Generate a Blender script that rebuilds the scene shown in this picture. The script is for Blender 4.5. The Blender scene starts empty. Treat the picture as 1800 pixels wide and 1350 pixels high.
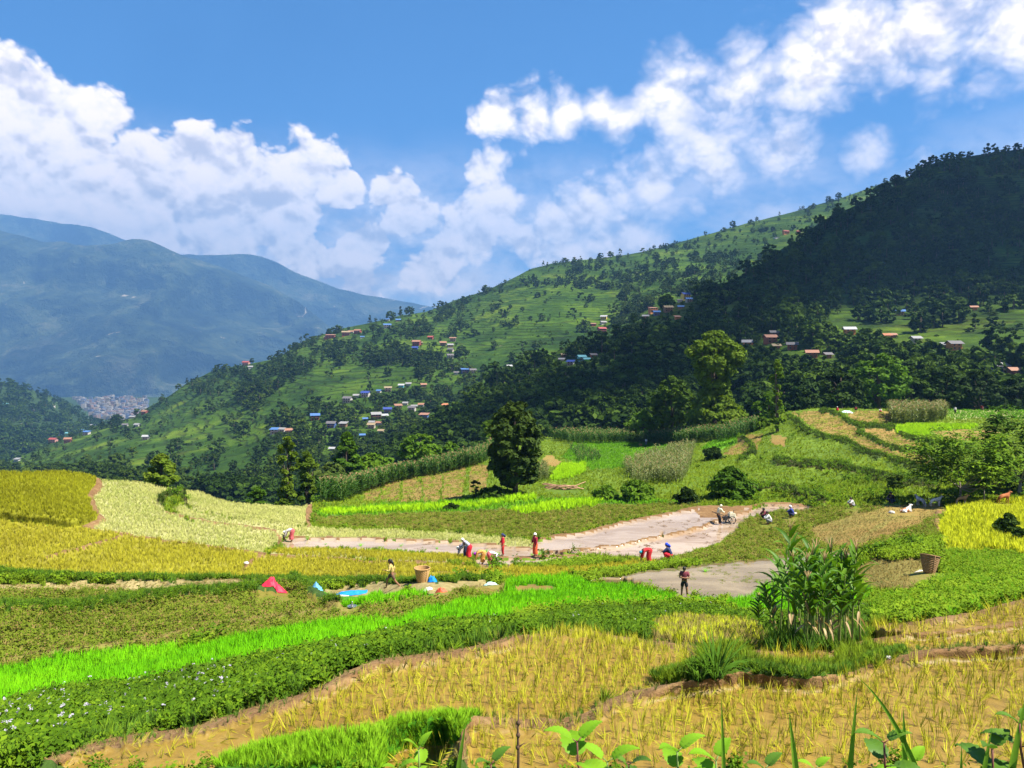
import bpy, math, random
import numpy as np
from mathutils import Vector, Matrix

SC = bpy.context.scene
COL = SC.collection
random.seed(7)
rng = np.random.default_rng(11)
F = 1300.0          # focal length of the photograph in its own pixels
HY = 620.0          # row of the eye-level horizon

# ---------------------------------------------------------------- camera
cam_d = bpy.data.cameras.new('camera')
cam_d.sensor_width = 36.0
cam_d.lens = 36.0 * F / 1800.0
cam_d.shift_y = -(675.0 - HY) / 1800.0
cam_d.clip_start = 0.05
cam_d.clip_end = 60000.0
cam = bpy.data.objects.new('camera', cam_d)
cam.rotation_euler = (math.radians(90), 0, 0)
COL.objects.link(cam)
SC.camera = cam

# ---------------------------------------------------------------- sun, exposure
SUN_AZ, SUN_EL = math.radians(112.0), math.radians(57.0)      # azimuth from the view axis towards the right
SUN = Vector((math.sin(SUN_AZ) * math.cos(SUN_EL), math.cos(SUN_AZ) * math.cos(SUN_EL), math.sin(SUN_EL)))
sun_d = bpy.data.lights.new('sun', 'SUN')
sun_d.energy = 5.0
sun_d.angle = math.radians(0.53)
sun_d.color = (1.0, 0.945, 0.84)
sun = bpy.data.objects.new('sun', sun_d)
sun.rotation_euler = SUN.to_track_quat('Z', 'Y').to_euler()
COL.objects.link(sun)
SC.view_settings.view_transform = 'Standard'
SC.view_settings.look = 'None'
SC.view_settings.exposure = 1.82
SC.view_settings.gamma = 1.0
SC.view_settings.use_curve_mapping = False
SC.render.engine = 'CYCLES'
SC.cycles.max_bounces = 6
SC.cycles.diffuse_bounces = 2
SC.cycles.glossy_bounces = 2
SC.cycles.transmission_bounces = 3
SC.cycles.transparent_max_bounces = 6
SC.cycles.volume_bounces = 0
SC.cycles.use_denoising = True
SC.cycles.use_adaptive_sampling = True


# ---------------------------------------------------------------- node helper
class NT:
    def __init__(self, tree):
        self.t = tree
        self.n = tree.nodes
        self.l = tree.links

    def put(self, sock, v):
        if v is None:
            return
        if hasattr(v, 'is_linked') or hasattr(v, 'links'):
            self.l.new(v, sock)
        else:
            sock.default_value = v

    def node(self, typ, **kw):
        nd = self.n.new(typ)
        for k, v in kw.items():
            setattr(nd, k, v)
        return nd

    def m(self, op, a=None, b=None, c=None, clamp=False):
        nd = self.node('ShaderNodeMath', operation=op, use_clamp=clamp)
        for i, v in enumerate((a, b, c)):
            self.put(nd.inputs[i], v)
        return nd.outputs[0]

    def v(self, op, a=None, b=None, out=0):
        nd = self.node('ShaderNodeVectorMath', operation=op)
        self.put(nd.inputs[0], a)
        self.put(nd.inputs[1], b)
        return nd.outputs[out]

    def vscale(self, a, s):
        nd = self.node('ShaderNodeVectorMath', operation='SCALE')
        self.put(nd.inputs[0], a)
        self.put(nd.inputs['Scale'], s)
        return nd.outputs[0]

    def noise(self, vec, scale, detail=4.0, rough=0.55, dist=0.0, col=False):
        nd = self.node('ShaderNodeTexNoise')
        self.put(nd.inputs['Vector'], vec)
        nd.inputs['Scale'].default_value = scale
        nd.inputs['Detail'].default_value = detail
        nd.inputs['Roughness'].default_value = rough
        nd.inputs['Distortion'].default_value = dist
        return nd.outputs['Color' if col else 'Fac']

    def maprange(self, v, a, b, c=0.0, d=1.0, smooth=True):
        nd = self.node('ShaderNodeMapRange', interpolation_type='SMOOTHSTEP' if smooth else 'LINEAR')
        self.put(nd.inputs[0], v)
        for i, x in enumerate((a, b, c, d)):
            self.put(nd.inputs[i + 1], x)
        return nd.outputs[0]

    def mix(self, f, a, b, blend='MIX'):
        nd = self.node('ShaderNodeMix', data_type='RGBA', blend_type=blend)
        self.put(nd.inputs[0], f)
        self.put(nd.inputs[6], a if not isinstance(a, tuple) or len(a) == 4 else (*a, 1.0))
        self.put(nd.inputs[7], b if not isinstance(b, tuple) or len(b) == 4 else (*b, 1.0))
        return nd.outputs[2]

    def ramp(self, f, stops):
        nd = self.node('ShaderNodeValToRGB')
        e = nd.color_ramp.elements
        while len(e) < len(stops):
            e.new(0.5)
        for i, (p, c) in enumerate(stops):
            e[i].position = p
            e[i].color = (*c, 1.0)
        self.put(nd.inputs[0], f)
        return nd.outputs[0]


def pdir(px, py):
    return Vector(((px - 900.0) / F, 1.0, (HY - py) / F)).normalized()


# ---------------------------------------------------------------- sky with cumulus
W = bpy.data.worlds.new('World')
SC.world = W
W.use_nodes = True
W.cycles.sampling_method = 'MANUAL'
W.cycles.sample_map_resolution = 512
CLOUDS = [  # centre column, row and radius in degrees of the sky, read as photograph pixels
    (-30, 120, 95), (60, 210, 120), (150, 195, 85), (10, 330, 150), (150, 320, 130), (265, 345, 130),
    (330, 290, 85), (395, 300, 75), (400, 375, 115), (545, 300, 76), (500, 370, 100), (90, 380, 110), (600, 330, 40),
    (866, 305, 50), (830, 410, 85), (930, 430, 80), (645, 425, 42), (1045, 370, 75), (1100, 420, 85),
    (770, 465, 60), (1010, 470, 90), (865, 203, 50), (925, 202, 50), (990, 190, 54), (1060, 183, 58), (1185, 170, 96), (1300, 155, 104),
    (1425, 130, 112), (1500, 50, 130), (1640, 40, 150), (1810, 60, 160), (1660, 130, 70), (1250, 290, 92),
    (1390, 260, 95), (1160, 330, 84), (990, 400, 80), (1100, 350, 60), (1060, 440, 90), (880, 380, 70), (720, 380, 50), (1090, 210, 60), (1510, 275, 70), (1640, 290, 40), (1215, 355, 44), (640, 520, 50), (560, 450, 60), (700, 330, 45)]


def cloud_field_group():
    g = bpy.data.node_groups.new('cloud_field', 'ShaderNodeTree')
    g.interface.new_socket('Dir', in_out='INPUT', socket_type='NodeSocketVector')
    g.interface.new_socket('Field', in_out='OUTPUT', socket_type='NodeSocketFloat')
    n = NT(g)
    gi, go = n.node('NodeGroupInput'), n.node('NodeGroupOutput')
    d0 = gi.outputs[0]
    w_ = n.vscale(n.v('SUBTRACT', n.noise(d0, 7.0, 4.0, 0.6, col=True), (0.5, 0.5, 0.5)), 0.075)
    d = n.v('ADD', d0, n.v('MULTIPLY', w_, (1.3, 1.0, 0.8)))
    f = None
    for (px, py, r) in CLOUDS:
        c = pdir(px, py)
        rr = r / F / (1.0 + ((px - 900.0) / F) ** 2 + ((HY - py) / F) ** 2) ** 0.75
        dist = n.v('DISTANCE', d, tuple(c), out=1)
        fi = n.m('MULTIPLY_ADD', dist, -1.0 / rr, 1.0)           # 1 at the centre, 0 at the rim
        fi = n.m('MULTIPLY', fi, min(1.0, 0.45 + rr * 6.5))
        if f is None:
            f = fi
        else:
            nd = n.node('ShaderNodeMath', operation='SMOOTH_MAX')
            n.put(nd.inputs[0], f)
            n.put(nd.inputs[1], fi)
            nd.inputs[2].default_value = 0.22
            f = nd.outputs[0]
    # everywhere else the same broken cumulus goes on
    away = n.maprange(n.v('DISTANCE', d, (0.0, 0.985, 0.17), out=1), 0.72, 1.0)
    wide = n.m('MULTIPLY_ADD', n.noise(d, 2.6, 3.0, 0.5), 3.2, -1.9)
    wide = n.m('SUBTRACT', n.m('MULTIPLY', wide, away), n.m('MULTIPLY_ADD', away, -3.0, 3.0))
    sep = n.node('ShaderNodeSeparateXYZ')
    n.put(sep.inputs[0], d)
    f = n.m('SUBTRACT', n.m('MAXIMUM', f, wide), n.maprange(sep.outputs[2], 0.03, -0.05, 0.0, 4.0))
    n.l.new(f, go.inputs[0])
    return g


def cloud_puff_group():
    g = bpy.data.node_groups.new('cloud_puff', 'ShaderNodeTree')
    g.interface.new_socket('Dir', in_out='INPUT', socket_type='NodeSocketVector')
    g.interface.new_socket('Puff', in_out='OUTPUT', socket_type='NodeSocketFloat')
    n = NT(g)
    gi, go = n.node('NodeGroupInput'), n.node('NodeGroupOutput')
    d = n.v('MULTIPLY', gi.outputs[0], (1.0, 1.0, 1.25))
    warp = n.vscale(n.v('SUBTRACT', n.noise(d, 14.0, 3.0, 0.55, col=True), (0.5, 0.5, 0.5)), 0.055)
    dw = n.v('ADD', d, warp)
    vo = n.node('ShaderNodeTexVoronoi', feature='F1')
    n.put(vo.inputs['Vector'], dw)
    vo.inputs['Scale'].default_value = 13.5
    vo.inputs['Detail'].default_value = 3.0
    vo.inputs['Roughness'].default_value = 0.58
    vo.inputs['Lacunarity'].default_value = 2.1
    puff = n.m('SUBTRACT', 0.62, vo.outputs['Distance'])
    fb = n.m('SUBTRACT', n.noise(d, 11.0, 8.0, 0.62), 0.5)
    s = n.m('MULTIPLY_ADD', fb, 1.45, n.m('MULTIPLY', puff, 0.95))
    n.l.new(s, go.inputs[0])
    return g


def build_world():
    n = NT(W.node_tree)
    n.n.clear()
    out = n.node('ShaderNodeOutputWorld')
    tc = n.node('ShaderNodeTexCoord').outputs['Generated']
    d = n.v('NORMALIZE', tc)
    sky = n.node('ShaderNodeTexSky', sky_type='NISHITA', sun_disc=False)
    sky.sun_elevation = SUN_EL
    sky.sun_rotation = SUN_AZ
    sky.altitude = 2500.0
    sky.air_density = 1.0
    sky.dust_density = 0.1
    sky.ozone_density = 5.0
    n.put(sky.inputs['Vector'], d)
    FG, PG = cloud_field_group(), cloud_puff_group()

    def group(g, vec):
        nd = n.node('ShaderNodeGroup', node_tree=g)
        n.put(nd.inputs[0], vec)
        return nd.outputs[0]
    off = Vector((SUN.x * 0.5, 0, SUN.z)).normalized() * 0.015
    d2 = n.v('ADD', d, tuple(off))
    f0 = group(FG, d)
    p0, p1 = group(PG, d), group(PG, d2)
    sep = n.node('ShaderNodeSeparateXYZ')
    n.put(sep.inputs[0], d)
    body = n.m('ADD', n.m('MULTIPLY_ADD', f0, 1.2, n.maprange(sep.outputs[0], -0.15, 0.2, 0.30, 0.38)), n.m('MULTIPLY', p0, 0.60))
    # crisp heaps to the left, torn and soft ones to the right
    soft = n.maprange(sep.outputs[0], -0.2, 0.25, 0.24, 1.1)
    dens = n.maprange(body, 0.04, n.m('ADD', soft, 0.04))
    veil = n.m('MULTIPLY', n.maprange(sep.outputs[2], 0.30, 0.12, 0.0, 0.85), n.maprange(n.noise(n.v('MULTIPLY', d, (1.0, 1.0, 2.2)), 6.0, 6.0, 0.58), 0.30, 0.62))
    dens = n.m('MAXIMUM', dens, veil)
    relief = n.m('MULTIPLY', n.m('SUBTRACT', p0, p1), 1.35)
    deep = n.maprange(body, 0.45, 1.5, 0.0, 0.30)
    big = n.m('MULTIPLY', n.m('SUBTRACT', n.noise(n.v('ADD', d, (3.1, 0.0, 1.7)), 6.0, 3.0, 0.5), 0.5), 1.1)
    lit = n.m('ADD', n.m('SUBTRACT', n.m('ADD', 0.66, relief), deep), big, clamp=True)
    ccol = n.ramp(lit, [(0.0, (0.62, 0.53, 0.50)), (0.35, (0.86, 0.72, 0.63)), (0.62, (1.12, 0.94, 0.80)), (1.0, (1.30, 1.06, 0.88))])
    hs = n.node('ShaderNodeHueSaturation')
    hs.inputs['Saturation'].default_value = 1.5
    n.put(hs.inputs['Color'], sky.outputs[0])
    b1 = n.node('ShaderNodeBackground')
    n.put(b1.inputs[0], hs.outputs[0])
    b1.inputs[1].default_value = SKY_STRENGTH
    b2 = n.node('ShaderNodeBackground')
    n.put(b2.inputs[0], ccol)
    b2.inputs[1].default_value = CLOUD_STRENGTH
    mx = n.node('ShaderNodeMixShader')
    n.put(mx.inputs[0], dens)
    n.l.new(b1.outputs[0], mx.inputs[1])
    n.l.new(b2.outputs[0], mx.inputs[2])
    n.l.new(mx.outputs[0], out.inputs[0])


SKY_STRENGTH = 0.05
CLOUD_STRENGTH = 0.57
build_world()


# ================================================================ helpers
def vnoise(x, y, seed=0, octaves=1):
    """smooth value noise in 0..1 on arrays"""
    x = np.asarray(x, float)
    y = np.asarray(y, float)
    out = np.zeros(np.broadcast(x, y).shape)
    amp, tot = 1.0, 0.0
    for o in range(octaves):
        tab = np.random.default_rng(seed * 17 + o + 1).random((256, 256))
        xi, yi = np.floor(x).astype(int), np.floor(y).astype(int)
        fx, fy = x - xi, y - yi
        fx, fy = fx * fx * (3 - 2 * fx), fy * fy * (3 - 2 * fy)
        a, b = tab[xi & 255, yi & 255], tab[(xi + 1) & 255, yi & 255]
        c, d = tab[xi & 255, (yi + 1) & 255], tab[(xi + 1) & 255, (yi + 1) & 255]
        out = out + amp * ((a * (1 - fx) + b * fx) * (1 - fy) + (c * (1 - fx) + d * fx) * fy)
        tot += amp
        amp *= 0.5
        x, y = x * 2.03 + 17.1, y * 2.03 + 5.7
    return out / tot


class TPS:
    """smooth surface log(distance) through control points given as (column, row, distance)"""
    def __init__(self, pts, lam=1e-3, ys=1.0):
        p = np.array(pts, float)
        self.ys = ys
        self.X = np.stack([p[:, 0] / 500.0, p[:, 1] / 500.0 * ys], 1)
        n = len(p)
        K = self._k(self.X, self.X) + lam * np.eye(n)
        P = np.concatenate([np.ones((n, 1)), self.X], 1)
        A = np.block([[K, P], [P.T, np.zeros((3, 3))]])
        self.w = np.linalg.solve(A, np.concatenate([np.log(p[:, 2]), np.zeros(3)]))

    @staticmethod
    def _k(a, b):
        d2 = ((a[:, None, :] - b[None, :, :]) ** 2).sum(-1)
        return 0.5 * d2 * np.log(d2 + 1e-12)

    def __call__(self, px, py):
        sh = np.shape(px)
        q = np.stack([np.ravel(px) / 500.0, np.ravel(py) / 500.0 * self.ys], 1)
        n = len(self.X)
        out = np.empty(len(q))
        for i in range(0, len(q), 20000):
            s = q[i:i + 20000]
            out[i:i + 20000] = self._k(s, self.X) @ self.w[:n] + self.w[n] + s @ self.w[n + 1:]
        return np.exp(out).reshape(sh)


def in_poly(px, py, poly):
    poly = np.array(poly, float)
    out = np.zeros(px.shape, bool)
    lo, hi = poly.min(0), poly.max(0)
    sel = (px >= lo[0]) & (px <= hi[0]) & (py >= lo[1]) & (py <= hi[1])
    if not sel.any():
        return out
    x, y = px[sel], py[sel]
    c = np.zeros(x.shape, bool)
    n = len(poly)
    for i in range(n):
        (x1, y1), (x2, y2) = poly[i], poly[(i + 1) % n]
        if y1 == y2:
            continue
        c ^= ((y1 > y) != (y2 > y)) & (x < (x2 - x1) * (y - y1) / (y2 - y1) + x1)
    out[sel] = c
    return out


def line_dist(px, py, line, reach):
    """distance in photograph pixels from a polyline (reach = largest that matters)"""
    out = np.full(px.shape, 1e9)
    for (x1, y1), (x2, y2) in zip(line[:-1], line[1:]):
        sel = (px > min(x1, x2) - reach) & (px < max(x1, x2) + reach) & (py > min(y1, y2) - reach) & (py < max(y1, y2) + reach)
        if not sel.any():
            continue
        x, y = px[sel], py[sel]
        dx, dy = x2 - x1, y2 - y1
        t = np.clip(((x - x1) * dx + (y - y1) * dy) / (dx * dx + dy * dy + 1e-9), 0, 1)
        out[sel] = np.minimum(out[sel], np.hypot(x - x1 - t * dx, y - y1 - t * dy))
    return out


def mesh_np(name, verts, faces, mats=(), midx=None, smooth=True):
    """verts (n,3); faces = array (m,3) or (m,4), or a list of index tuples"""
    me = bpy.data.meshes.new(name)
    v = np.asarray(verts, np.float32)
    me.vertices.add(len(v))
    me.vertices.foreach_set('co', v.ravel())
    if isinstance(faces, np.ndarray):
        k = faces.shape[1]
        tot = np.full(len(faces), k, np.int32)
        idx = faces.astype(np.int32).ravel()
    else:
        tot = np.array([len(f) for f in faces], np.int32)
        idx = np.fromiter((i for f in faces for i in f), np.int32)
    me.loops.add(len(idx))
    me.loops.foreach_set('vertex_index', idx)
    me.polygons.add(len(tot))
    st = np.zeros(len(tot), np.int32)
    st[1:] = np.cumsum(tot)[:-1]
    me.polygons.foreach_set('loop_start', st)
    me.polygons.foreach_set('loop_total', tot)
    if midx is not None:
        me.polygons.foreach_set('material_index', np.asarray(midx, np.int32))
    me.polygons.foreach_set('use_smooth', np.full(len(tot), bool(smooth)))
    for m in mats:
        me.materials.append(m)
    me.update(calc_edges=True)
    return me


def link(name, data, parent=None, label=None, cat=None, group=None, kind=None, loc=None, rz=None):
    o = bpy.data.objects.new(name, data)
    COL.objects.link(o)
    if parent is not None:
        o.parent = parent
    if loc is not None:
        o.location = loc
    if rz is not None:
        o.rotation_euler = (0, 0, rz)
    for k, v in (('label', label), ('category', cat), ('group', group), ('kind', kind)):
        if v:
            o[k] = v
    return o


def thing(name, label, cat, loc=(0, 0, 0), rz=0.0, group=None):
    return link(name, None, None, label, cat, group, None, loc, rz)


class MB:
    """collects simple shapes into one mesh"""
    def __init__(self):
        self.v, self.f, self.mi = [], [], []
        self.n = 0

    def add(self, verts, faces, mi=0):
        verts = np.asarray(verts, float).reshape(-1, 3)
        self.v.append(verts)
        for f in faces:
            self.f.append(tuple(int(i) + self.n for i in f))
            self.mi.append(mi)
        self.n += len(verts)
        return self

    def box(self, c, s, rz=0.0, mi=0, taper=1.0):
        x, y, z = s[0] / 2, s[1] / 2, s[2] / 2
        p = np.array([(-x, -y, -z), (x, -y, -z), (x, y, -z), (-x, y, -z),
                      (-x * taper, -y * taper, z), (x * taper, -y * taper, z), (x * taper, y * taper, z), (-x * taper, y * taper, z)])
        cs, sn = math.cos(rz), math.sin(rz)
        q = p.copy()
        q[:, 0], q[:, 1] = p[:, 0] * cs - p[:, 1] * sn, p[:, 0] * sn + p[:, 1] * cs
        return self.add(q + np.array(c), [(0, 3, 2, 1), (4, 5, 6, 7), (0, 1, 5, 4), (1, 2, 6, 5), (2, 3, 7, 6), (3, 0, 4, 7)], mi)

    def tube(self, pts, rad, seg=6, mi=0, cap=True):
        pts = np.asarray(pts, float)
        n = len(pts)
        rad = np.broadcast_to(np.asarray(rad, float), (n,)) if np.ndim(rad) < 2 else np.asarray(rad, float)
        t = np.gradient(pts, axis=0)
        t /= np.linalg.norm(t, axis=1)[:, None] + 1e-9
        ref = np.array([1.0, 0.0, 0.0]) if abs(t[0][0]) < 0.8 else np.array([0.0, 1.0, 0.0])
        rings = []
        for i in range(n):
            a = np.cross(t[i], ref)
            a /= np.linalg.norm(a) + 1e-9
            b = np.cross(t[i], a)
            ref = np.cross(a, t[i])
            ra, rb = (rad[i], rad[i]) if np.ndim(rad) < 2 else rad[i]
            for k in range(seg):
                w = 2 * math.pi * k / seg
                rings.append(pts[i] + a * (ra * math.cos(w)) + b * (rb * math.sin(w)))
        fs = []
        for i in range(n - 1):
            for k in range(seg):
                k2 = (k + 1) % seg
                fs.append((i * seg + k, i * seg + k2, (i + 1) * seg + k2, (i + 1) * seg + k))
        if cap:
            fs.append(tuple(range(seg))[::-1])
            fs.append(tuple((n - 1) * seg + k for k in range(seg)))
        return self.add(rings, fs, mi)

    def ball(self, c, r, seg=10, rings=7, mi=0, rot=None, squash=None):
        r = np.broadcast_to(np.asarray(r, float), (3,))
        vs = [(0, 0, -1)]
        for i in range(1, rings):
            th = math.pi * i / rings
            for k in range(seg):
                ph = 2 * math.pi * k / seg
                vs.append((math.sin(th) * math.cos(ph), math.sin(th) * math.sin(ph), -math.cos(th)))
        vs.append((0, 0, 1))
        vs = np.array(vs)
        if squash is not None:
            vs = squash(vs)
        vs = vs * r
        if rot is not None:
            vs = vs @ np.array(rot).T
        fs = [(0, 1 + (k + 1) % seg, 1 + k) for k in range(seg)]
        for i in range(rings - 2):
            for k in range(seg):
                a, b = 1 + i * seg + k, 1 + i * seg + (k + 1) % seg
                fs.append((a, b, b + seg, a + seg))
        top = len(vs) - 1
        base = 1 + (rings - 2) * seg
        fs += [(base + k, base + (k + 1) % seg, top) for k in range(seg)]
        return self.add(vs + np.array(c), fs, mi)

    def lathe(self, prof, seg=14, mi=0, c=(0, 0, 0), wob=0.0, seed=0):
        """prof = [(radius, z)...]"""
        r_ = np.random.default_rng(seed)
        vs = []
        for (r, z) in prof:
            for k in range(seg):
                w = 2 * math.pi * k / seg
                rr = r * (1 + wob * (r_.random() - 0.5))
                vs.append((c[0] + rr * math.cos(w), c[1] + rr * math.sin(w), c[2] + z))
        fs = []
        for i in range(len(prof) - 1):
            for k in range(seg):
                k2 = (k + 1) % seg
                fs.append((i * seg + k, i * seg + k2, (i + 1) * seg + k2, (i + 1) * seg + k))
        return self.add(vs, fs, mi)

    def leaf(self, base, direction, up, length, width, bend=0.3, seg=5, fold=0.15, mi=0, shape='grass'):
        """a strip leaf that leaves BASE along DIRECTION and bends down by its own weight"""
        d = np.asarray(direction, float)
        d = d / np.linalg.norm(d)
        u = np.asarray(up, float)
        side = np.cross(d, u)
        side /= np.linalg.norm(side) + 1e-9
        vs, fs = [], []
        p = np.asarray(base, float).copy()
        cur = d.copy()
        st = length / seg
        for i in range(seg + 1):
            t = i / seg
            if shape == 'grass':
                w = width * (1 - t ** 1.7) * min(1.0, 0.55 + t * 2.2)
            elif shape == 'heart':
                w = width * (math.sin(math.pi * min(1, (0.06 + 0.94 * t)) ** 0.72) ** 0.9)
            else:
                w = width * math.sin(math.pi * (0.04 + 0.96 * t) ** 0.9)
            nrm = np.cross(side, cur)
            vs += [p - side * w / 2 + nrm * fold * w, p, p + side * w / 2 + nrm * fold * w]
            if i < seg:
                p = p + cur * st
                cur = cur + np.array([0, 0, -1.0]) * bend * (0.35 + t)
                cur /= np.linalg.norm(cur)
        for i in range(seg):
            a = i * 3
            fs += [(a, a + 1, a + 4, a + 3), (a + 1, a + 2, a + 5, a + 4)]
        return self.add(vs, fs, mi)

    def mesh(self, name, mats, smooth=True):
        return mesh_np(name, np.concatenate(self.v), self.f, mats, self.mi, smooth)

    def obj(self, name, mats, parent=None, smooth=True, **kw):
        if not isinstance(mats, (list, tuple)):
            mats = [mats]
        return link(name, self.mesh(name, mats, smooth), parent, **kw)

    def arrays(self):
        return np.concatenate(self.v), list(self.f), list(self.mi)


# ---------------------------------------------------------------- materials
def new_mat(name):
    m = bpy.data.materials.new(name)
    m.use_nodes = True
    m.node_tree.nodes.clear()
    return m, NT(m.node_tree)


def plain(name, col, rough=0.7, var=0.15, scale=8.0, metal=0.0, spec=0.3, bump=0.0, bscale=None):
    m, n = new_mat(name)
    out = n.node('ShaderNodeOutputMaterial')
    b = n.node('ShaderNodeBsdfPrincipled')
    pos = n.node('ShaderNodeTexCoord').outputs['Object']
    f = n.noise(pos, scale, 4.0, 0.6)
    c = n.mix(f, tuple(x * (1 - var) for x in col), tuple(min(1, x * (1 + var)) for x in col))
    n.put(b.inputs['Base Color'], c)
    b.inputs['Roughness'].default_value = rough
    b.inputs['Metallic'].default_value = metal
    b.inputs['Specular IOR Level'].default_value = spec
    if bump:
        bp = n.node('ShaderNodeBump')
        bp.inputs['Strength'].default_value = 1.0
        bp.inputs['Distance'].default_value = bump
        n.put(bp.inputs['Height'], n.noise(pos, bscale or scale * 2, 5.0, 0.6))
        n.l.new(bp.outputs[0], b.inputs['Normal'])
    n.l.new(b.outputs[0], out.inputs[0])
    return m


def leafy(name, c1, c2, c3=None, trans=0.35, rough=0.5, spec=0.25, pscale=0.2, dry=None, dryp=0.0, upn=0.0):
    """foliage: colour varies from instance to instance and in patches over the ground"""
    m, n = new_mat(name)
    out = n.node('ShaderNodeOutputMaterial')
    rnd = n.node('ShaderNodeObjectInfo').outputs['Random']
    geo = n.node('ShaderNodeNewGeometry')
    pn = n.noise(geo.outputs['Position'], pscale, 3.0, 0.6)
    isl = geo.outputs['Random Per Island']
    f = n.m('ADD', n.m('MULTIPLY', rnd, 0.45), n.m('ADD', n.m('MULTIPLY', isl, 0.3), n.m('MULTIPLY_ADD', pn, 1.2, -0.45)), clamp=True)
    stops = [(0.0, c1), (1.0, c2)] if c3 is None else [(0.0, c1), (0.5, c2), (1.0, c3)]
    col = n.ramp(f, stops)
    if dry is not None:
        col = n.mix(n.maprange(n.m('ADD', n.m('MULTIPLY', isl, 0.5), n.m('MULTIPLY', rnd, 0.5)), 1 - dryp, 1 - dryp + 0.08), col, dry)
    b = n.node('ShaderNodeBsdfPrincipled')
    n.put(b.inputs['Base Color'], col)
    b.inputs['Roughness'].default_value = rough
    b.inputs['Specular IOR Level'].default_value = spec
    tr = n.node('ShaderNodeBsdfTranslucent')
    n.put(tr.inputs[0], n.mix(0.5, col, n.mix(1.0, col, (1.3, 1.25, 0.5), 'MULTIPLY')))
    if upn:        # blades of a thick sward take the light of the sward as a whole
        nv = n.v('NORMALIZE', n.v('ADD', n.vscale(geo.outputs['Normal'], 1.0 - upn), (0.0, 0.0, upn)))
        n.put(b.inputs['Normal'], nv)
    mx = n.node('ShaderNodeMixShader')
    mx.inputs[0].default_value = trans
    n.l.new(b.outputs[0], mx.inputs[1])
    n.l.new(tr.outputs[0], mx.inputs[2])
    n.l.new(mx.outputs[0], out.inputs[0])
    return m


def soil(name, cols, s1=0.35, s2=4.0, rough=0.9, bump=0.03, bscale=6.0, spec=0.15, streak=None):
    """ground: three colours mixed by a broad and a fine noise, with relief"""
    m, n = new_mat(name)
    out = n.node('ShaderNodeOutputMaterial')
    pos = n.node('ShaderNodeTexCoord').outputs['Object']
    a = n.noise(pos, s1, 4.0, 0.6, 0.4)
    b_ = n.noise(pos, s2, 6.0, 0.65)
    f = n.m('ADD', n.m('MULTIPLY', n.m('SUBTRACT', a, 0.5), 1.5), n.m('MULTIPLY_ADD', n.m('SUBTRACT', b_, 0.5), 1.6, 0.5), clamp=True)
    k = len(cols)
    col = n.ramp(f, [(i / (k - 1), c) for i, c in enumerate(cols)])
    b = n.node('ShaderNodeBsdfPrincipled')
    n.put(b.inputs['Base Color'], col)
    b.inputs['Roughness'].default_value = rough
    b.inputs['Specular IOR Level'].default_value = spec
    if bump:
        bp = n.node('ShaderNodeBump')
        bp.inputs['Distance'].default_value = bump
        n.put(bp.inputs['Height'], n.noise(pos, bscale, 6.0, 0.7))
        n.l.new(bp.outputs[0], b.inputs['Normal'])
    n.l.new(b.outputs[0], out.inputs[0])
    return m


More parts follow.
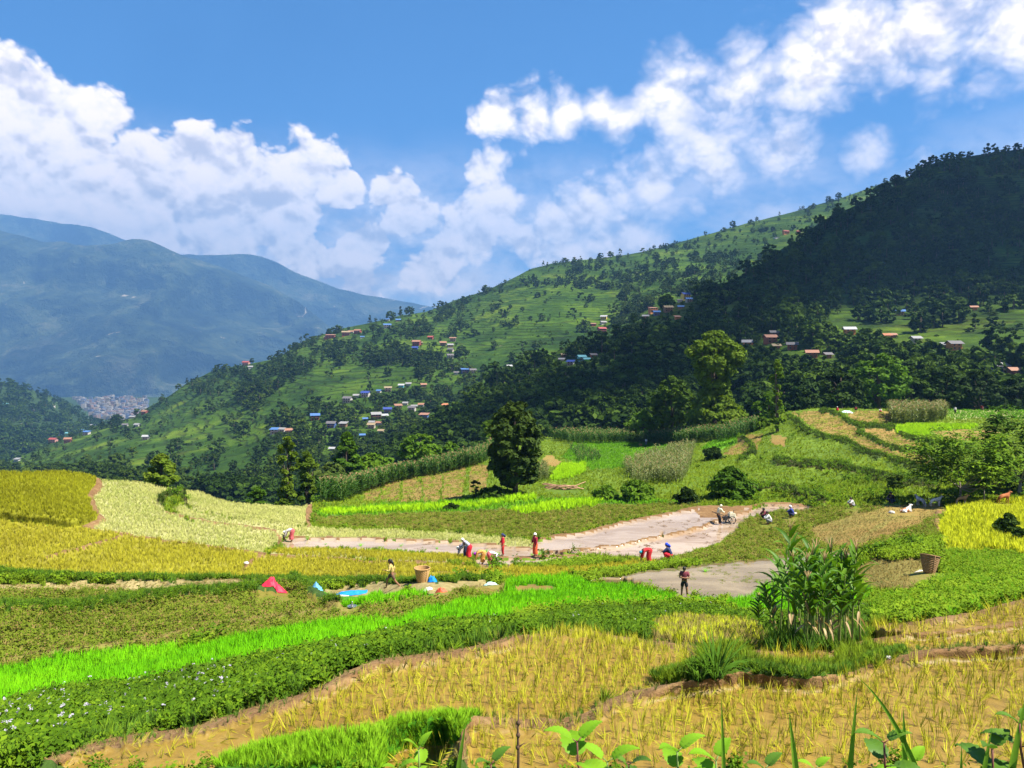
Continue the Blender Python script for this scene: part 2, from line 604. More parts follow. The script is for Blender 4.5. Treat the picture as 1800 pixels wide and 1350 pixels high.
# ---------------------------------------------------------------- instanced ground cover (one object, kind = stuff)
def scatter(name, protos, pts, rot, scl, var=None, mats=(), label=None, kind='stuff', cat=None):
    """protos: list of (verts, faces, material indices). The object's own mesh carries the few source
    plants and the planting points; geometry nodes set a source plant on every point."""
    pts = np.asarray(pts, float)
    if len(pts) == 0:
        return None
    vs, fs, mi, tag = [], [], [], []
    n0 = 0
    for i, (v, f, m_) in enumerate(protos):
        v = np.asarray(v, float)
        vs.append(v)
        fs += [tuple(int(a) + n0 for a in q) for q in f]
        mi += list(m_)
        tag += [i] * len(v)
        n0 += len(v)
    k = len(protos)
    if var is None:
        var = rng.integers(0, k, len(pts))
    allv = np.concatenate(vs + [pts])
    me = mesh_np(name, allv, fs, mats, mi, True)
    tag = np.array(tag + [-1] * len(pts), np.int32)
    at = me.attributes.new('src', 'INT', 'POINT')
    at.data.foreach_set('value', tag)
    vv = np.full(len(allv), -1, np.int32)
    vv[n0:] = var
    at = me.attributes.new('pick', 'INT', 'POINT')
    at.data.foreach_set('value', vv)
    rr = np.zeros((len(allv), 3), np.float32)
    rr[n0:] = rot
    at = me.attributes.new('turn', 'FLOAT_VECTOR', 'POINT')
    at.data.foreach_set('vector', rr.ravel())
    ss = np.ones((len(allv), 3), np.float32)
    ss[n0:] = scl if np.ndim(scl) == 2 else np.repeat(np.asarray(scl)[:, None], 3, 1)
    at = me.attributes.new('size', 'FLOAT_VECTOR', 'POINT')
    at.data.foreach_set('vector', ss.ravel())
    o = link(name, me, None, label, cat, None, kind)
    g = bpy.data.node_groups.new(name + '_planting', 'GeometryNodeTree')
    g.interface.new_socket('Geometry', in_out='INPUT', socket_type='NodeSocketGeometry')
    g.interface.new_socket('Geometry', in_out='OUTPUT', socket_type='NodeSocketGeometry')
    nn, ll = g.nodes, g.links
    gi, go = nn.new('NodeGroupInput'), nn.new('NodeGroupOutput')

    def attr(a, t):
        nd = nn.new('GeometryNodeInputNamedAttribute')
        nd.data_type = t
        nd.inputs[0].default_value = a
        return nd.outputs[0]

    def eq(sock, val):
        nd = nn.new('FunctionNodeCompare')
        nd.data_type = 'INT'
        nd.operation = 'EQUAL'
        ll.new(sock, nd.inputs[2])
        nd.inputs[3].default_value = val
        return nd.outputs[0]
    e2r = nn.new('FunctionNodeEulerToRotation')
    ll.new(attr('turn', 'FLOAT_VECTOR'), e2r.inputs[0])
    sp = nn.new('GeometryNodeSeparateGeometry')
    sp.domain = 'POINT'
    ll.new(gi.outputs[0], sp.inputs[0])
    ll.new(eq(attr('src', 'INT'), -1), sp.inputs[1])
    join = nn.new('GeometryNodeJoinGeometry')
    for i in range(k):
        s2 = nn.new('GeometryNodeSeparateGeometry')
        s2.domain = 'POINT'
        ll.new(gi.outputs[0], s2.inputs[0])
        ll.new(eq(attr('src', 'INT'), i), s2.inputs[1])
        ip = nn.new('GeometryNodeInstanceOnPoints')
        ll.new(sp.outputs[0], ip.inputs['Points'])
        ll.new(eq(attr('pick', 'INT'), i), ip.inputs['Selection'])
        ll.new(s2.outputs[0], ip.inputs['Instance'])
        ll.new(e2r.outputs[0], ip.inputs['Rotation'])
        ll.new(attr('size', 'FLOAT_VECTOR'), ip.inputs['Scale'])
        ll.new(ip.outputs[0], join.inputs[0])
    ll.new(join.outputs[0], go.inputs[0])
    md = o.modifiers.new('planting', 'NODES')
    md.node_group = g
    return o


# ================================================================ near ground: paddies, banks, fields
CREST = [(-420, 826), (0, 832), (120, 831), (160, 838), (172, 845), (245, 849), (318, 866), (345, 864), (400, 884), (450, 889), (530, 893),
         (545, 888), (560, 880), (620, 868), (640, 856), (700, 840), (780, 822), (850, 802), (870, 787), (940, 770), (1000, 768),
         (1200, 770), (1240, 762), (1290, 752), (1330, 746), (1385, 724), (1440, 718), (1570, 720), (1800, 722), (2220, 714)]
NEAR_D = [(-420, 1350, 7.2), (0, 1350, 7.2), (450, 1350, 7.2), (900, 1350, 7.2), (1400, 1350, 7.2), (1800, 1350, 7.2), (2220, 1350, 7.0),
          (1500, 1200, 9.0), (1800, 1160, 9.6), (1100, 1200, 9.9), (900, 1200, 10), (900, 1130, 11.8), (650, 1175, 10.6), (400, 1270, 9.2),
          (150, 1330, 8.3), (1250, 1150, 11), (2220, 1120, 10), (1430, 1135, 12.3), (1650, 1100, 12), (1800, 1065, 13), (2220, 1040, 14),
          (0, 1250, 16), (0, 1185, 23), (300, 1200, 18), (300, 1140, 25), (600, 1125, 20), (600, 1095, 25.5), (900, 1090, 21), (900, 1050, 28),
          (1200, 1052, 30), (1100, 1085, 22), (1300, 1068, 27), (1440, 1060, 27), (0, 1100, 27), (300, 1080, 30), (0, 1030, 34), (480, 1032, 34), (743, 1030, 33), (620, 1075, 28.5),
          (0, 925, 46), (60, 835, 62), (300, 950, 47), (250, 850, 66), (400, 890, 62), (500, 935, 54), (500, 960, 50), (700, 990, 43),
          (884, 978, 48.5), (1150, 980, 48), (1264, 923, 58), (950, 950, 53), (1350, 925, 56), (1400, 895, 63), (1300, 985, 37.5), (1497, 893, 57),
          (1640, 890, 56), (1700, 900, 51), (1750, 960, 38), (1640, 1000, 27), (1560, 985, 32), (1800, 1010, 25), (1700, 1050, 18.5),
          (1560, 1085, 17), (1480, 960, 41), (905, 868, 80), (700, 880, 84), (560, 885, 78), (750, 840, 112), (640, 860, 105), (830, 815, 125),
          (1000, 830, 108), (1000, 775, 160), (1135, 780, 162), (1150, 850, 86), (1240, 890, 66), (1100, 888, 71), (1300, 790, 115), (1300, 855, 75),
          (1400, 726, 138), (1473, 720, 142), (1679, 727, 148), (1800, 725, 145), (1600, 800, 95), (1600, 850, 70), (1450, 830, 82), (1750, 860, 64),
          (2220, 860, 62), (2220, 720, 140), (2220, 950, 36), (-420, 830, 64), (-420, 930, 45), (-420, 1030, 34), (-420, 1250, 16), (-420, 1180, 23)]
near_tps = TPS(NEAR_D, 2e-4, 1.6)
ncol = np.arange(-420, 2223, 3.0)
nrow = np.arange(1350, 706, -2.5)
PX, PYg = np.meshgrid(ncol, nrow)
crest_y = np.interp(ncol, [c[0] for c in CREST], [c[1] for c in CREST])
crest_y = crest_y + 1.6 * (vnoise(ncol / 14.0, 0 * ncol, 3, 2) - 0.5)
PY = np.maximum(PYg, crest_y[None, :])
ND = near_tps(PX, PY)
JX = PX + 9 * (vnoise(PX / 16, PY / 9, 1, 3) - 0.5)
JY = PY + 5 * (vnoise(PX / 16, PY / 9, 2, 3) - 0.5)

# palette of ground materials -----------------------------------------------------------
M = {}
M['slope'] = soil('hill_grass', [(0.05, 0.082, 0.007), (0.095, 0.155, 0.011), (0.16, 0.22, 0.018)], 0.12, 1.4, bump=0.15, bscale=2.0)
M['rice_mud'] = soil('shallow_rice_mud', [(0.125, 0.074, 0.010), (0.19, 0.118, 0.016), (0.25, 0.168, 0.028)], 0.5, 5.0, rough=0.55, bump=0.015, spec=0.4)
M['rice_y'] = soil('rice_field_floor', [(0.14, 0.12, 0.016), (0.21, 0.19, 0.02), (0.28, 0.26, 0.03)], 0.12, 1.2, bump=0.06, bscale=3.0)
M['rice_deep'] = soil('ripening_rice_floor', [(0.12, 0.12, 0.008), (0.18, 0.18, 0.01), (0.24, 0.24, 0.016)], 0.1, 1.0, bump=0.06, bscale=3.0)
M['rice_pale'] = soil('pale_rice_floor', [(0.19, 0.19, 0.06), (0.27, 0.26, 0.10), (0.36, 0.34, 0.15)], 0.1, 1.0, bump=0.05, bscale=3.0)
M['seed'] = soil('seedling_bed_floor', [(0.03, 0.12, 0.004), (0.05, 0.18, 0.005), (0.07, 0.22, 0.008)], 0.2, 2.0, bump=0.03)
M['weeds'] = soil('weedy_bank_soil', [(0.018, 0.035, 0.006), (0.035, 0.07, 0.010), (0.06, 0.11, 0.014)], 0.3, 2.5, bump=0.08, bscale=3.0)
M['fallow'] = soil('fallow_soil', [(0.14, 0.095, 0.022), (0.165, 0.135, 0.022), (0.13, 0.15, 0.016), (0.08, 0.115, 0.011)], 0.22, 2.2, bump=0.10, bscale=4.0)
M['tilled'] = soil('tilled_soil', [(0.14, 0.082, 0.022), (0.22, 0.135, 0.036), (0.22, 0.165, 0.04), (0.13, 0.14, 0.022)], 0.14, 1.5, bump=0.10, bscale=3.0)
M['meadow'] = soil('meadow_soil', [(0.035, 0.08, 0.010), (0.07, 0.14, 0.014), (0.11, 0.19, 0.02)], 0.10, 1.0, bump=0.08, bscale=2.0)
M['lime'] = soil('lime_rice_floor', [(0.08, 0.22, 0.008), (0.12, 0.29, 0.012), (0.16, 0.33, 0.02)], 0.1, 1.0, bump=0.04)
M['earth'] = soil('bund_earth', [(0.10, 0.052, 0.022), (0.17, 0.095, 0.038), (0.26, 0.165, 0.075)], 0.8, 6.0, bump=0.06, bscale=5.0)
M['path'] = soil('trodden_earth', [(0.14, 0.11, 0.035), (0.24, 0.19, 0.075), (0.34, 0.28, 0.13)], 0.5, 4.0, bump=0.04, bscale=4.0)
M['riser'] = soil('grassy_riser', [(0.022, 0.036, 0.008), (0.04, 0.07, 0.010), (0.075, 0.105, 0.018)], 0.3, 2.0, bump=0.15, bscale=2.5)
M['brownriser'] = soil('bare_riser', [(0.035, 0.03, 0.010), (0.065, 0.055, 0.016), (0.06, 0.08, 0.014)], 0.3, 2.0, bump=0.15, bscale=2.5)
M['dry'] = soil('dry_stubble', [(0.14, 0.115, 0.025), (0.20, 0.165, 0.04), (0.15, 0.16, 0.025)], 0.4, 3.0, bump=0.06, bscale=4.0)


def water_mat(name, c1, c2, rough, scum=0.0, spec=0.4):
    m, n = new_mat(name)
    out = n.node('ShaderNodeOutputMaterial')
    pos = n.node('ShaderNodeTexCoord').outputs['Object']
    st = n.v('MULTIPLY', pos, (0.35, 1.0, 1.0))
    f = n.noise(st, 0.5, 6.0, 0.62, 0.8)
    col = n.mix(n.maprange(f, 0.38, 0.62), c1, c2)
    b = n.node('ShaderNodeBsdfPrincipled')
    lump = n.maprange(n.noise(st, 1.6, 5.0, 0.6, 0.5), 0.60, 0.72)
    if scum:
        col = n.mix(n.m('MULTIPLY', lump, scum), col, (0.13, 0.085, 0.035))
    n.put(b.inputs['Base Color'], col)
    n.put(b.inputs['Roughness'], n.m('MULTIPLY_ADD', lump, 0.4 if scum else 0.0, rough))
    b.inputs['IOR'].default_value = 1.33
    b.inputs['Specular IOR Level'].default_value = spec
    bp = n.node('ShaderNodeBump')
    bp.inputs['Distance'].default_value = 0.02
    bp.inputs['Strength'].default_value = 0.18
    n.put(bp.inputs['Height'], n.noise(pos, 3.5, 4.0, 0.6))
    n.l.new(bp.outputs[0], b.inputs['Normal'])
    n.l.new(b.outputs[0], out.inputs[0])
    return m


M['water'] = water_mat('muddy_water', (0.245, 0.168, 0.098), (0.335, 0.252, 0.172), 0.05, 0.35, 0.5)
M['waterscum'] = water_mat('churned_muddy_water', (0.25, 0.165, 0.095), (0.35, 0.265, 0.185), 0.15, 0.9, 0.45)
M['waterpool'] = water_mat('still_muddy_water', (0.145, 0.104, 0.048), (0.225, 0.170, 0.088), 0.06, 0.25, 0.4)

# fields painted one over the other: (name, material, polygon, rise above the surrounding slope, water level, plants)
REG = [dict(name='hill_slope', mat='slope', pl='grass')]


def reg(name, mat, poly=None, rise=0.0, level=None, pl=None, line=None, width=0.0, lift=0.0, **kw):
    REG.append(dict(name=name, mat=mat, poly=poly, rise=rise, level=level, pl=pl, line=line, width=width, lift=lift, **kw))


# --- left group
reg('fallow_field', 'fallow', [(-420, 1040), (0, 1040), (250, 1037), (480, 1030), (560, 1045), (600, 1075), (640, 1070), (760, 1052), (900, 1035), (940, 1045), (830, 1070), (690, 1105), (600, 1100), (417, 1130), (283, 1142), (150, 1160), (0, 1190), (-420, 1240)], pl='fallow')
reg('rice_field', 'rice_y', [(-420, 905), (0, 917), (130, 930), (150, 931), (215, 943), (300, 957), (440, 970), (470, 980), (600, 985), (760, 995), (860, 1003), (1000, 1000), (1130, 988), (1180, 990), (1130, 1003), (1000, 1015), (930, 1018), (880, 1022), (700, 1030), (500, 1027), (250, 1022), (0, 1016), (-420, 1010)], pl='rice_y')
reg('ripening_rice_field', 'rice_deep', [(-420, 820), (160, 820), (168, 843), (172, 857), (155, 875), (163, 893), (177, 913), (147, 930), (130, 930), (67, 923), (0, 917), (-420, 905)], rise=0.6, pl='rice_deep')
reg('pale_rice_field', 'rice_pale', [(173, 830), (330, 830), (322, 866), (284, 880), (280, 888), (290, 903), (330, 918), (400, 926), (480, 936), (490, 950), (485, 962), (455, 972), (400, 968), (300, 957), (220, 943), (150, 931), (179, 914), (165, 893), (157, 875), (174, 857)], pl='rice_pale')
reg('pale_rice_strip', 'rice_pale', [(300, 895), (322, 890), (345, 902), (400, 915), (480, 925), (545, 930), (700, 935), (800, 939), (930, 952), (952, 966), (870, 958), (756, 951), (633, 948), (530, 945), (490, 946), (480, 936), (400, 925), (330, 915)], rise=0.1, pl='rice_pale')
reg('pale_rice_terrace', 'rice_pale', [(324, 850), (345, 850), (560, 870), (541, 896), (538, 928), (480, 926), (400, 914), (345, 900), (326, 888)], rise=0.35, pl='rice_pale')
reg('rice_strip', 'rice_pale', [(455, 975), (490, 966), (603, 968), (725, 975), (811, 978), (830, 988), (860, 1000), (800, 994), (700, 988), (600, 982), (520, 981)], rise=0.1, pl='rice_y')
reg('earth_wall', 'brownriser', line=[(280, 888), (286, 878), (300, 872), (322, 868), (323, 884)], width=5, lift=0.25, pl='riser')
reg('earth_wall', 'earth', line=[(168, 843), (172, 857), (157, 875), (164, 893), (178, 913), (165, 924), (147, 930)], width=5, lift=0.2)
reg('bund', 'earth', line=[(147, 931), (215, 943), (300, 957), (400, 968), (470, 976)], width=2.6, lift=0.2, pl='edge')
reg('bund', 'earth', line=[(80, 984), (115, 975), (150, 965), (200, 953), (218, 945)], width=2.4, lift=0.2)
reg('bund', 'earth', line=[(425, 1006), (440, 990), (462, 975)], width=3.0, lift=0.15)
reg('bund', 'earth', line=[(462, 976), (520, 980), (600, 984), (650, 990), (760, 993), (860, 998), (900, 1000)], width=2.6, lift=0.15)
reg('bund', 'earth', line=[(620, 1016), (700, 1012), (790, 1012), (850, 1003), (880, 997), (960, 992)], width=2.6, lift=0.15)
reg('bund', 'earth', line=[(290, 903), (340, 916), (400, 925), (480, 936), (490, 948), (487, 962)], width=2.6, lift=0.15)
reg('bund', 'earth', line=[(545, 893), (538, 915), (543, 928)], width=5, lift=0.25)
reg('grassy_riser', 'weeds', line=[(-420, 1006), (0, 1017), (80, 1021), (170, 1024), (260, 1026), (400, 1029), (500, 1031), (640, 1032), (760, 1036), (850, 1030)], width=5.5, lift=0.25, pl='weeds')
reg('dirt_path', 'path', line=[(-420, 1030), (0, 1036), (150, 1036), (300, 1037), (400, 1036), (480, 1037)], width=7, pl='straw')
reg('dirt_path', 'path', line=[(545, 1045), (640, 1043), (700, 1042), (790, 1042), (860, 1036)], width=5.5)
reg('grassy_riser', 'weeds', line=[(-420, 1085), (0, 1080), (70, 1080), (140, 1078), (200, 1068), (270, 1056), (330, 1050), (420, 1045), (480, 1037)], width=7, lift=0.3, pl='weeds')
reg('grassy_riser', 'weeds', line=[(515, 1030), (545, 1045), (565, 1058), (590, 1076)], width=9, lift=0.35, pl='weeds')
reg('dry_grass_bund', 'dry', line=[(-420, 1215), (0, 1170), (100, 1158), (170, 1146), (270, 1133), (300, 1120), (340, 1110), (430, 1100), (500, 1092), (590, 1080), (650, 1068), (760, 1052), (830, 1043), (900, 1036)], width=4.5, lift=0.2, pl='straw')
reg('seedling_bed', 'seed', [(556, 1050), (640, 1046), (750, 1049), (795, 1046), (740, 1060), (680, 1070), (640, 1076), (600, 1077)], pl='seed')
reg('seedling_bed', 'seed', [(-420, 1225), (0, 1182), (67, 1172), (100, 1163), (200, 1150), (283, 1138), (367, 1142), (417, 1127), (500, 1115), (600, 1095), (695, 1100), (756, 1076), (832, 1061), (885, 1046), (893, 1024), (930, 1017), (1000, 1015), (1030, 1024), (1040, 1033), (1083, 1033), (1129, 1038), (1175, 1050), (1221, 1058), (1282, 1061), (1312, 1054), (1336, 1032), (1380, 1027), (1480, 1036), (1540, 1046), (1520, 1070), (1400, 1088), (1290, 1080), (1236, 1064), (1144, 1070), (1053, 1074), (992, 1080), (939, 1086), (878, 1098), (817, 1102), (725, 1113), (633, 1133), (567, 1143), (500, 1160), (400, 1173), (333, 1183), (300, 1197), (217, 1210), (117, 1217), (67, 1230), (0, 1253), (-420, 1330)], pl='seed')
reg('muddy_hole', 'rice_mud', [(900, 1034), (930, 1030), (970, 1032), (985, 1040), (960, 1046), (905, 1046)])
reg('weedy_bank', 'weeds', [(-420, 1335), (0, 1255), (67, 1232), (117, 1219), (217, 1212), (300, 1199), (333, 1185), (400, 1175), (500, 1162), (567, 1145), (633, 1135), (725, 1115), (817, 1104), (878, 1100), (939, 1088), (992, 1082), (1053, 1076), (1144, 1072), (1236, 1066), (1290, 1082), (1400, 1090), (1520, 1072), (1528, 1098), (1520, 1130), (1480, 1150), (1330, 1146), (1222, 1152), (1145, 1136), (1086, 1128), (1028, 1113), (970, 1117), (911, 1128), (849, 1144), (755, 1160), (658, 1171), (600, 1200), (500, 1240), (433, 1257), (350, 1287), (283, 1297), (200, 1307), (133, 1327), (87, 1347), (80, 1360), (-420, 1360)], pl='weeds')
reg('dry_grass_patch', 'dry', [(1140, 1100), (1200, 1085), (1290, 1095), (1345, 1110), (1345, 1146), (1222, 1150), (1145, 1133)], pl='dry')
# --- front paddies
reg('rice_paddy', 'rice_mud', [(90, 1352), (140, 1332), (200, 1313), (283, 1303), (350, 1293), (433, 1263), (500, 1246), (567, 1222), (600, 1206), (658, 1178), (755, 1167), (849, 1151), (911, 1135), (970, 1124), (1028, 1120), (1086, 1135), (1145, 1143), (1222, 1152), (1235, 1170), (1225, 1190), (1150, 1215), (1059, 1240), (1036, 1258), (989, 1270), (911, 1268), (850, 1268), (818, 1272), (760, 1360), (90, 1360)], level=-4.45, damp=1, pl='rice_front')
reg('rice_paddy', 'rice_mud', [(818, 1278), (911, 1286), (989, 1288), (1036, 1277), (1059, 1258), (1106, 1238), (1164, 1225), (1261, 1213), (1300, 1201), (1350, 1209), (1417, 1215), (1467, 1204), (1527, 1185), (1567, 1171), (1617, 1164), (1700, 1158), (1800, 1155), (2220, 1130), (2220, 1360), (760, 1360)], level=-4.05, damp=1, pl='rice_front')
reg('rice_paddy', 'rice_mud', [(1517, 1108), (1617, 1100), (1683, 1090), (1750, 1073), (1800, 1060), (2220, 1000), (2220, 1122), (1800, 1146), (1617, 1154), (1567, 1158), (1528, 1150), (1540, 1125)], level=-4.62, damp=1, pl='rice_front')
reg('rice_paddy', 'rice_mud', [(1300, 1160), (1360, 1150), (1440, 1150), (1490, 1160), (1470, 1180), (1400, 1186), (1340, 1180)], level=-4.5, damp=1, pl='rice_front')
reg('earth_bund', 'earth', line=[(60, 1360), (100, 1342), (140, 1327), (200, 1309), (283, 1299), (350, 1289), (433, 1260), (500, 1243), (567, 1219), (610, 1196), (658, 1174), (755, 1163), (849, 1147), (911, 1131), (970, 1120), (1028, 1116), (1086, 1131), (1145, 1139), (1222, 1146), (1260, 1152)], width=8, lift=0.08, pl='bare')
reg('earth_bund', 'earth', line=[(808, 1360), (818, 1290), (830, 1276), (911, 1280), (989, 1281), (1036, 1269), (1059, 1250), (1106, 1231), (1164, 1219), (1261, 1207), (1300, 1195), (1350, 1203), (1417, 1208), (1467, 1197), (1527, 1177), (1567, 1163), (1617, 1157), (1700, 1150), (1800, 1147), (2220, 1122)], width=9, lift=0.08, pl='bare')
reg('earth_bund', 'earth', line=[(1480, 1120), (1517, 1107), (1617, 1098), (1683, 1088), (1750, 1071), (1800, 1058), (2220, 998)], width=5, lift=0.06)
reg('earth_bund', 'earth', line=[(1537, 1131), (1617, 1118), (1683, 1113), (1740, 1105), (1800, 1097), (2220, 1060)], width=4.5, lift=0.06)
reg('earth_bund', 'earth', line=[(1290, 1158), (1340, 1150), (1400, 1146), (1460, 1150), (1500, 1140), (1530, 1130)], width=6, lift=0.06)
reg('grass_verge', 'weeds', line=[(1150, 1200), (1200, 1192), (1267, 1170), (1330, 1187), (1400, 1197), (1480, 1190), (1530, 1170), (1585, 1156)], width=6.5, lift=0.08, pl='verge')
reg('seedling_bed', 'seed', [(360, 1362), (400, 1330), (460, 1310), (540, 1296), (620, 1290), (700, 1280), (760, 1268), (840, 1262), (822, 1290), (800, 1310), (700, 1320), (660, 1362)], pl='seed_front')
reg('grass_verge', 'seed', [(640, 1310), (660, 1283), (700, 1268), (760, 1258), (846, 1258), (824, 1284), (800, 1306), (700, 1316)], pl='seed_front')
# --- right group
reg('fallow_field', 'fallow', [(1270, 962), (1294, 930), (1310, 915), (1370, 902), (1420, 897), (1500, 893), (1570, 888), (1660, 890), (1660, 905), (1640, 918), (1655, 940), (1640, 955), (1580, 960), (1520, 972), (1400, 977), (1340, 987), (1280, 990), (1190, 997), (1180, 985)], pl='fallow')
reg('tilled_strip', 'tilled', [(1420, 930), (1500, 905), (1560, 890), (1640, 886), (1664, 900), (1620, 925), (1560, 950), (1500, 968), (1440, 960)], pl='straw')
reg('dry_grass_bund', 'dry', line=[(1440, 962), (1470, 935), (1485, 918), (1505, 900)], width=3.0, pl='straw')
reg('dry_grass_bund', 'dry', line=[(1510, 955), (1530, 935), (1555, 922), (1565, 910)], width=3.5, pl='straw')
reg('weedy_slope', 'meadow', [(1530, 1098), (1525, 1050), (1600, 1043), (1650, 1020), (1660, 970), (1770, 968), (1830, 985), (2220, 975), (2220, 995), (1800, 1054), (1700, 1082), (1617, 1094)], pl='weedy')
reg('dry_patch', 'dry', [(1470, 1020), (1500, 1000), (1545, 980), (1610, 982), (1645, 995), (1640, 1025), (1600, 1043), (1530, 1046)], pl='straw')
reg('grass_patch', 'meadow', [(1528, 982), (1560, 962), (1640, 948), (1655, 955), (1655, 990), (1610, 985), (1560, 988)], pl='grass')
reg('ripe_rice_field', 'rice_deep', [(1664, 900), (1702, 885), (1800, 880), (2220, 874), (2220, 960), (1800, 975), (1770, 970), (1663, 970), (1650, 930)], rise=0.25, pl='rice_lime')
reg('earth_wall', 'earth', line=[(1648, 903), (1645, 925), (1652, 945), (1658, 970), (1655, 990)], width=5, lift=0.15)
# --- pools
reg('pool', 'waterpool', [(1035, 1020), (1080, 1016), (1130, 1006), (1200, 998), (1280, 989), (1340, 984), (1400, 975), (1520, 970), (1528, 978), (1505, 988), (1490, 1002), (1400, 1016), (1370, 1027), (1338, 1033), (1320, 1053), (1285, 1060), (1220, 1057), (1175, 1048), (1130, 1037), (1085, 1031), (1035, 1030)], level=-10.25)
reg('flooded_paddy', 'water', [(940, 955), (1022, 938), (1099, 919), (1160, 907), (1221, 896), (1313, 893), (1320, 899), (1267, 915), (1245, 923), (1206, 935), (1129, 949), (1083, 961), (992, 969), (955, 970), (935, 964)], level=-13.3)
reg('flooded_paddy', 'waterscum', [(960, 972), (1083, 963), (1129, 951), (1206, 937), (1245, 925), (1275, 912), (1320, 900), (1345, 889), (1390, 887), (1428, 893), (1420, 899), (1370, 899), (1320, 908), (1296, 925), (1290, 938), (1267, 960), (1187, 981), (1157, 985), (1114, 982), (1022, 974)], level=-13.4)
reg('flooded_paddy', 'water', [(489, 960), (500, 950), (530, 947), (633, 950), (756, 954), (817, 957), (878, 962), (954, 968), (1000, 976), (940, 984), (830, 979), (725, 973), (603, 967), (496, 966)], level=-13.5)
reg('flooded_paddy', 'water', [(830, 986), (940, 985), (1000, 981), (1060, 979), (1000, 988), (970, 993), (872, 997), (845, 996)], level=-13.5)
reg('mud_bund', 'earth', line=[(949, 949), (1022, 938), (1099, 919), (1160, 907), (1221, 895), (1313, 893), (1345, 887), (1385, 886), (1430, 894)], width=2.6, lift=0.12, level=-13.3, damp=1)
reg('mud_bund', 'earth', line=[(955, 970), (992, 969), (1083, 961), (1129, 949), (1206, 935), (1245, 923), (1267, 914), (1318, 898)], width=2.4, lift=0.10, level=-13.33, damp=1)
reg('mud_bund', 'earth', line=[(832, 978), (900, 982), (960, 978), (1000, 978), (1060, 981), (1114, 982), (1160, 987)], width=2.4, lift=0.08, level=-13.45, damp=1)
reg('mud_bund', 'earth', line=[(505, 947), (633, 948), (756, 952), (817, 955), (878, 960), (940, 967)], width=1.8, lift=0.08, level=-13.45, damp=1)
reg('churned_mud', 'earth', [(1222, 899), (1250, 893), (1310, 893), (1300, 902), (1270, 912), (1230, 912)], level=-13.3, damp=1)
# --- middle distance
reg('fallow_meadow', 'fallow', [(548, 907), (700, 895), (900, 892), (1050, 888), (1230, 888), (1222, 893), (1160, 904), (1100, 915), (1020, 934), (945, 947), (930, 950), (800, 937), (650, 930), (555, 926)], pl='fallow')
reg('meadow', 'meadow', [(550, 900), (700, 885), (830, 880), (1060, 876), (1230, 885), (1050, 890), (900, 897), (700, 904), (560, 912)], pl='grass_mid')
reg('seedling_strip', 'lime', line=[(566, 905), (660, 900), (756, 896), (848, 890), (908, 879), (939, 879)], width=2.6, pl='lime')
reg('seedling_bed', 'lime', [(898, 901), (960, 889), (1000, 883), (1062, 883), (1045, 890), (960, 901), (920, 906)], pl='lime')
for poly in ([(638, 879), (640, 857), (668, 851), (664, 880)], [(668, 880), (673, 850), (704, 846), (700, 882)], [(704, 883), (709, 846), (736, 840), (740, 883)],
             [(744, 884), (740, 838), (775, 830), (770, 884)], [(775, 884), (779, 829), (818, 820), (810, 880)], [(822, 868), (826, 818), (858, 818), (853, 860)]):
    reg('tilled_terrace', 'tilled', poly, pl='straw_mid')
reg('tilled_patch', 'tilled', [(838, 803), (845, 797), (866, 796), (862, 806)])
reg('tilled_patch', 'tilled', [(952, 806), (965, 800), (985, 812), (975, 822), (955, 820)])
reg('meadow', 'meadow', [(985, 805), (1010, 778), (1180, 780), (1160, 800), (1110, 822), (1040, 828), (1010, 815)], pl='grass_mid')
reg('seedling_bed', 'lime', [(985, 818), (1030, 817), (1025, 830), (1005, 842), (965, 848), (975, 830)], pl='lime')
reg('green_field', 'lime', [(1230, 790), (1262, 768), (1300, 760), (1312, 768), (1290, 782), (1255, 796)], pl='grass_mid')
reg('tilled_terrace', 'tilled', [(1271, 800), (1311, 763), (1339, 763), (1333, 785), (1317, 806)], pl='straw_mid')
reg('tilled_terrace', 'tilled', [(1354, 781), (1354, 765), (1381, 770), (1380, 785)])
reg('tilled_terrace', 'tilled', [(1385, 726), (1446, 724), (1470, 739), (1510, 757), (1531, 772), (1562, 786), (1617, 806), (1640, 822), (1610, 818), (1560, 803), (1516, 792), (1480, 774), (1446, 762), (1421, 747)], pl='straw_mid')
reg('tilled_terrace', 'tilled', [(1485, 726), (1568, 722), (1568, 751), (1516, 749), (1492, 738)], pl='straw_mid')
reg('tilled_terrace', 'tilled', [(1519, 757), (1568, 757), (1580, 775), (1617, 785), (1640, 800), (1614, 797), (1562, 785), (1531, 772)], pl='straw_mid')
reg('pale_field', 'rice_pale', [(1663, 720), (1800, 722), (2220, 714), (2220, 735), (1751, 738), (1668, 738)], pl='grass_mid')
reg('seedling_bed', 'lime', [(1570, 755), (1596, 748), (1672, 749), (1720, 748), (1700, 757), (1632, 760), (1631, 771), (1580, 769)], pl='lime')
reg('tilled_patch', 'tilled', [(1640, 760), (1700, 756), (1760, 760), (1740, 775), (1660, 775)])
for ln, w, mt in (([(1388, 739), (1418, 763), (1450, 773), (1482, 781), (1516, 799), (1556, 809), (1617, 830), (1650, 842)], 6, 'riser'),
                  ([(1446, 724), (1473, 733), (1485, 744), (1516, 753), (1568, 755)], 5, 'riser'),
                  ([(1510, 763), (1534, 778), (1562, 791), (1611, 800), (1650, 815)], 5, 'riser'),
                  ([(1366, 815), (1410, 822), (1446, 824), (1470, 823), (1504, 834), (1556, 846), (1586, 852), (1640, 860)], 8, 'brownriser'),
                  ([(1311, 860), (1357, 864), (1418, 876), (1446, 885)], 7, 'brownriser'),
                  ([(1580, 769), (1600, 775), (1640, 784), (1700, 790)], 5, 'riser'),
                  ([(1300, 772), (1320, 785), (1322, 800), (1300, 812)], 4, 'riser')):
    reg('terrace_riser', mt, line=ln, width=w, lift=0.45, pl='riser')

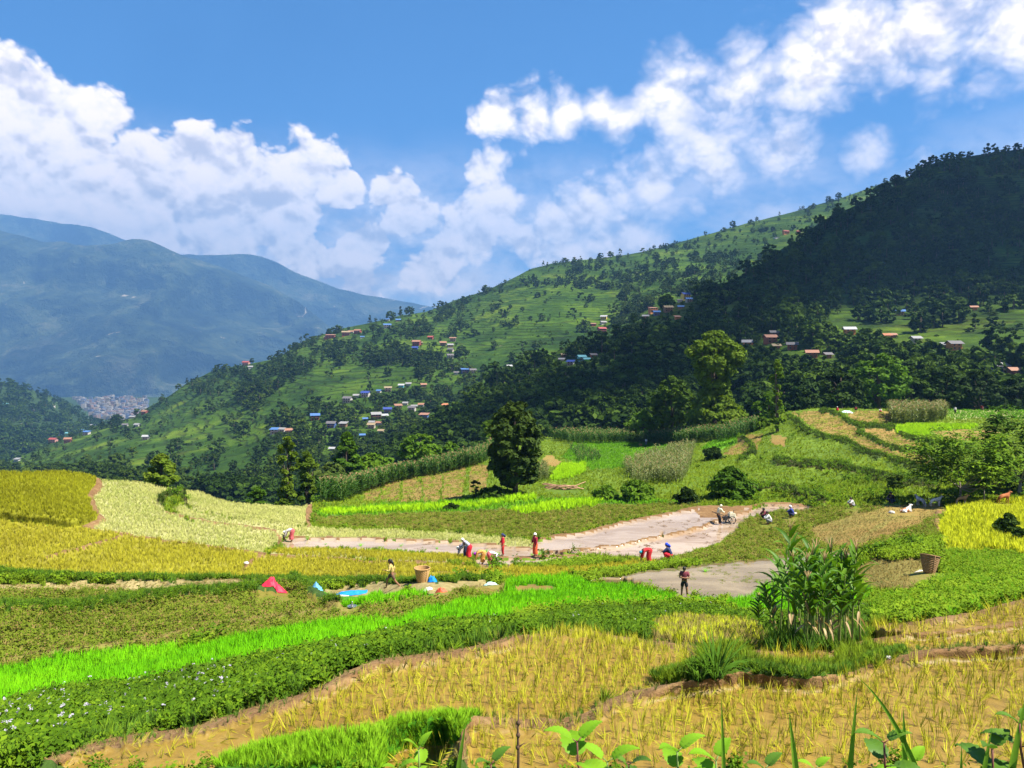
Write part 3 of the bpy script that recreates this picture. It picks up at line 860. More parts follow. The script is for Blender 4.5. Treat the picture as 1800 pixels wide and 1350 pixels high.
RID = np.zeros(PX.shape, np.int32)
LIFT = np.zeros(PX.shape)
for i, r in enumerate(REG):
    if r.get('poly'):
        RID[in_poly(JX, JY, r['poly'])] = i
    elif r.get('line'):
        ld = line_dist(JX, JY, r['line'], r['width'] * 2.2)
        RID[ld < r['width'] * (0.7 + 0.6 * vnoise(PX / 11, PY / 11, 40 + i))] = i
        if r['lift']:
            LIFT = np.maximum(LIFT, r['lift'] * np.clip(1.5 - ld / r['width'], 0, 1))
RISE = np.array([r.get('rise', 0.0) for r in REG])[RID]
Z0 = (HY - PY) * ND / F
ND = ND * (Z0 + RISE) / Z0
LEV = np.array([r['level'] if r.get('level') else np.nan for r in REG])[RID]
wet = ~np.isnan(LEV)
ND = np.where(wet, np.where(wet, LEV, -1.0) * F / (HY - PY), ND)
ND = np.maximum.accumulate(ND + 1e-4 * np.arange(len(nrow))[:, None], axis=0)
for _ in range(4):      # soften the risers a little
    k = ND.copy()
    k[:, 1:-1] = (ND[:, :-2] + 2 * ND[:, 1:-1] + ND[:, 2:]) / 4
    k[1:-1] = (k[:-2] + 2 * k[1:-1] + k[2:]) / 4
    ND = np.where(wet, ND, k)
NX = ND * (PX - 900.0) / F
NZ = (HY - PY) * ND / F
rough_ = (vnoise(NX * 1.3, ND * 1.3, 5, 3) - 0.5) * 0.10 + (vnoise(NX / 3.0, ND / 3.0, 6, 2) - 0.5) * 0.16
damp = np.array([0.25 if r.get('damp') else 0.0 for r in REG])[RID]
NZ = NZ + np.where(wet, np.where(damp > 0, damp * rough_ * 0.5 + LIFT, 0.0), LIFT + rough_ * np.clip(ND / 30, 0.25, 1.0))

# rows between the lowest visible paddy and the bank the camera stands on
FRONT = [(6.3, -3.95), (5.2, -3.55), (4.2, -3.05), (3.3, -2.6), (2.5, -2.2), (1.9, -1.92), (1.3, -1.70), (0.7, -1.62), (0.25, -1.6)]
fx, fd, fz = [], [], []
for (d, z) in FRONT:
    fd.append(np.full(len(ncol), d))
    fx.append(d * (ncol - 900.0) / F)
    fz.append(np.full(len(ncol), z) + 0.08 * (vnoise(fx[-1] * 2, fd[-1] * 2, 9, 2) - 0.5))
nf = len(FRONT)
# rows behind the crest: the ground falls away towards the valley
bx, bd, bz = [], [], []
for k, (m_, dz) in enumerate(((1.06, -2.5), (1.25, -9.0), (1.6, -22.0))):
    d = ND[-1] * m_
    bd.append(d)
    bx.append(d * (ncol - 900.0) / F)
    bz.append(NZ[-1] + dz)
GX = np.concatenate([np.array(fx[::-1]), NX, np.array(bx)])
GY = np.concatenate([np.array(fd[::-1]), ND, np.array(bd)])
GZ = np.concatenate([np.array(fz[::-1]), NZ, np.array(bz)])
GR = np.concatenate([np.zeros((nf, len(ncol)), np.int32), RID, np.zeros((3, len(ncol)), np.int32)])
REG.append(dict(name='camera_bank', mat='weeds', pl=None))
GR[:nf] = len(REG) - 1
NR, NC = GX.shape
PYx = np.concatenate([np.full((nf, NC), 1351.0), PYg, np.full((3, NC), 0.0)])
above = np.concatenate([np.zeros((nf, NC), bool), PYg < crest_y[None, :] - 2.5, np.zeros((3, NC), bool)])
GV = np.stack([GX, GY, GZ], -1).reshape(-1, 3)
ii = np.arange(NR * NC).reshape(NR, NC)
quads = np.stack([ii[:-1, :-1], ii[:-1, 1:], ii[1:, 1:], ii[1:, :-1]], -1).reshape(-1, 4)
fr = GR[:-1, :-1].reshape(-1)
dead = (above[:-1, :-1] & above[:-1, 1:] & above[1:, 1:] & above[1:, :-1]).reshape(-1)
# collapse the dead rows onto the crest: the row behind the crest joins it directly
quads, fr = quads[~dead], fr[~dead]
p0, p1, p2, p3 = (GV[quads[:, k]] for k in range(4))
farea = 0.5 * np.linalg.norm(np.cross(p2 - p0, p3 - p1), axis=1)
fy = GY.reshape(-1)[quads[:, 0]]
reg_obj = {}
for i, r in enumerate(REG):
    q = quads[fr == i]
    if len(q) == 0:
        continue
    used, inv = np.unique(q, return_inverse=True)
    me = mesh_np(r['name'], GV[used], inv.reshape(-1, 4), [M[r['mat']]])
    reg_obj[i] = link(r['name'], me, kind='structure')

# the ground the photographer stands on, and the slope to both sides and behind
sx, sy = np.meshgrid(np.linspace(-160, 160, 81), np.concatenate([np.linspace(-150, -6, 30), np.linspace(-5, 0.3, 12)]))
sz = -1.66 - 0.10 * np.abs(sx) * 0.3 + np.clip(-sy - 6, 0, None) * 0.12 + 0.15 * (vnoise(sx / 3, sy / 3, 12, 3) - 0.5)
si = np.arange(sx.size).reshape(sx.shape)
sq = np.stack([si[:-1, :-1], si[:-1, 1:], si[1:, 1:], si[1:, :-1]], -1).reshape(-1, 4)
link('grass_path', mesh_np('grass_path', np.stack([sx, sy, sz], -1).reshape(-1, 3), sq, [M['weeds']]), kind='structure')

# the slope goes on to both sides beyond the fields
for cix, sg in ((0, -1.0), (NC - 1, 1.0)):
    ok_ = ~above[:, cix]
    ex, ey, ez = GX[ok_, cix], GY[ok_, cix], GZ[ok_, cix]
    steps = (0.0, 1.5, 5.0, 15.0, 45.0)
    V_ = np.stack([np.stack([ex + sg * k * (1 + ey / 40), ey, ez + 0.25 * (vnoise(ex + k, ey, 33, 2) - 0.5) * min(k, 1)], -1) for k in steps], 0)
    n_ = len(ex)
    id_ = np.arange(V_.shape[0] * n_).reshape(V_.shape[0], n_)
    link('side_slope', mesh_np('side_slope', V_.reshape(-1, 3), np.stack([id_[:-1, :-1], id_[:-1, 1:], id_[1:, 1:], id_[1:, :-1]], -1).reshape(-1, 4), [M['slope']]), kind='structure')


def gp(px, py):
    """point of the near ground seen at a photograph pixel"""
    c = int(round((px + 420) / 3.0))
    c = min(max(c, 0), len(ncol) - 1)
    r = int(round((1350 - py) / 2.5))
    r = min(max(r, 0), len(nrow) - 1)
    while r > 0 and PYg[r, c] < crest_y[c]:
        r -= 1
    return Vector((ND[r, c] * (px - 900.0) / F, ND[r, c], NZ[r, c]))


def gz(x, y):
    """height of the near ground under world points"""
    x, y = np.atleast_1d(x).astype(float), np.atleast_1d(y).astype(float)
    c = np.clip(np.round((x / np.maximum(y, 0.2) * F + 900 + 420) / 3.0).astype(int), 0, NC - 1)
    out = np.empty(len(x))
    for k in np.unique(c):
        s = c == k
        out[s] = np.interp(y[s], GY[:, k], GZ[:, k])
    return out


def spread_on(ids, n, power=0.0, dmin=0.0, dmax=1e9):
    """random points on regions, by true area times distance**power"""
    sel = np.isin(fr, ids) & (fy >= dmin) & (fy <= dmax)
    q = quads[sel]
    w = np.clip(farea[sel], 0, 3.0 * np.median(farea[sel])) * fy[sel] ** power
    pick = rng.choice(len(q), n, p=w / w.sum())
    u, v_ = rng.random((n, 1)), rng.random((n, 1))
    a, b, c, d = (GV[q[pick][:, k]] for k in range(4))
    return a * (1 - u) * (1 - v_) + b * u * (1 - v_) + c * u * v_ + d * (1 - u) * v_


def regs_with(pl):
    return [i for i, r in enumerate(REG) if r.get('pl') == pl and (fr == i).any()]


def reg_area(ids):
    return float(farea[np.isin(fr, ids)].sum())


# ================================================================ hills across the valley
def hill_mat(name, cols, s1, s2, terr=0.0, bump=1.0, bscale=0.05, scars=None):
    """wooded or terraced slope; TERR = height of a terrace step in metres"""
    m, n = new_mat(name)
    out = n.node('ShaderNodeOutputMaterial')
    pos = n.node('ShaderNodeTexCoord').outputs['Object']
    a = n.noise(pos, s1, 5.0, 0.62, 0.5)
    b_ = n.noise(pos, s2, 5.0, 0.65)
    f = n.m('ADD', n.m('MULTIPLY', n.m('SUBTRACT', a, 0.5), 2.2), n.m('MULTIPLY_ADD', n.m('SUBTRACT', b_, 0.5), 1.2, 0.5), clamp=True)
    k = len(cols)
    col = n.ramp(f, [(i / (k - 1), c) for i, c in enumerate(cols)])
    h = n.m('MULTIPLY', n.noise(pos, bscale, 6.0, 0.65), bump)
    if terr:
        sep = n.node('ShaderNodeSeparateXYZ')
        n.put(sep.inputs[0], pos)
        wob = n.m('MULTIPLY', n.noise(pos, 0.02, 3.0, 0.5), terr * 3.0)
        st = n.m('FRACT', n.m('DIVIDE', n.m('ADD', sep.outputs[2], wob), terr))
        edge = n.maprange(n.m('ABSOLUTE', n.m('SUBTRACT', st, 0.5)), 0.26, 0.46)
        open_ = n.maprange(n.noise(pos, 0.012, 3.0, 0.55), 0.34, 0.5)
        k2 = n.m('MULTIPLY', n.m('MULTIPLY', edge, open_), n.maprange(n.noise(pos, 0.06, 3.0, 0.6), 0.3, 0.6))
        col = n.mix(n.m('MULTIPLY', k2, 0.85), col, (0.022, 0.034, 0.009))
        # every field its own green
        vo = n.node('ShaderNodeTexVoronoi', feature='F1')
        n.put(vo.inputs['Vector'], n.v('MULTIPLY', n.v('ADD', pos, n.vscale(n.noise(pos, 0.05, 2.0, 0.5, col=True), 14.0)), (0.018, 0.018, 0.11)))
        vo.inputs['Scale'].default_value = 1.0
        fs = n.node('ShaderNodeSeparateColor')
        n.put(fs.inputs[0], vo.outputs['Color'])
        col = n.mix(n.m('MULTIPLY', open_, 0.85), col, n.mix(1.0, col, n.ramp(fs.outputs[0], [(0.0, (0.6, 0.62, 0.6)), (0.5, (1.0, 1.0, 0.9)), (0.85, (1.5, 1.35, 0.9)), (1.0, (1.9, 1.45, 1.0))]), 'MULTIPLY'))
        h = n.m('ADD', h, n.m('MULTIPLY', n.m('MULTIPLY', n.maprange(st, 0.0, 0.25), open_), terr * 0.22))
    if scars:
        sc, th, c3 = scars
        stv = n.v('MULTIPLY', pos, (1.0, 1.0, 0.35))
        col = n.mix(n.maprange(n.noise(stv, sc, 6.0, 0.7, 0.6), th, th + 0.05), col, c3)
    b = n.node('ShaderNodeBsdfPrincipled')
    n.put(b.inputs['Base Color'], col)
    b.inputs['Roughness'].default_value = 0.95
    b.inputs['Specular IOR Level'].default_value = 0.05
    bp = n.node('ShaderNodeBump')
    bp.inputs['Distance'].default_value = 1.0
    n.put(bp.inputs['Height'], h)
    n.l.new(bp.outputs[0], b.inputs['Normal'])
    n.l.new(b.outputs[0], out.inputs[0])
    return m


class Hill:
    def __init__(self, name, sky, ctrl, bottom, x0, x1, step, rows, mat, relief=0.03, rs=(60.0, 5), lam=1e-3, seed=1, sky_wob=2.0):
        self.cols = np.arange(x0, x1 + 1, float(step))
        sx_, sy_ = zip(*sky)
        self.top = np.interp(self.cols, sx_, sy_) + sky_wob * (vnoise(self.cols / 22.0, self.cols * 0, seed, 3) - 0.5)
        bot = np.interp(self.cols, *zip(*bottom))
        bot = np.maximum(bot, self.top + 4)
        t = np.linspace(0, 1, rows)[:, None]
        self.PY = bot[None, :] * (1 - t) + self.top[None, :] * t
        self.PX = np.broadcast_to(self.cols[None, :], self.PY.shape)
        tps = TPS(ctrl, lam)
        D = tps(self.PX, self.PY)
        X = D * (self.PX - 900.0) / F
        Z = D * (HY - self.PY) / F
        n1 = vnoise(X / rs[0] + 31, Z / rs[0] * 1.0 + D / rs[0] * 0.6, seed + 7, rs[1]) - 0.5
        ridge = 1 - np.abs(2 * vnoise(X / rs[0] / 2.2 + 5, (Z * 0.35 + D * 0.35) / rs[0] / 2.2, seed + 9, 4) - 1)
        D = D * (1 + relief * n1 * 2 - relief * (ridge - 0.5) * 1.6)
        self.D = np.maximum.accumulate(D + 1e-3 * np.arange(rows)[:, None], axis=0)
        X = self.D * (self.PX - 900.0) / F
        Z = self.D * (HY - self.PY) / F
        self.X, self.Z = X, Z
        bk = [(1.05, -0.02), (1.2, -0.10), (1.45, -0.22)] if self.D.max() < 2800 else [(1.02, -0.01), (1.06, -0.05), (1.10, -0.10)]
        XX = np.concatenate([X] + [(X[-1] * a)[None] for a, _ in bk])
        YY = np.concatenate([self.D] + [(self.D[-1] * a)[None] for a, _ in bk])
        ZZ = np.concatenate([Z] + [(Z[-1] + c * self.D[-1])[None] for _, c in bk])
        i_ = np.arange(XX.size).reshape(XX.shape)
        q = np.stack([i_[:-1, :-1], i_[:-1, 1:], i_[1:, 1:], i_[1:, :-1]], -1).reshape(-1, 4)
        self.obj = link(name, mesh_np(name, np.stack([XX, YY, ZZ], -1).reshape(-1, 3), q, [mat]), kind='structure')

    def at(self, px, py):
        """distance to the slope seen at photograph pixels (arrays); nan where the slope is not seen"""
        px, py = np.atleast_1d(px).astype(float), np.atleast_1d(py).astype(float)
        c = np.clip(np.round((px - self.cols[0]) / (self.cols[1] - self.cols[0])).astype(int), 0, len(self.cols) - 1)
        bot, top = self.PY[0, c], self.PY[-1, c]
        t = (bot - py) / (bot - top)
        r = t * (self.PY.shape[0] - 1)
        ok = (t >= -0.001) & (t <= 1.001)
        r0 = np.clip(np.floor(r).astype(int), 0, self.PY.shape[0] - 2)
        f_ = np.clip(r - r0, 0, 1)
        d = self.D[r0, c] * (1 - f_) + self.D[r0 + 1, c] * f_
        return np.where(ok, d, np.nan)


SKY_B = [(-420, 850), (-100, 825), (0, 815), (40, 801), (80, 782), (130, 766), (170, 748), (200, 741), (230, 735), (250, 722), (270, 711), (300, 694), (330, 672), (380, 650), (430, 641),
         (480, 632), (500, 622), (525, 606), (550, 593), (600, 578), (650, 567), (700, 556), (750, 548), (800, 528), (850, 512), (900, 490), (935, 472),
         (970, 463), (1010, 459), (1050, 455), (1130, 443), (1200, 424), (1280, 402), (1330, 388), (1400, 371), (1450, 356), (1500, 341), (1560, 319), (1600, 309), (1700, 300), (2220, 280)]
CT_B = [(-420, 850, 700), (-420, 900, 420), (0, 815, 800), (80, 790, 850), (250, 730, 1000), (300, 694, 1050), (430, 641, 1000), (550, 593, 1050), (750, 548, 1150), (900, 490, 1200),
        (1050, 455, 1300), (1200, 424, 1400), (1400, 371, 1500), (1600, 309, 1600), (2220, 280, 1800), (250, 830, 430), (400, 760, 620), (500, 760, 530),
        (625, 702, 620), (690, 725, 570), (740, 605, 820), (800, 700, 620), (1060, 580, 820), (1000, 520, 980), (1180, 535, 800), (1390, 410, 1250),
        (900, 640, 680), (600, 860, 350), (300, 860, 370), (0, 860, 450), (450, 870, 340), (900, 850, 330), (1300, 600, 700), (2000, 600, 700), (1500, 850, 320), (2220, 850, 320)]
BOT = [(-420, 960), (0, 950), (300, 960), (600, 970), (900, 900), (1200, 880), (1400, 850), (2220, 840)]
M['hillB'] = hill_mat('terraced_green_slope', [(0.011, 0.026, 0.004), (0.024, 0.053, 0.006), (0.041, 0.081, 0.008), (0.066, 0.108, 0.011)], 0.012, 0.11, terr=3.6, bump=2.5, bscale=0.06, scars=(0.02, 0.70, (0.16, 0.14, 0.07)))
M['hillA'] = hill_mat('wooded_slope', [(0.012, 0.024, 0.005), (0.024, 0.046, 0.007), (0.042, 0.078, 0.009), (0.07, 0.115, 0.012)], 0.014, 0.12, terr=3.2, bump=2.5, bscale=0.08, scars=(0.018, 0.70, (0.10, 0.05, 0.028)))
M['hillC'] = hill_mat('low_wooded_slope', [(0.018, 0.034, 0.010), (0.03, 0.055, 0.014), (0.05, 0.085, 0.018)], 0.006, 0.05, bump=8.0, bscale=0.03, scars=(0.012, 0.70, (0.30, 0.26, 0.20)))
M['mountain'] = hill_mat('far_mountainside', [(0.006, 0.010, 0.006), (0.018, 0.028, 0.012), (0.045, 0.060, 0.022), (0.11, 0.11, 0.06)], 0.0016, 0.009, bump=220.0, bscale=0.0035, scars=(0.004, 0.645, (0.42, 0.35, 0.26)))
hillB = Hill('terraced_hill', SKY_B, CT_B, BOT, -420, 2220, 5, 150, M['hillB'], 0.018, (70.0, 4), seed=3)
SKY_A = [(560, 890), (640, 850), (700, 806), (740, 775), (790, 742), (820, 715), (850, 690), (870, 672), (900, 655), (960, 628), (1000, 606), (1040, 596), (1080, 588), (1130, 562), (1170, 540), (1210, 522), (1250, 508),
         (1300, 485), (1330, 470), (1355, 455), (1370, 440), (1400, 424), (1440, 392), (1480, 372), (1530, 348), (1565, 330), (1590, 316), (1608, 303), (1625, 293),
         (1650, 284), (1690, 277), (1730, 271), (1770, 265), (1800, 261), (2220, 215)]
CT_A = [(560, 890, 300), (2220, 215, 800), (1800, 261, 760), (1610, 302, 760), (1500, 362, 720), (1400, 424, 680), (1300, 485, 620), (1130, 562, 560), (1000, 606, 520), (850, 690, 430),
        (700, 806, 340), (1690, 610, 330), (1500, 585, 385), (1360, 605, 370), (1580, 550, 430), (1780, 650, 270), (1300, 700, 285), (1100, 750, 255), (1600, 700, 235),
        (1000, 775, 255), (850, 820, 265), (1600, 450, 570), (1800, 450, 540), (1800, 745, 205), (1400, 745, 205), (2220, 600, 330), (2220, 760, 200), (700, 900, 240), (1000, 880, 215), (1500, 850, 180), (2220, 850, 180)]
hillA = Hill('wooded_spur', SKY_A, CT_A, BOT, 560, 2220, 5, 150, M['hillA'], 0.03, (45.0, 4), seed=5)
hillC = Hill('low_hill', [(-420, 630), (-150, 650), (0, 670), (60, 686), (90, 697), (120, 711), (150, 732), (200, 752), (250, 768), (330, 800)],
             [(-420, 630, 1700), (0, 670, 1750), (120, 711, 1850), (200, 752, 1750), (330, 800, 1500), (0, 760, 1350), (0, 830, 1000), (-420, 830, 1000), (330, 850, 1000), (150, 780, 1400)],
             [(-420, 860), (330, 860)], -420, 330, 6, 50, M['hillC'], 0.03, (120.0, 4), seed=7, sky_wob=5)
SKY_E = [(-420, 330), (-200, 370), (0, 405), (40, 415), (75, 426), (110, 424), (150, 433), (200, 428), (235, 420), (262, 421), (290, 436), (330, 452), (400, 473), (470, 500),
         (520, 528), (560, 558), (600, 592), (680, 650), (760, 690), (2220, 700)]
hillE = Hill('mountain', SKY_E, [(-420, 330, 7840), (0, 405, 7520), (250, 420, 7680), (400, 473, 7840), (520, 528, 7680), (600, 592, 7200), (760, 690, 6240), (0, 700, 5280), (250, 700, 5440), (600, 720, 5600),
                                (-420, 700, 5280), (150, 560, 6240), (400, 600, 6560), (2220, 700, 6400), (1500, 730, 5600), (0, 760, 4640), (700, 760, 4640), (-420, 760, 4640)],
             [(-420, 765), (2220, 765)], -420, 2220, 7, 110, M['mountain'], 0.085, (650.0, 5), seed=9, sky_wob=4)
hillF = Hill('mountain', [(-420, 470), (200, 460), (330, 447), (380, 449), (420, 446), (460, 450), (490, 462), (520, 479), (560, 494), (600, 509), (650, 520), (690, 527), (750, 537), (850, 556), (1000, 580), (2220, 640)],
             [(-420, 460, 9600), (420, 446, 9440), (600, 509, 9440), (750, 537, 9440), (1000, 580, 9440), (2220, 640, 9920), (400, 640, 8160), (800, 640, 8160), (2220, 720, 8160), (-420, 640, 8160), (500, 560, 8800)],
             [(-420, 660), (2220, 720)], -420, 2220, 8, 60, M['mountain'], 0.05, (640.0, 4), seed=12, sky_wob=3)
hillG = Hill('mountain', [(-420, 372), (-200, 374), (0, 377), (60, 384), (100, 391), (160, 399), (210, 418), (260, 436), (330, 460), (500, 500), (700, 560)],
             [(-420, 372, 10720), (0, 377, 10560), (210, 418, 10400), (700, 560, 10400), (0, 500, 9920), (700, 620, 9760), (-420, 500, 9920)],
             [(-420, 520), (700, 640)], -420, 700, 8, 40, M['mountain'], 0.05, (640.0, 4), seed=14, sky_wob=3)
# valley bottom under everything
vx, vy = np.meshgrid(np.linspace(-11000, 11000, 50), np.linspace(-280, 11700, 50))
vi = np.arange(vx.size).reshape(vx.shape)
vz = -545.0 + 20.0 * (vnoise(vx / 900, vy / 900, 21, 3) - 0.5)
link('valley_floor', mesh_np('valley_floor', np.stack([vx, vy, vz], -1).reshape(-1, 3), np.stack([vi[:-1, :-1], vi[:-1, 1:], vi[1:, 1:], vi[1:, :-1]], -1).reshape(-1, 4), [M['hillC']]), kind='structure')

# ---------------------------------------------------------------- the air: pale haze that turns the far ranges blue
HAZE_TOP = 2270.0
hz, nh = new_mat('valley_haze')
ho = nh.node('ShaderNodeOutputMaterial')
pv = nh.node('ShaderNodeVolumePrincipled')
pv.inputs['Color'].default_value = (0.165, 0.37, 0.73, 1.0)
pv.inputs['Density'].default_value = HAZE_DENSITY = 1.35e-4
pv.inputs['Anisotropy'].default_value = 0.1
nh.l.new(pv.outputs[0], ho.inputs['Volume'])
hb = MB()
hb.box((0, 6500, (HAZE_TOP - 1250) / 2), (27000, 14000, HAZE_TOP + 1250))
haze = hb.obj('haze', hz, None, smooth=False)
haze['kind'] = 'stuff'

# ---------------------------------------------------------------- the cumulus above the right slope: its shadow darkens the wooded spur
cm_, cn = new_mat('cloud_white')
co = cn.node('ShaderNodeOutputMaterial')
cb = cn.node('ShaderNodeBsdfDiffuse')
cb.inputs[0].default_value = (0.86, 0.86, 0.87, 1.0)
ctr = cn.node('ShaderNodeBsdfTransparent')
cmx = cn.node('ShaderNodeMixShader')
cmx.inputs[0].default_value = 0.73
cn.l.new(cb.outputs[0], cmx.inputs[1])
cn.l.new(ctr.outputs[0], cmx.inputs[2])
cn.l.new(cmx.outputs[0], co.inputs[0])


def cloud(spots, alt, seed):
    r = np.random.default_rng(seed)
    b = MB()
    for (px, py, h, rad) in spots:
        d = h.at(px, py)[0]
        g = np.array([d * (px - 900) / F, d, d * (HY - py) / F])
        t = (alt - g[2]) / SUN.z
        c = g + np.array(SUN) * t
        ph = r.random(3) * 9

        def lump(v):
            k = 1 + 0.34 * (vnoise(v[:, 0] * 1.7 + ph[0] + v[:, 2], v[:, 1] * 1.7 + ph[1], seed, 3) - 0.5) + 0.12 * (vnoise(v[:, 0] * 5 + ph[2], v[:, 1] * 5 + v[:, 2] * 3, seed, 2) - 0.5)
            v = v * k[:, None]
            v[:, 2] = np.where(v[:, 2] < 0, v[:, 2] * 0.35, v[:, 2])
            return v
        b.ball(c, (rad, rad, rad * 0.55), 28, 18, 0, None, lump)
    b.obj('cloud', cm_, None, kind='stuff')


cloud([(1790, 310, hillA, 130), (1690, 340, hillA, 125), (1600, 385, hillA, 115), (1530, 420, hillA, 105), (1720, 440, hillA, 115), (1800, 430, hillA, 110), (1610, 490, hillA, 62), (1460, 450, hillA, 95),
       (1700, 505, hillA, 48), (1390, 490, hillA, 85), (1310, 540, hillA, 80), (1230, 590, hillA, 66), (1170, 645, hillA, 56), (1090, 625, hillA, 62), (1040, 690, hillA, 56), (960, 720, hillA, 46),
       (1130, 705, hillA, 44), (1480, 520, hillA, 42), (1890, 380, hillA, 140), (1960, 300, hillA, 170)], HAZE_TOP + 180.0, 5)
cloud([(120, 600, hillE, 330), (210, 650, hillE, 250), (300, 655, hillE, 170), (40, 640, hillE, 260)], HAZE_TOP + 600.0, 6)


# ================================================================ trees
def unit(v):
    return v / (np.linalg.norm(v, axis=-1, keepdims=True) + 1e-9)


def cards(cen, nrm, size, aspect=1.6, r=None, droop=0.0):
    """one folded diamond leaf per centre, facing NRM"""
    r = r or rng
    n = len(cen)
    a = unit(np.cross(nrm, unit(r.normal(size=(n, 3)))))
    if droop:
        a = unit(a + np.array([0, 0, -droop]))
        a = unit(a - nrm * (a * nrm).sum(-1, keepdims=True) * 0.5)
    b = unit(np.cross(nrm, a))
    s = np.broadcast_to(np.asarray(size, float), (n,))[:, None]
    L, Wd = a * s * aspect * 0.5, b * s * 0.5
    v = np.stack([cen - L, cen + Wd + nrm * s * 0.12, cen + L, cen - Wd + nrm * s * 0.12], 1).reshape(-1, 3)
    k = np.arange(n)[:, None] * 4
    return v, np.concatenate([k, k + 1, k + 2, k + 3], 1)


def crown(seed, clumps, per, leaf, shape, aspect=1.6, jit=0.55, up=0.35, droop=0.0, csize=0.3):
    """shape(t) -> radius of the crown at height t (0..1); unit height from z=0 to 1. Leaves sit on many small clumps."""
    r = np.random.default_rng(seed)
    t = r.random(clumps) ** 0.85
    rad = np.array([shape(x) for x in t])
    ph = r.random(clumps) * 2 * math.pi
    rr = rad * (0.25 + 0.75 * r.random(clumps) ** 0.45)
    cc = np.stack([rr * np.cos(ph), rr * np.sin(ph), t], 1)
    cr = csize * (0.6 + 0.7 * r.random(clumps)) * np.maximum(rad, 0.35 * rad.max())
    dirs = unit(r.normal(size=(clumps, per, 3)) + np.array([0, 0, up]))
    cen = cc[:, None, :] + dirs * (cr[:, None, None] * (0.45 + 0.6 * r.random((clumps, per, 1)))) * np.array([1.0, 1.0, 0.75])
    out = unit(cc * np.array([1, 1, 0.0]) + np.array([0, 0, 0.05]))[:, None, :]
    nrm = unit(dirs + 0.35 * out + np.array([0, 0, up]) + jit * r.normal(size=(clumps, per, 3)))
    v, f = cards(cen.reshape(-1, 3), nrm.reshape(-1, 3), leaf * (0.7 + 0.6 * r.random(clumps * per)), aspect, r, droop)
    return v, f, cc


def sh_round(w, lo=0.12):
    return lambda t: w * math.sqrt(max(0.0, 1 - (2 * (t - 0.5)) ** 2)) * (1.0 - 0.15 * t) + 0.02


def sh_cone(w):
    return lambda t: w * (1.02 - t) ** 0.8 * min(1.0, 0.4 + t * 5)


def sh_col(w):
    return lambda t: w * (0.74 + 0.26 * math.sin(9 * t + 0.8)) * min(1, (1 - t) * 4 + 0.3)


def sh_dome(w):
    return lambda t: w * (1 - t ** 2.4) ** 0.6 * min(1, 0.55 + t * 1.4) + 0.02


LEAFSPEC = dict(spec=0.08, rough=0.7)
LEAF = {
    'deep': leafy('deep_green_leaves', (0.010, 0.023, 0.002), (0.028, 0.060, 0.004), (0.080, 0.135, 0.007), **LEAFSPEC, trans=0.2, pscale=0.01),
    'mid': leafy('green_leaves', (0.013, 0.028, 0.004), (0.028, 0.056, 0.006), (0.085, 0.130, 0.010), **LEAFSPEC, trans=0.25, pscale=0.01),
    'dark': leafy('dark_glossy_leaves', (0.020, 0.040, 0.006), (0.048, 0.080, 0.010), (0.10, 0.13, 0.02), **LEAFSPEC, trans=0.2, pscale=0.4),
    'lime': leafy('fresh_green_leaves', (0.05, 0.10, 0.006), (0.11, 0.19, 0.010), (0.19, 0.28, 0.02), **LEAFSPEC, trans=0.4, pscale=0.3),
    'olive': leafy('yellow_green_leaves', (0.045, 0.085, 0.006), (0.10, 0.16, 0.010), (0.20, 0.26, 0.025), **LEAFSPEC, trans=0.35, pscale=0.3),
    'broad': leafy('long_drooping_leaves', (0.016, 0.045, 0.002), (0.06, 0.13, 0.005), (0.20, 0.31, 0.014), **LEAFSPEC, trans=0.25, pscale=0.5),
    'green': leafy('bright_green_leaves', (0.035, 0.085, 0.005), (0.075, 0.155, 0.008), (0.13, 0.225, 0.014), **LEAFSPEC, trans=0.35, pscale=0.3),
}
BARK = plain('grey_bark', (0.085, 0.065, 0.045), 0.9, 0.35, 6.0, bump=0.02)
BARKP = plain('pale_bark', (0.21, 0.18, 0.13), 0.9, 0.3, 6.0, bump=0.02)


def trunk_mb(height, r0, lean=0.0, limbs=(), seed=0):
    b = MB()
    r = np.random.default_rng(seed)
    n = 7
    pts = [(lean * (i / n) ** 1.5 * height + 0.04 * height * (r.random() - 0.5) * (i > 0), 0.03 * height * (r.random() - 0.5) * (i > 0), -0.3 + (height + 0.3) * i / n) for i in range(n + 1)]
    b.tube(pts, [r0 * (1.25 if i == 0 else 1 - 0.8 * i / n) for i in range(n + 1)], 8)
    for (c) in limbs:
        z0 = max(0.12 * height, min(0.8 * height, c[2] * 0.55))
        i = min(n - 1, int(z0 / height * n))
        p0 = np.array(pts[i])
        c = np.array(c)
        mid = (p0 + c) / 2 + np.array([0, 0, 0.1 * np.linalg.norm(c - p0)]) * (r.random() - 0.2)
        b.tube([p0, mid, c], [r0 * 0.42, r0 * 0.26, r0 * 0.08], 5)
    return b


# far trees of the wooded slopes: a few kinds, every one a crown on its trunk, one unit high
def far_proto(seed, shape, clumps, per, leaf, base=0.10, aspect=1.4):
    v, f, cc = crown(seed, clumps, per, leaf, shape, aspect)
    v = v * np.array([1, 1, 1 - base]) + np.array([0, 0, base])
    tb = MB()
    tb.tube([(0, 0, -0.15), (0.01, 0, 0.3), (0, 0.01, 0.75)], [0.035, 0.025, 0.008], 5)
    tv, tf, _ = tb.arrays()
    return np.concatenate([v, tv]), [tuple(q) for q in f] + [tuple(i + len(v) for i in q) for q in tf], [0] * len(f) + [1] * len(tf)


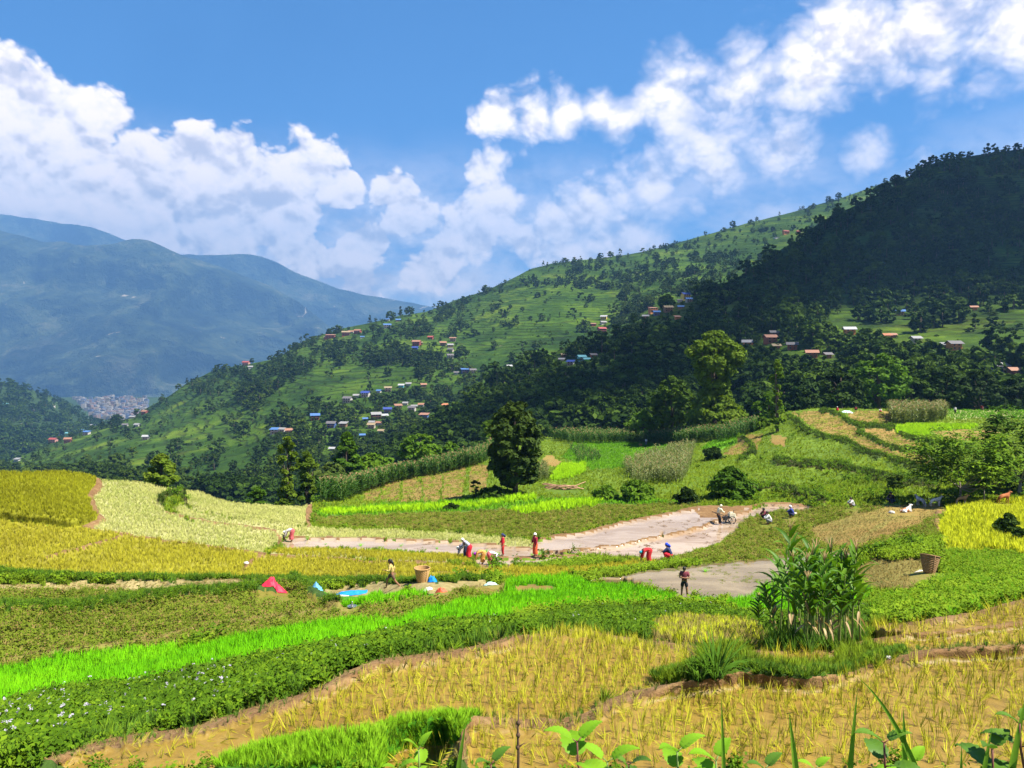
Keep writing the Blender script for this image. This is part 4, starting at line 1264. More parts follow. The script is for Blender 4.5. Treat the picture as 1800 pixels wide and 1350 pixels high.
FARP = [far_proto(1, sh_round(0.44), 22, 20, 0.13), far_proto(2, sh_dome(0.50), 24, 20, 0.13), far_proto(3, sh_round(0.34), 20, 20, 0.12),
        far_proto(4, sh_cone(0.30), 20, 18, 0.11), far_proto(5, sh_dome(0.62), 26, 20, 0.15, 0.04), far_proto(6, sh_round(0.24), 16, 18, 0.11, 0.2),
        far_proto(7, sh_dome(0.55), 12, 30, 0.14, 0.15), far_proto(8, sh_col(0.36), 14, 26, 0.12, 0.12), far_proto(9, sh_round(0.50), 11, 34, 0.15, 0.2)]


def poly_any(px, py, polys):
    out = np.zeros(px.shape, bool)
    for p in polys:
        out |= in_poly(px, py, p)
    return out


FIELD_B = [[(890, 505), (1090, 510), (1095, 550), (1060, 570), (900, 560), (870, 530)], [(900, 575), (1000, 560), (1060, 600), (980, 640), (880, 655), (800, 640), (860, 600)],
           [(520, 660), (620, 640), (740, 645), (700, 690), (600, 700), (540, 720), (440, 750), (470, 700)], [(300, 700), (410, 690), (430, 740), (330, 760), (270, 745)],
           [(20, 806), (130, 772), (250, 735), (300, 700), (410, 705), (480, 745), (490, 800), (480, 870), (330, 870), (200, 840), (60, 836)], [(840, 560), (900, 580), (860, 630), (800, 640)], [(1380, 415), (1430, 400), (1400, 440), (1340, 460)]]
WOOD_B = [[(410, 700), (430, 640), (520, 610), (520, 660), (470, 700), (430, 725)], [(700, 560), (800, 530), (1000, 462), (1250, 420), (1250, 480), (1100, 510), (880, 500), (780, 570), (700, 590)],
          [(560, 790), (760, 760), (870, 690), (900, 760), (840, 800), (640, 860), (560, 880)], [(640, 600), (790, 610), (760, 660), (640, 640)], [(880, 600), (960, 580), (1000, 600), (900, 650)],
          [(300, 800), (400, 770), (420, 800), (330, 860)], [(1080, 500), (1300, 440), (1360, 455), (1250, 505), (1130, 555), (1080, 580)]]
FIELD_A = [[(1430, 575), (1490, 550), (1560, 570), (1560, 600), (1440, 600)], [(1600, 590), (1800, 540), (2220, 520), (2220, 640), (1700, 640), (1620, 625)], [(1040, 650), (1100, 640), (1120, 660), (1050, 680)], [(1560, 560), (1620, 575), (1600, 605), (1560, 600)]]


def hill_points(h, n, seed, fields, woods, base, x0=-100, x1=1900, fd=0.05):
    r = np.random.default_rng(seed)
    px = r.uniform(x0, x1, n)
    c = np.clip(np.round((px - h.cols[0]) / (h.cols[1] - h.cols[0])).astype(int), 0, len(h.cols) - 1)
    lo = h.top_y[c] if hasattr(h, 'top_y') else h.PY[-1, c]
    py = lo + r.random(n) * (np.minimum(h.PY[0, c], 905) - lo)
    dens = np.full(n, base)
    dens[poly_any(px, py, woods)] = 1.0
    dens[poly_any(px, py, fields)] = fd
    dens = dens * np.clip((vnoise(px / 30, py / 16, seed, 3) - 0.28) * 3.0, 0.12 if base < 0.5 else 0.5, 1.6)
    keep = r.random(n) < dens
    # not where a nearer terrace covers them
    cy = np.interp(px, [q[0] for q in CREST], [q[1] for q in CREST])
    keep &= py < cy + 25
    px, py = px[keep], py[keep]
    d = h.at(px, py)
    ok = ~np.isnan(d)
    px, py, d = px[ok], py[ok], d[ok]
    return px, py, np.stack([d * (px - 900) / F, d, d * (HY - py) / F], 1)


bpx, bpy_, bP = hill_points(hillB, 46000, 31, FIELD_B, WOOD_B, 0.42)
cov = hillA.at(bpx, bpy_)                    # behind the spur: unseen
keep = np.isnan(cov)
bpx, bpy_, bP = bpx[keep], bpy_[keep], bP[keep]
apx, apy, aP = hill_points(hillA, 15000, 32, FIELD_A, [], 0.9)
HOUSE_CLEAR = []


def tree_sizes(n, r, lo, hi):
    h = lo + (hi - lo) * r.random(n) ** 1.4
    return np.stack([h * (0.85 + 0.45 * r.random(n)), h * (0.85 + 0.45 * r.random(n)), h], 1)


r_ = np.random.default_rng(77)
bS, aS = tree_sizes(len(bP), r_, 2.2, 10.5), tree_sizes(len(aP), r_, 3.6, 12.5)


# ================================================================ ground cover
def tuft(seed, blades, h, w, spread, bend=0.5, seg=3, fold=0.12):
    r = np.random.default_rng(seed)
    b = MB()
    for _ in range(blades):
        a = r.random() * 2 * math.pi
        e = spread * (0.3 + 0.9 * r.random())
        d = np.array([math.cos(a) * e, math.sin(a) * e, 1.0])
        p = np.array([math.cos(a), math.sin(a), 0]) * 0.04 * h * r.random() * 3
        b.leaf(p, d, np.array([math.cos(a + 0.3), math.sin(a + 0.3), 0.15]), h * (0.65 + 0.5 * r.random()), w * (0.7 + 0.6 * r.random()), bend * (0.4 + r.random()), seg, fold)
    return b.arrays()


def weed(seed, n, h, leaf, stems=4):
    """a low broad-leaved weed: leaves on a few leaning stems"""
    r = np.random.default_rng(seed)
    cen, nr = [], []
    for s in range(stems):
        a = r.random() * 6.283
        tip = np.array([math.cos(a) * h * 0.5 * r.random() * 1.6, math.sin(a) * h * 0.5 * r.random() * 1.6, h * (0.6 + 0.5 * r.random())])
        for k in range(n // stems):
            t = 0.25 + 0.75 * r.random()
            c = tip * t + r.normal(size=3) * np.array([0.16, 0.16, 0.06]) * h
            c[2] = max(c[2], 0.03 * h)
            cen.append(c)
            nr.append(unit(np.array([r.normal() * 0.6, r.normal() * 0.6, 0.9])))
    v, f = cards(np.array(cen), np.array(nr), leaf * (0.6 + 0.8 * r.random(len(cen))), 1.7, r)
    return v, [tuple(q) for q in f], [0] * len(f)


def flat(seed, n, rad, leaf):
    """a low mat of leaves"""
    r = np.random.default_rng(seed)
    a, q = r.random(n) * 6.283, np.sqrt(r.random(n)) * rad
    cen = np.stack([q * np.cos(a), q * np.sin(a), 0.02 + 0.35 * rad * r.random(n) * (1 - q / rad)], 1)
    nr = unit(np.stack([r.normal(size=n) * 0.45, r.normal(size=n) * 0.45, np.ones(n)], 1))
    v, f = cards(cen, nr, leaf * (0.6 + 0.8 * r.random(n)), 1.6, r)
    return v, [tuple(x) for x in f], [0] * len(f)


G = {
    'rice': leafy('young_rice_blades', (0.26, 0.225, 0.012), (0.36, 0.345, 0.018), (0.47, 0.49, 0.04), trans=0.22, spec=0.06, rough=0.75, pscale=0.5, dry=(0.40, 0.26, 0.07), dryp=0.12, upn=0.78),
    'rice_y': leafy('rice_blades', (0.24, 0.215, 0.012), (0.35, 0.325, 0.02), (0.46, 0.44, 0.035), trans=0.22, spec=0.06, rough=0.75, pscale=0.12, upn=0.78),
    'rice_deep': leafy('dense_rice_blades', (0.15, 0.155, 0.005), (0.23, 0.235, 0.008), (0.33, 0.345, 0.014), trans=0.22, spec=0.06, rough=0.75, pscale=0.1, upn=0.78),
    'rice_lime': leafy('lime_rice_blades', (0.32, 0.36, 0.008), (0.45, 0.50, 0.014), (0.58, 0.62, 0.03), trans=0.22, spec=0.06, rough=0.75, pscale=0.15, upn=0.78),
    'rice_pale': leafy('pale_rice_blades', (0.27, 0.34, 0.07), (0.46, 0.48, 0.13), (0.64, 0.61, 0.24), trans=0.22, spec=0.06, rough=0.75, pscale=0.12, upn=0.78),
    'seed': leafy('seedling_blades', (0.06, 0.24, 0.002), (0.11, 0.37, 0.002), (0.19, 0.50, 0.005), trans=0.22, spec=0.06, rough=0.75, pscale=0.35, upn=0.78),
    'seedf': leafy('front_seedling_blades', (0.10, 0.24, 0.005), (0.16, 0.34, 0.008), (0.24, 0.44, 0.02), trans=0.22, spec=0.06, rough=0.75, pscale=1.0, upn=0.78),
    'lime': leafy('lime_seedling_blades', (0.22, 0.46, 0.004), (0.30, 0.56, 0.006), (0.40, 0.66, 0.012), trans=0.22, spec=0.06, rough=0.75, pscale=0.1, upn=0.78),
    'weed': leafy('weed_leaves', (0.020, 0.048, 0.003), (0.06, 0.125, 0.005), (0.15, 0.245, 0.010), trans=0.22, spec=0.06, rough=0.75, pscale=0.9, upn=0.6),
    'weedl': leafy('light_weed_leaves', (0.06, 0.12, 0.005), (0.12, 0.20, 0.008), (0.19, 0.28, 0.014), trans=0.22, spec=0.06, rough=0.75, pscale=0.5, upn=0.6),
    'fallow': leafy('fallow_weed_leaves', (0.07, 0.105, 0.008), (0.12, 0.165, 0.012), (0.17, 0.205, 0.024), trans=0.22, spec=0.06, rough=0.75, pscale=0.35, dry=(0.20, 0.14, 0.045), dryp=0.3, upn=0.6),
    'straw': leafy('dry_grass_blades', (0.17, 0.13, 0.035), (0.26, 0.20, 0.06), (0.36, 0.29, 0.11), trans=0.22, spec=0.06, rough=0.75, pscale=0.8, dry=(0.09, 0.13, 0.02), dryp=0.2, upn=0.78),
    'grass': leafy('slope_grass_blades', (0.085, 0.145, 0.006), (0.14, 0.215, 0.009), (0.22, 0.29, 0.016), trans=0.22, spec=0.06, rough=0.75, pscale=0.08, dry=(0.16, 0.14, 0.04), dryp=0.12, upn=0.78),
    'verge': leafy('verge_grass_blades', (0.035, 0.085, 0.006), (0.06, 0.135, 0.010), (0.11, 0.21, 0.02), trans=0.22, spec=0.06, rough=0.75, pscale=1.2, upn=0.78),
    'bright': leafy('bright_bank_grass_blades', (0.09, 0.17, 0.006), (0.15, 0.26, 0.010), (0.24, 0.34, 0.02), trans=0.22, spec=0.06, rough=0.75, pscale=0.7, upn=0.78, dry=(0.30, 0.24, 0.07), dryp=0.15),
    'meadow': leafy('meadow_grass_blades', (0.06, 0.18, 0.004), (0.10, 0.27, 0.006), (0.16, 0.36, 0.012), trans=0.22, spec=0.06, rough=0.75, pscale=0.06, upn=0.78),
    'white': leafy('white_petals', (0.34, 0.30, 0.40), (0.52, 0.48, 0.56), trans=0.22, spec=0.06, rough=0.75),
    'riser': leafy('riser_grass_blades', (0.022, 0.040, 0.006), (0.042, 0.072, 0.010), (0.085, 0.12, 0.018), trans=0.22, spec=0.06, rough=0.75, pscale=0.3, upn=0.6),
}
RICE_N = [tuft(i, 8, 1.0, 0.036, 0.30, 0.24, 3) for i in range(5)]
RICE_M = [tuft(10 + i, 9, 1.0, 0.085, 0.45, 0.25, 2) for i in range(4)]
GRASS = [tuft(20 + i, 12, 1.0, 0.06, 0.40, 0.30, 3) for i in range(4)]
GRASS_F = [tuft(30 + i, 10, 1.0, 0.16, 0.65, 0.35, 2) for i in range(4)]
FLAG = [tuft(40 + i, 16, 1.0, 0.05, 0.75, 0.45, 5) for i in range(3)]
WEED = [weed(50 + i, 60, 1.0, 0.145, 6) for i in range(5)]
MAT_ = [flat(60 + i, 46, 1.0, 0.17) for i in range(4)]


def rice_rows(ids, row, step, jit):
    """planting points on rough rows"""
    sel = np.isin(fr, ids)
    q = quads[sel]
    ctr = (GV[q[:, 0]] + GV[q[:, 2]]) / 2
    lo, hi = ctr.min(0), ctr.max(0)
    xs, ys = np.meshgrid(np.arange(lo[0], hi[0], step), np.arange(lo[1], hi[1], row))
    xs, ys = xs.ravel(), ys.ravel()
    xs = xs + ys * 0.25 + (vnoise(xs / 2, ys / 2, 71) - 0.5) * 0.5
    xs = xs + rng.normal(size=len(xs)) * jit
    ys = ys + rng.normal(size=len(ys)) * jit
    # keep those that stand on one of the fields
    cc = np.round((xs / ys * F + 900 + 420) / 3.0).astype(int)
    ok = (cc >= 0) & (cc < NC)
    xs, ys, cc = xs[ok], ys[ok], cc[ok]
    keep = np.zeros(len(xs), bool)
    zz = np.zeros(len(xs))
    for k in np.unique(cc):
        s = cc == k
        col = GY[:, k]
        j = np.clip(np.searchsorted(col, ys[s]) - 1, 0, NR - 1)
        keep[s] = np.isin(GR[j, k], ids)
        zz[s] = np.interp(ys[s], col, GZ[:, k])
    return np.stack([xs, ys, zz], 1)[keep]


KEEP = [(482, 1041, .75), (559, 1048, .5), (588, 1049, .8), (617, 1046, .8), (742, 1036, .55), (760, 1034, .5), (775, 1044, .5), (750, 1042, .4), (862, 1037, .5), (689, 1041, .4), (1633, 1007, .5), (1617, 1004, .3),
        (1203, 1050, .4), (619, 1078, .4), (512, 953, .5), (1474, 1010, .3), (1498, 892, .6), (1568, 885, .6), (1592, 901, .8), (1619, 890, .6), (1644, 889, .6), (1690, 887, .6), (1764, 884, .6), (1352, 923, .7), (1392, 911, .6), (989, 860, 2.0),
        (1140, 989, .5), (1176, 986, .5), (941, 979, .4), (884, 978, .4), (848, 992, .7), (862, 996, .6)]


CLEAR_MAIZE = [(1370, 1128, .5), (1400, 1140, .55), (1450, 1142, .6), (1490, 1138, .5), (1515, 1132, .4)]


def in_sight(pts):
    ok = np.ones(len(pts), bool)
    for (px, py, r) in KEEP + CLEAR_MAIZE:
        reach = 0.35 if (px, py, r) in CLEAR_MAIZE else 2.2 + r
        q = gp(px, py)
        u = np.array([q.x, q.y])
        L = np.linalg.norm(u)
        u = u / L
        along = pts[:, 0] * u[0] + pts[:, 1] * u[1] - L
        side = np.abs(pts[:, 0] * u[1] - pts[:, 1] * u[0])
        ok &= ~((side < r) & (along < 0.3) & (along > -reach))
    return ok


def cover(name, protos, mat, pts, lo, hi, tilt=0.15, squash=None, sel=None):
    pts = pts[in_sight(pts)]
    n = len(pts)
    rot = np.stack([rng.normal(size=n) * tilt, rng.normal(size=n) * tilt, rng.random(n) * 6.283], 1)
    s = lo + (hi - lo) * rng.random(n)
    scl = np.stack([s, s, s * (1 if squash is None else squash)], 1)
    return scatter(name, protos, pts, rot, scl, None, mat if isinstance(mat, list) else [mat])


# front paddies: planted tufts one can see singly
pts = rice_rows(regs_with('rice_front'), 0.15, 0.09, 0.024)
pts = pts[rng.random(len(pts)) < np.clip(0.75 + 0.9 * (vnoise(pts[:, 0] / 1.3, pts[:, 1] / 1.3, 72, 2) - 0.35), 0.35, 1)]
cover('rice_seedlings', RICE_N, G['rice'], pts, 0.13, 0.255, 0.22)
# seedlings lying in the shallow water between
pts = spread_on(regs_with('rice_front'), 3200)
n = len(pts)
scatter('drowned_rice_blades', RICE_N, pts, np.stack([rng.normal(size=n) * 1.2, rng.normal(size=n) * 1.2, rng.random(n) * 6.28], 1), 0.09 + 0.09 * rng.random(n), None, [G['rice']])
for pl, nm, mt, dens, lo, hi in (('rice_y', 'rice_plants', 'rice_y', 46, 0.16, 0.28), ('rice_deep', 'ripening_rice_plants', 'rice_deep', 40, 0.18, 0.32),
                                 ('rice_pale', 'pale_rice_plants', 'rice_pale', 38, 0.14, 0.26)):
    for i in regs_with(pl):
        n = int(min(19000, reg_area([i]) * dens))
        cover(nm, RICE_M, G[mt], spread_on([i], n), lo, hi, 0.12)
for i in regs_with('rice_lime'):
    cover('ripe_rice_plants', RICE_M, G['rice_lime'], spread_on([i], 15000, -1.0), 0.28, 0.48, 0.15)
for i in regs_with('seed'):
    n = int(min(26000, reg_area([i]) * 105))
    p_ = spread_on([i], n)
    cover('seedling_grass', RICE_M, G['seed'], p_[rng.random(n) < np.clip(0.45 + 1.3 * vnoise(p_[:, 0] / 1.8, p_[:, 1] / 3.0, 87, 3), 0.3, 1)], 0.15, 0.34, 0.22)
cover('seedling_grass', GRASS, G['seedf'], spread_on(regs_with('seed_front'), 2200), 0.04, 0.135, 0.25)
cover('verge_grass', GRASS, G['verge'], spread_on(regs_with('verge'), 1700), 0.05, 0.15, 0.3)
cover('verge_grass', GRASS, G['bright'], spread_on(regs_with('verge'), 1100), 0.05, 0.14, 0.35)
wb = regs_with('weeds')
bank = [i for i in wb if REG[i]['name'] == 'weedy_bank']
rest = [i for i in wb if i not in bank]
p_ = spread_on(bank, 15000, -0.7)
bpx_ = p_[:, 0] / p_[:, 1] * F + 900
p_ = p_[(vnoise(p_[:, 0] / 1.8, p_[:, 1] / 2.6, 85, 3) + 0.10 * (bpx_ < 700) > 0.46) & ((bpx_ < 1130) | (p_[:, 1] > 15))]
cover('bank_weeds', WEED, G['weed'], p_, 0.08, 0.30, 0.25)
p_ = spread_on(bank, 12000, -0.7)
bpx_ = p_[:, 0] / p_[:, 1] * F + 900
p_ = p_[(vnoise(p_[:, 0] / 1.6, p_[:, 1] / 2.4, 86, 3) > 0.52) & ((bpx_ < 1130) | (p_[:, 1] > 15))]
cover('bank_weeds', MAT_, G['weedl'], p_, 0.08, 0.22, 0.25)
cover('bank_grass', GRASS, G['verge'], spread_on(bank, 12000, -0.7), 0.10, 0.32, 0.3)
cover('bank_grass', GRASS, G['bright'], spread_on(bank, 5000, -0.6), 0.10, 0.28, 0.4)
p_ = spread_on(bank, 2200, -1.2)
p_ = p_[(p_[:, 0] / p_[:, 1] * F + 900 < 420) & (rng.random(len(p_)) < 0.9 * (vnoise(p_[:, 0] / 0.8, p_[:, 1] / 0.8, 81, 2) - 0.36))]
p_[:, 2] += 0.22 + 0.2 * rng.random(len(p_))
cover('white_wildflowers', [flat(90 + i, 14, 1.0, 0.5) for i in range(3)], G['white'], p_, 0.018, 0.034, 0.5)
p_ = spread_on(bank, 90, -0.3)
p_[:, 2] += 0.3
cover('white_wildflowers', [flat(90 + i, 10, 1.0, 0.5) for i in range(3)], G['white'], p_, 0.014, 0.028, 0.5)
cover('riser_weeds', WEED, G['weed'], spread_on(rest, 4500), 0.10, 0.27, 0.25)
cover('riser_grass', GRASS, G['bright'], spread_on(rest, 2600), 0.12, 0.30, 0.35)
cover('riser_grass', GRASS, G['verge'], spread_on(rest, 3500), 0.18, 0.40, 0.3)
fl = regs_with('fallow')
cover('fallow_weeds', MAT_, G['fallow'], spread_on(fl, 16000, -0.4), 0.16, 0.42, 0.2)
cover('fallow_weeds', WEED, G['fallow'], spread_on(fl, 7000, -0.4), 0.14, 0.36, 0.25)
cover('fallow_straw', GRASS_F, G['straw'], spread_on(fl, 5000, -0.4), 0.12, 0.3, 0.5)
cover('dry_grass', GRASS, G['straw'], spread_on(regs_with('dry'), 3000), 0.10, 0.26, 0.5)
cover('green_shoots', GRASS, G['rice_lime'], spread_on(regs_with('dry'), 1000), 0.12, 0.28, 0.25)
cover('dry_grass', GRASS, G['straw'], spread_on(regs_with('straw'), 8000, -0.6), 0.06, 0.18, 0.7)
cover('bund_straw', GRASS, G['straw'], spread_on(regs_with('bare'), 1500), 0.03, 0.08, 0.9)
cover('bund_weeds', GRASS, G['verge'], spread_on(regs_with('bare'), 700), 0.03, 0.11, 0.3)
cover('terrace_straw', GRASS_F, G['straw'], spread_on(regs_with('straw_mid'), 3500), 0.15, 0.35, 0.6)
cover('terrace_weeds', MAT_, G['weedl'], spread_on(regs_with('straw_mid'), 900), 0.25, 0.6, 0.2)
cover('slope_weeds', WEED, G['weedl'], spread_on(regs_with('weedy'), 3600, -0.5), 0.10, 0.26, 0.25)
cover('slope_grass', GRASS, G['meadow'], spread_on(regs_with('weedy'), 5200, -0.5), 0.10, 0.28, 0.3)
cover('slope_weeds', MAT_, G['weedl'], spread_on(regs_with('weedy'), 4200, -0.5), 0.15, 0.35, 0.25)
gm = regs_with('grass_mid')
cover('meadow_grass', GRASS_F, G['meadow'], spread_on(gm, 14000, -0.3), 0.2, 0.5, 0.3)
for i in regs_with('lime'):
    cover('lime_seedlings', RICE_M, G['lime'], spread_on([i], int(min(4000, 22 * reg_area([i])))), 0.35, 0.7, 0.2)
gs = regs_with('grass')
for (d0, d1, n, lo, hi, w_) in ((9, 20, 5000, 0.10, 0.26, 500), (20, 45, 14000, 0.12, 0.34, 700), (45, 75, 15000, 0.16, 0.38, 600), (75, 170, 30000, 0.16, 0.40, 400)):
    p_ = spread_on(gs, n, -0.6, d0, d1)
    cover('slope_grass', GRASS_F if d0 > 18 else GRASS, G['grass'], p_, lo, hi, 0.3)
    if d0 < 10:
        continue
    p_ = spread_on(gs, n // 4, -0.6, d0, d1)
    p_ = p_[vnoise(p_[:, 0] / 7, p_[:, 1] / 7, 83, 2) > 0.42]
    cover('slope_weeds', MAT_ if d0 > 40 else WEED, G['weedl'], p_, lo * 1.1, hi * 1.3, 0.2)
    p_ = spread_on(gs, w_, -0.6, d0, d1)
    p_ = p_[vnoise(p_[:, 0] / 9, p_[:, 1] / 9, 84, 2) > 0.55]
    cover('slope_shrubs', WEED, G['weed'], p_, lo * 1.6, hi * 2.2, 0.2)
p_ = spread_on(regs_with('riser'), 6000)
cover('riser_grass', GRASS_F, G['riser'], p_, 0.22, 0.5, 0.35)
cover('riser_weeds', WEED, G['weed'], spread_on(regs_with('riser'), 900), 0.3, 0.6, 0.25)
cover('foot_bank_weeds', WEED, G['weed'], spread_on([len(REG) - 1], 900, -0.5, 1.2, 6.5), 0.08, 0.20, 0.25)

p_ = spread_on([i for i, r in enumerate(REG) if r['name'] == 'pool'], 260)
cover('floating_weeds', MAT_, G['fallow'], p_[vnoise(p_[:, 0] / 2.0, p_[:, 1] / 2.0, 88, 2) > 0.5], 0.08, 0.22, 0.1, 0.25)
p_ = spread_on([i for i, r in enumerate(REG) if r['name'] == 'flooded_paddy'], 380)
cover('mud_clods', MAT_, [M['earth']], p_[vnoise(p_[:, 0] / 3.0, p_[:, 1] / 3.0, 89, 2) > 0.52], 0.10, 0.28, 0.15, 0.4)

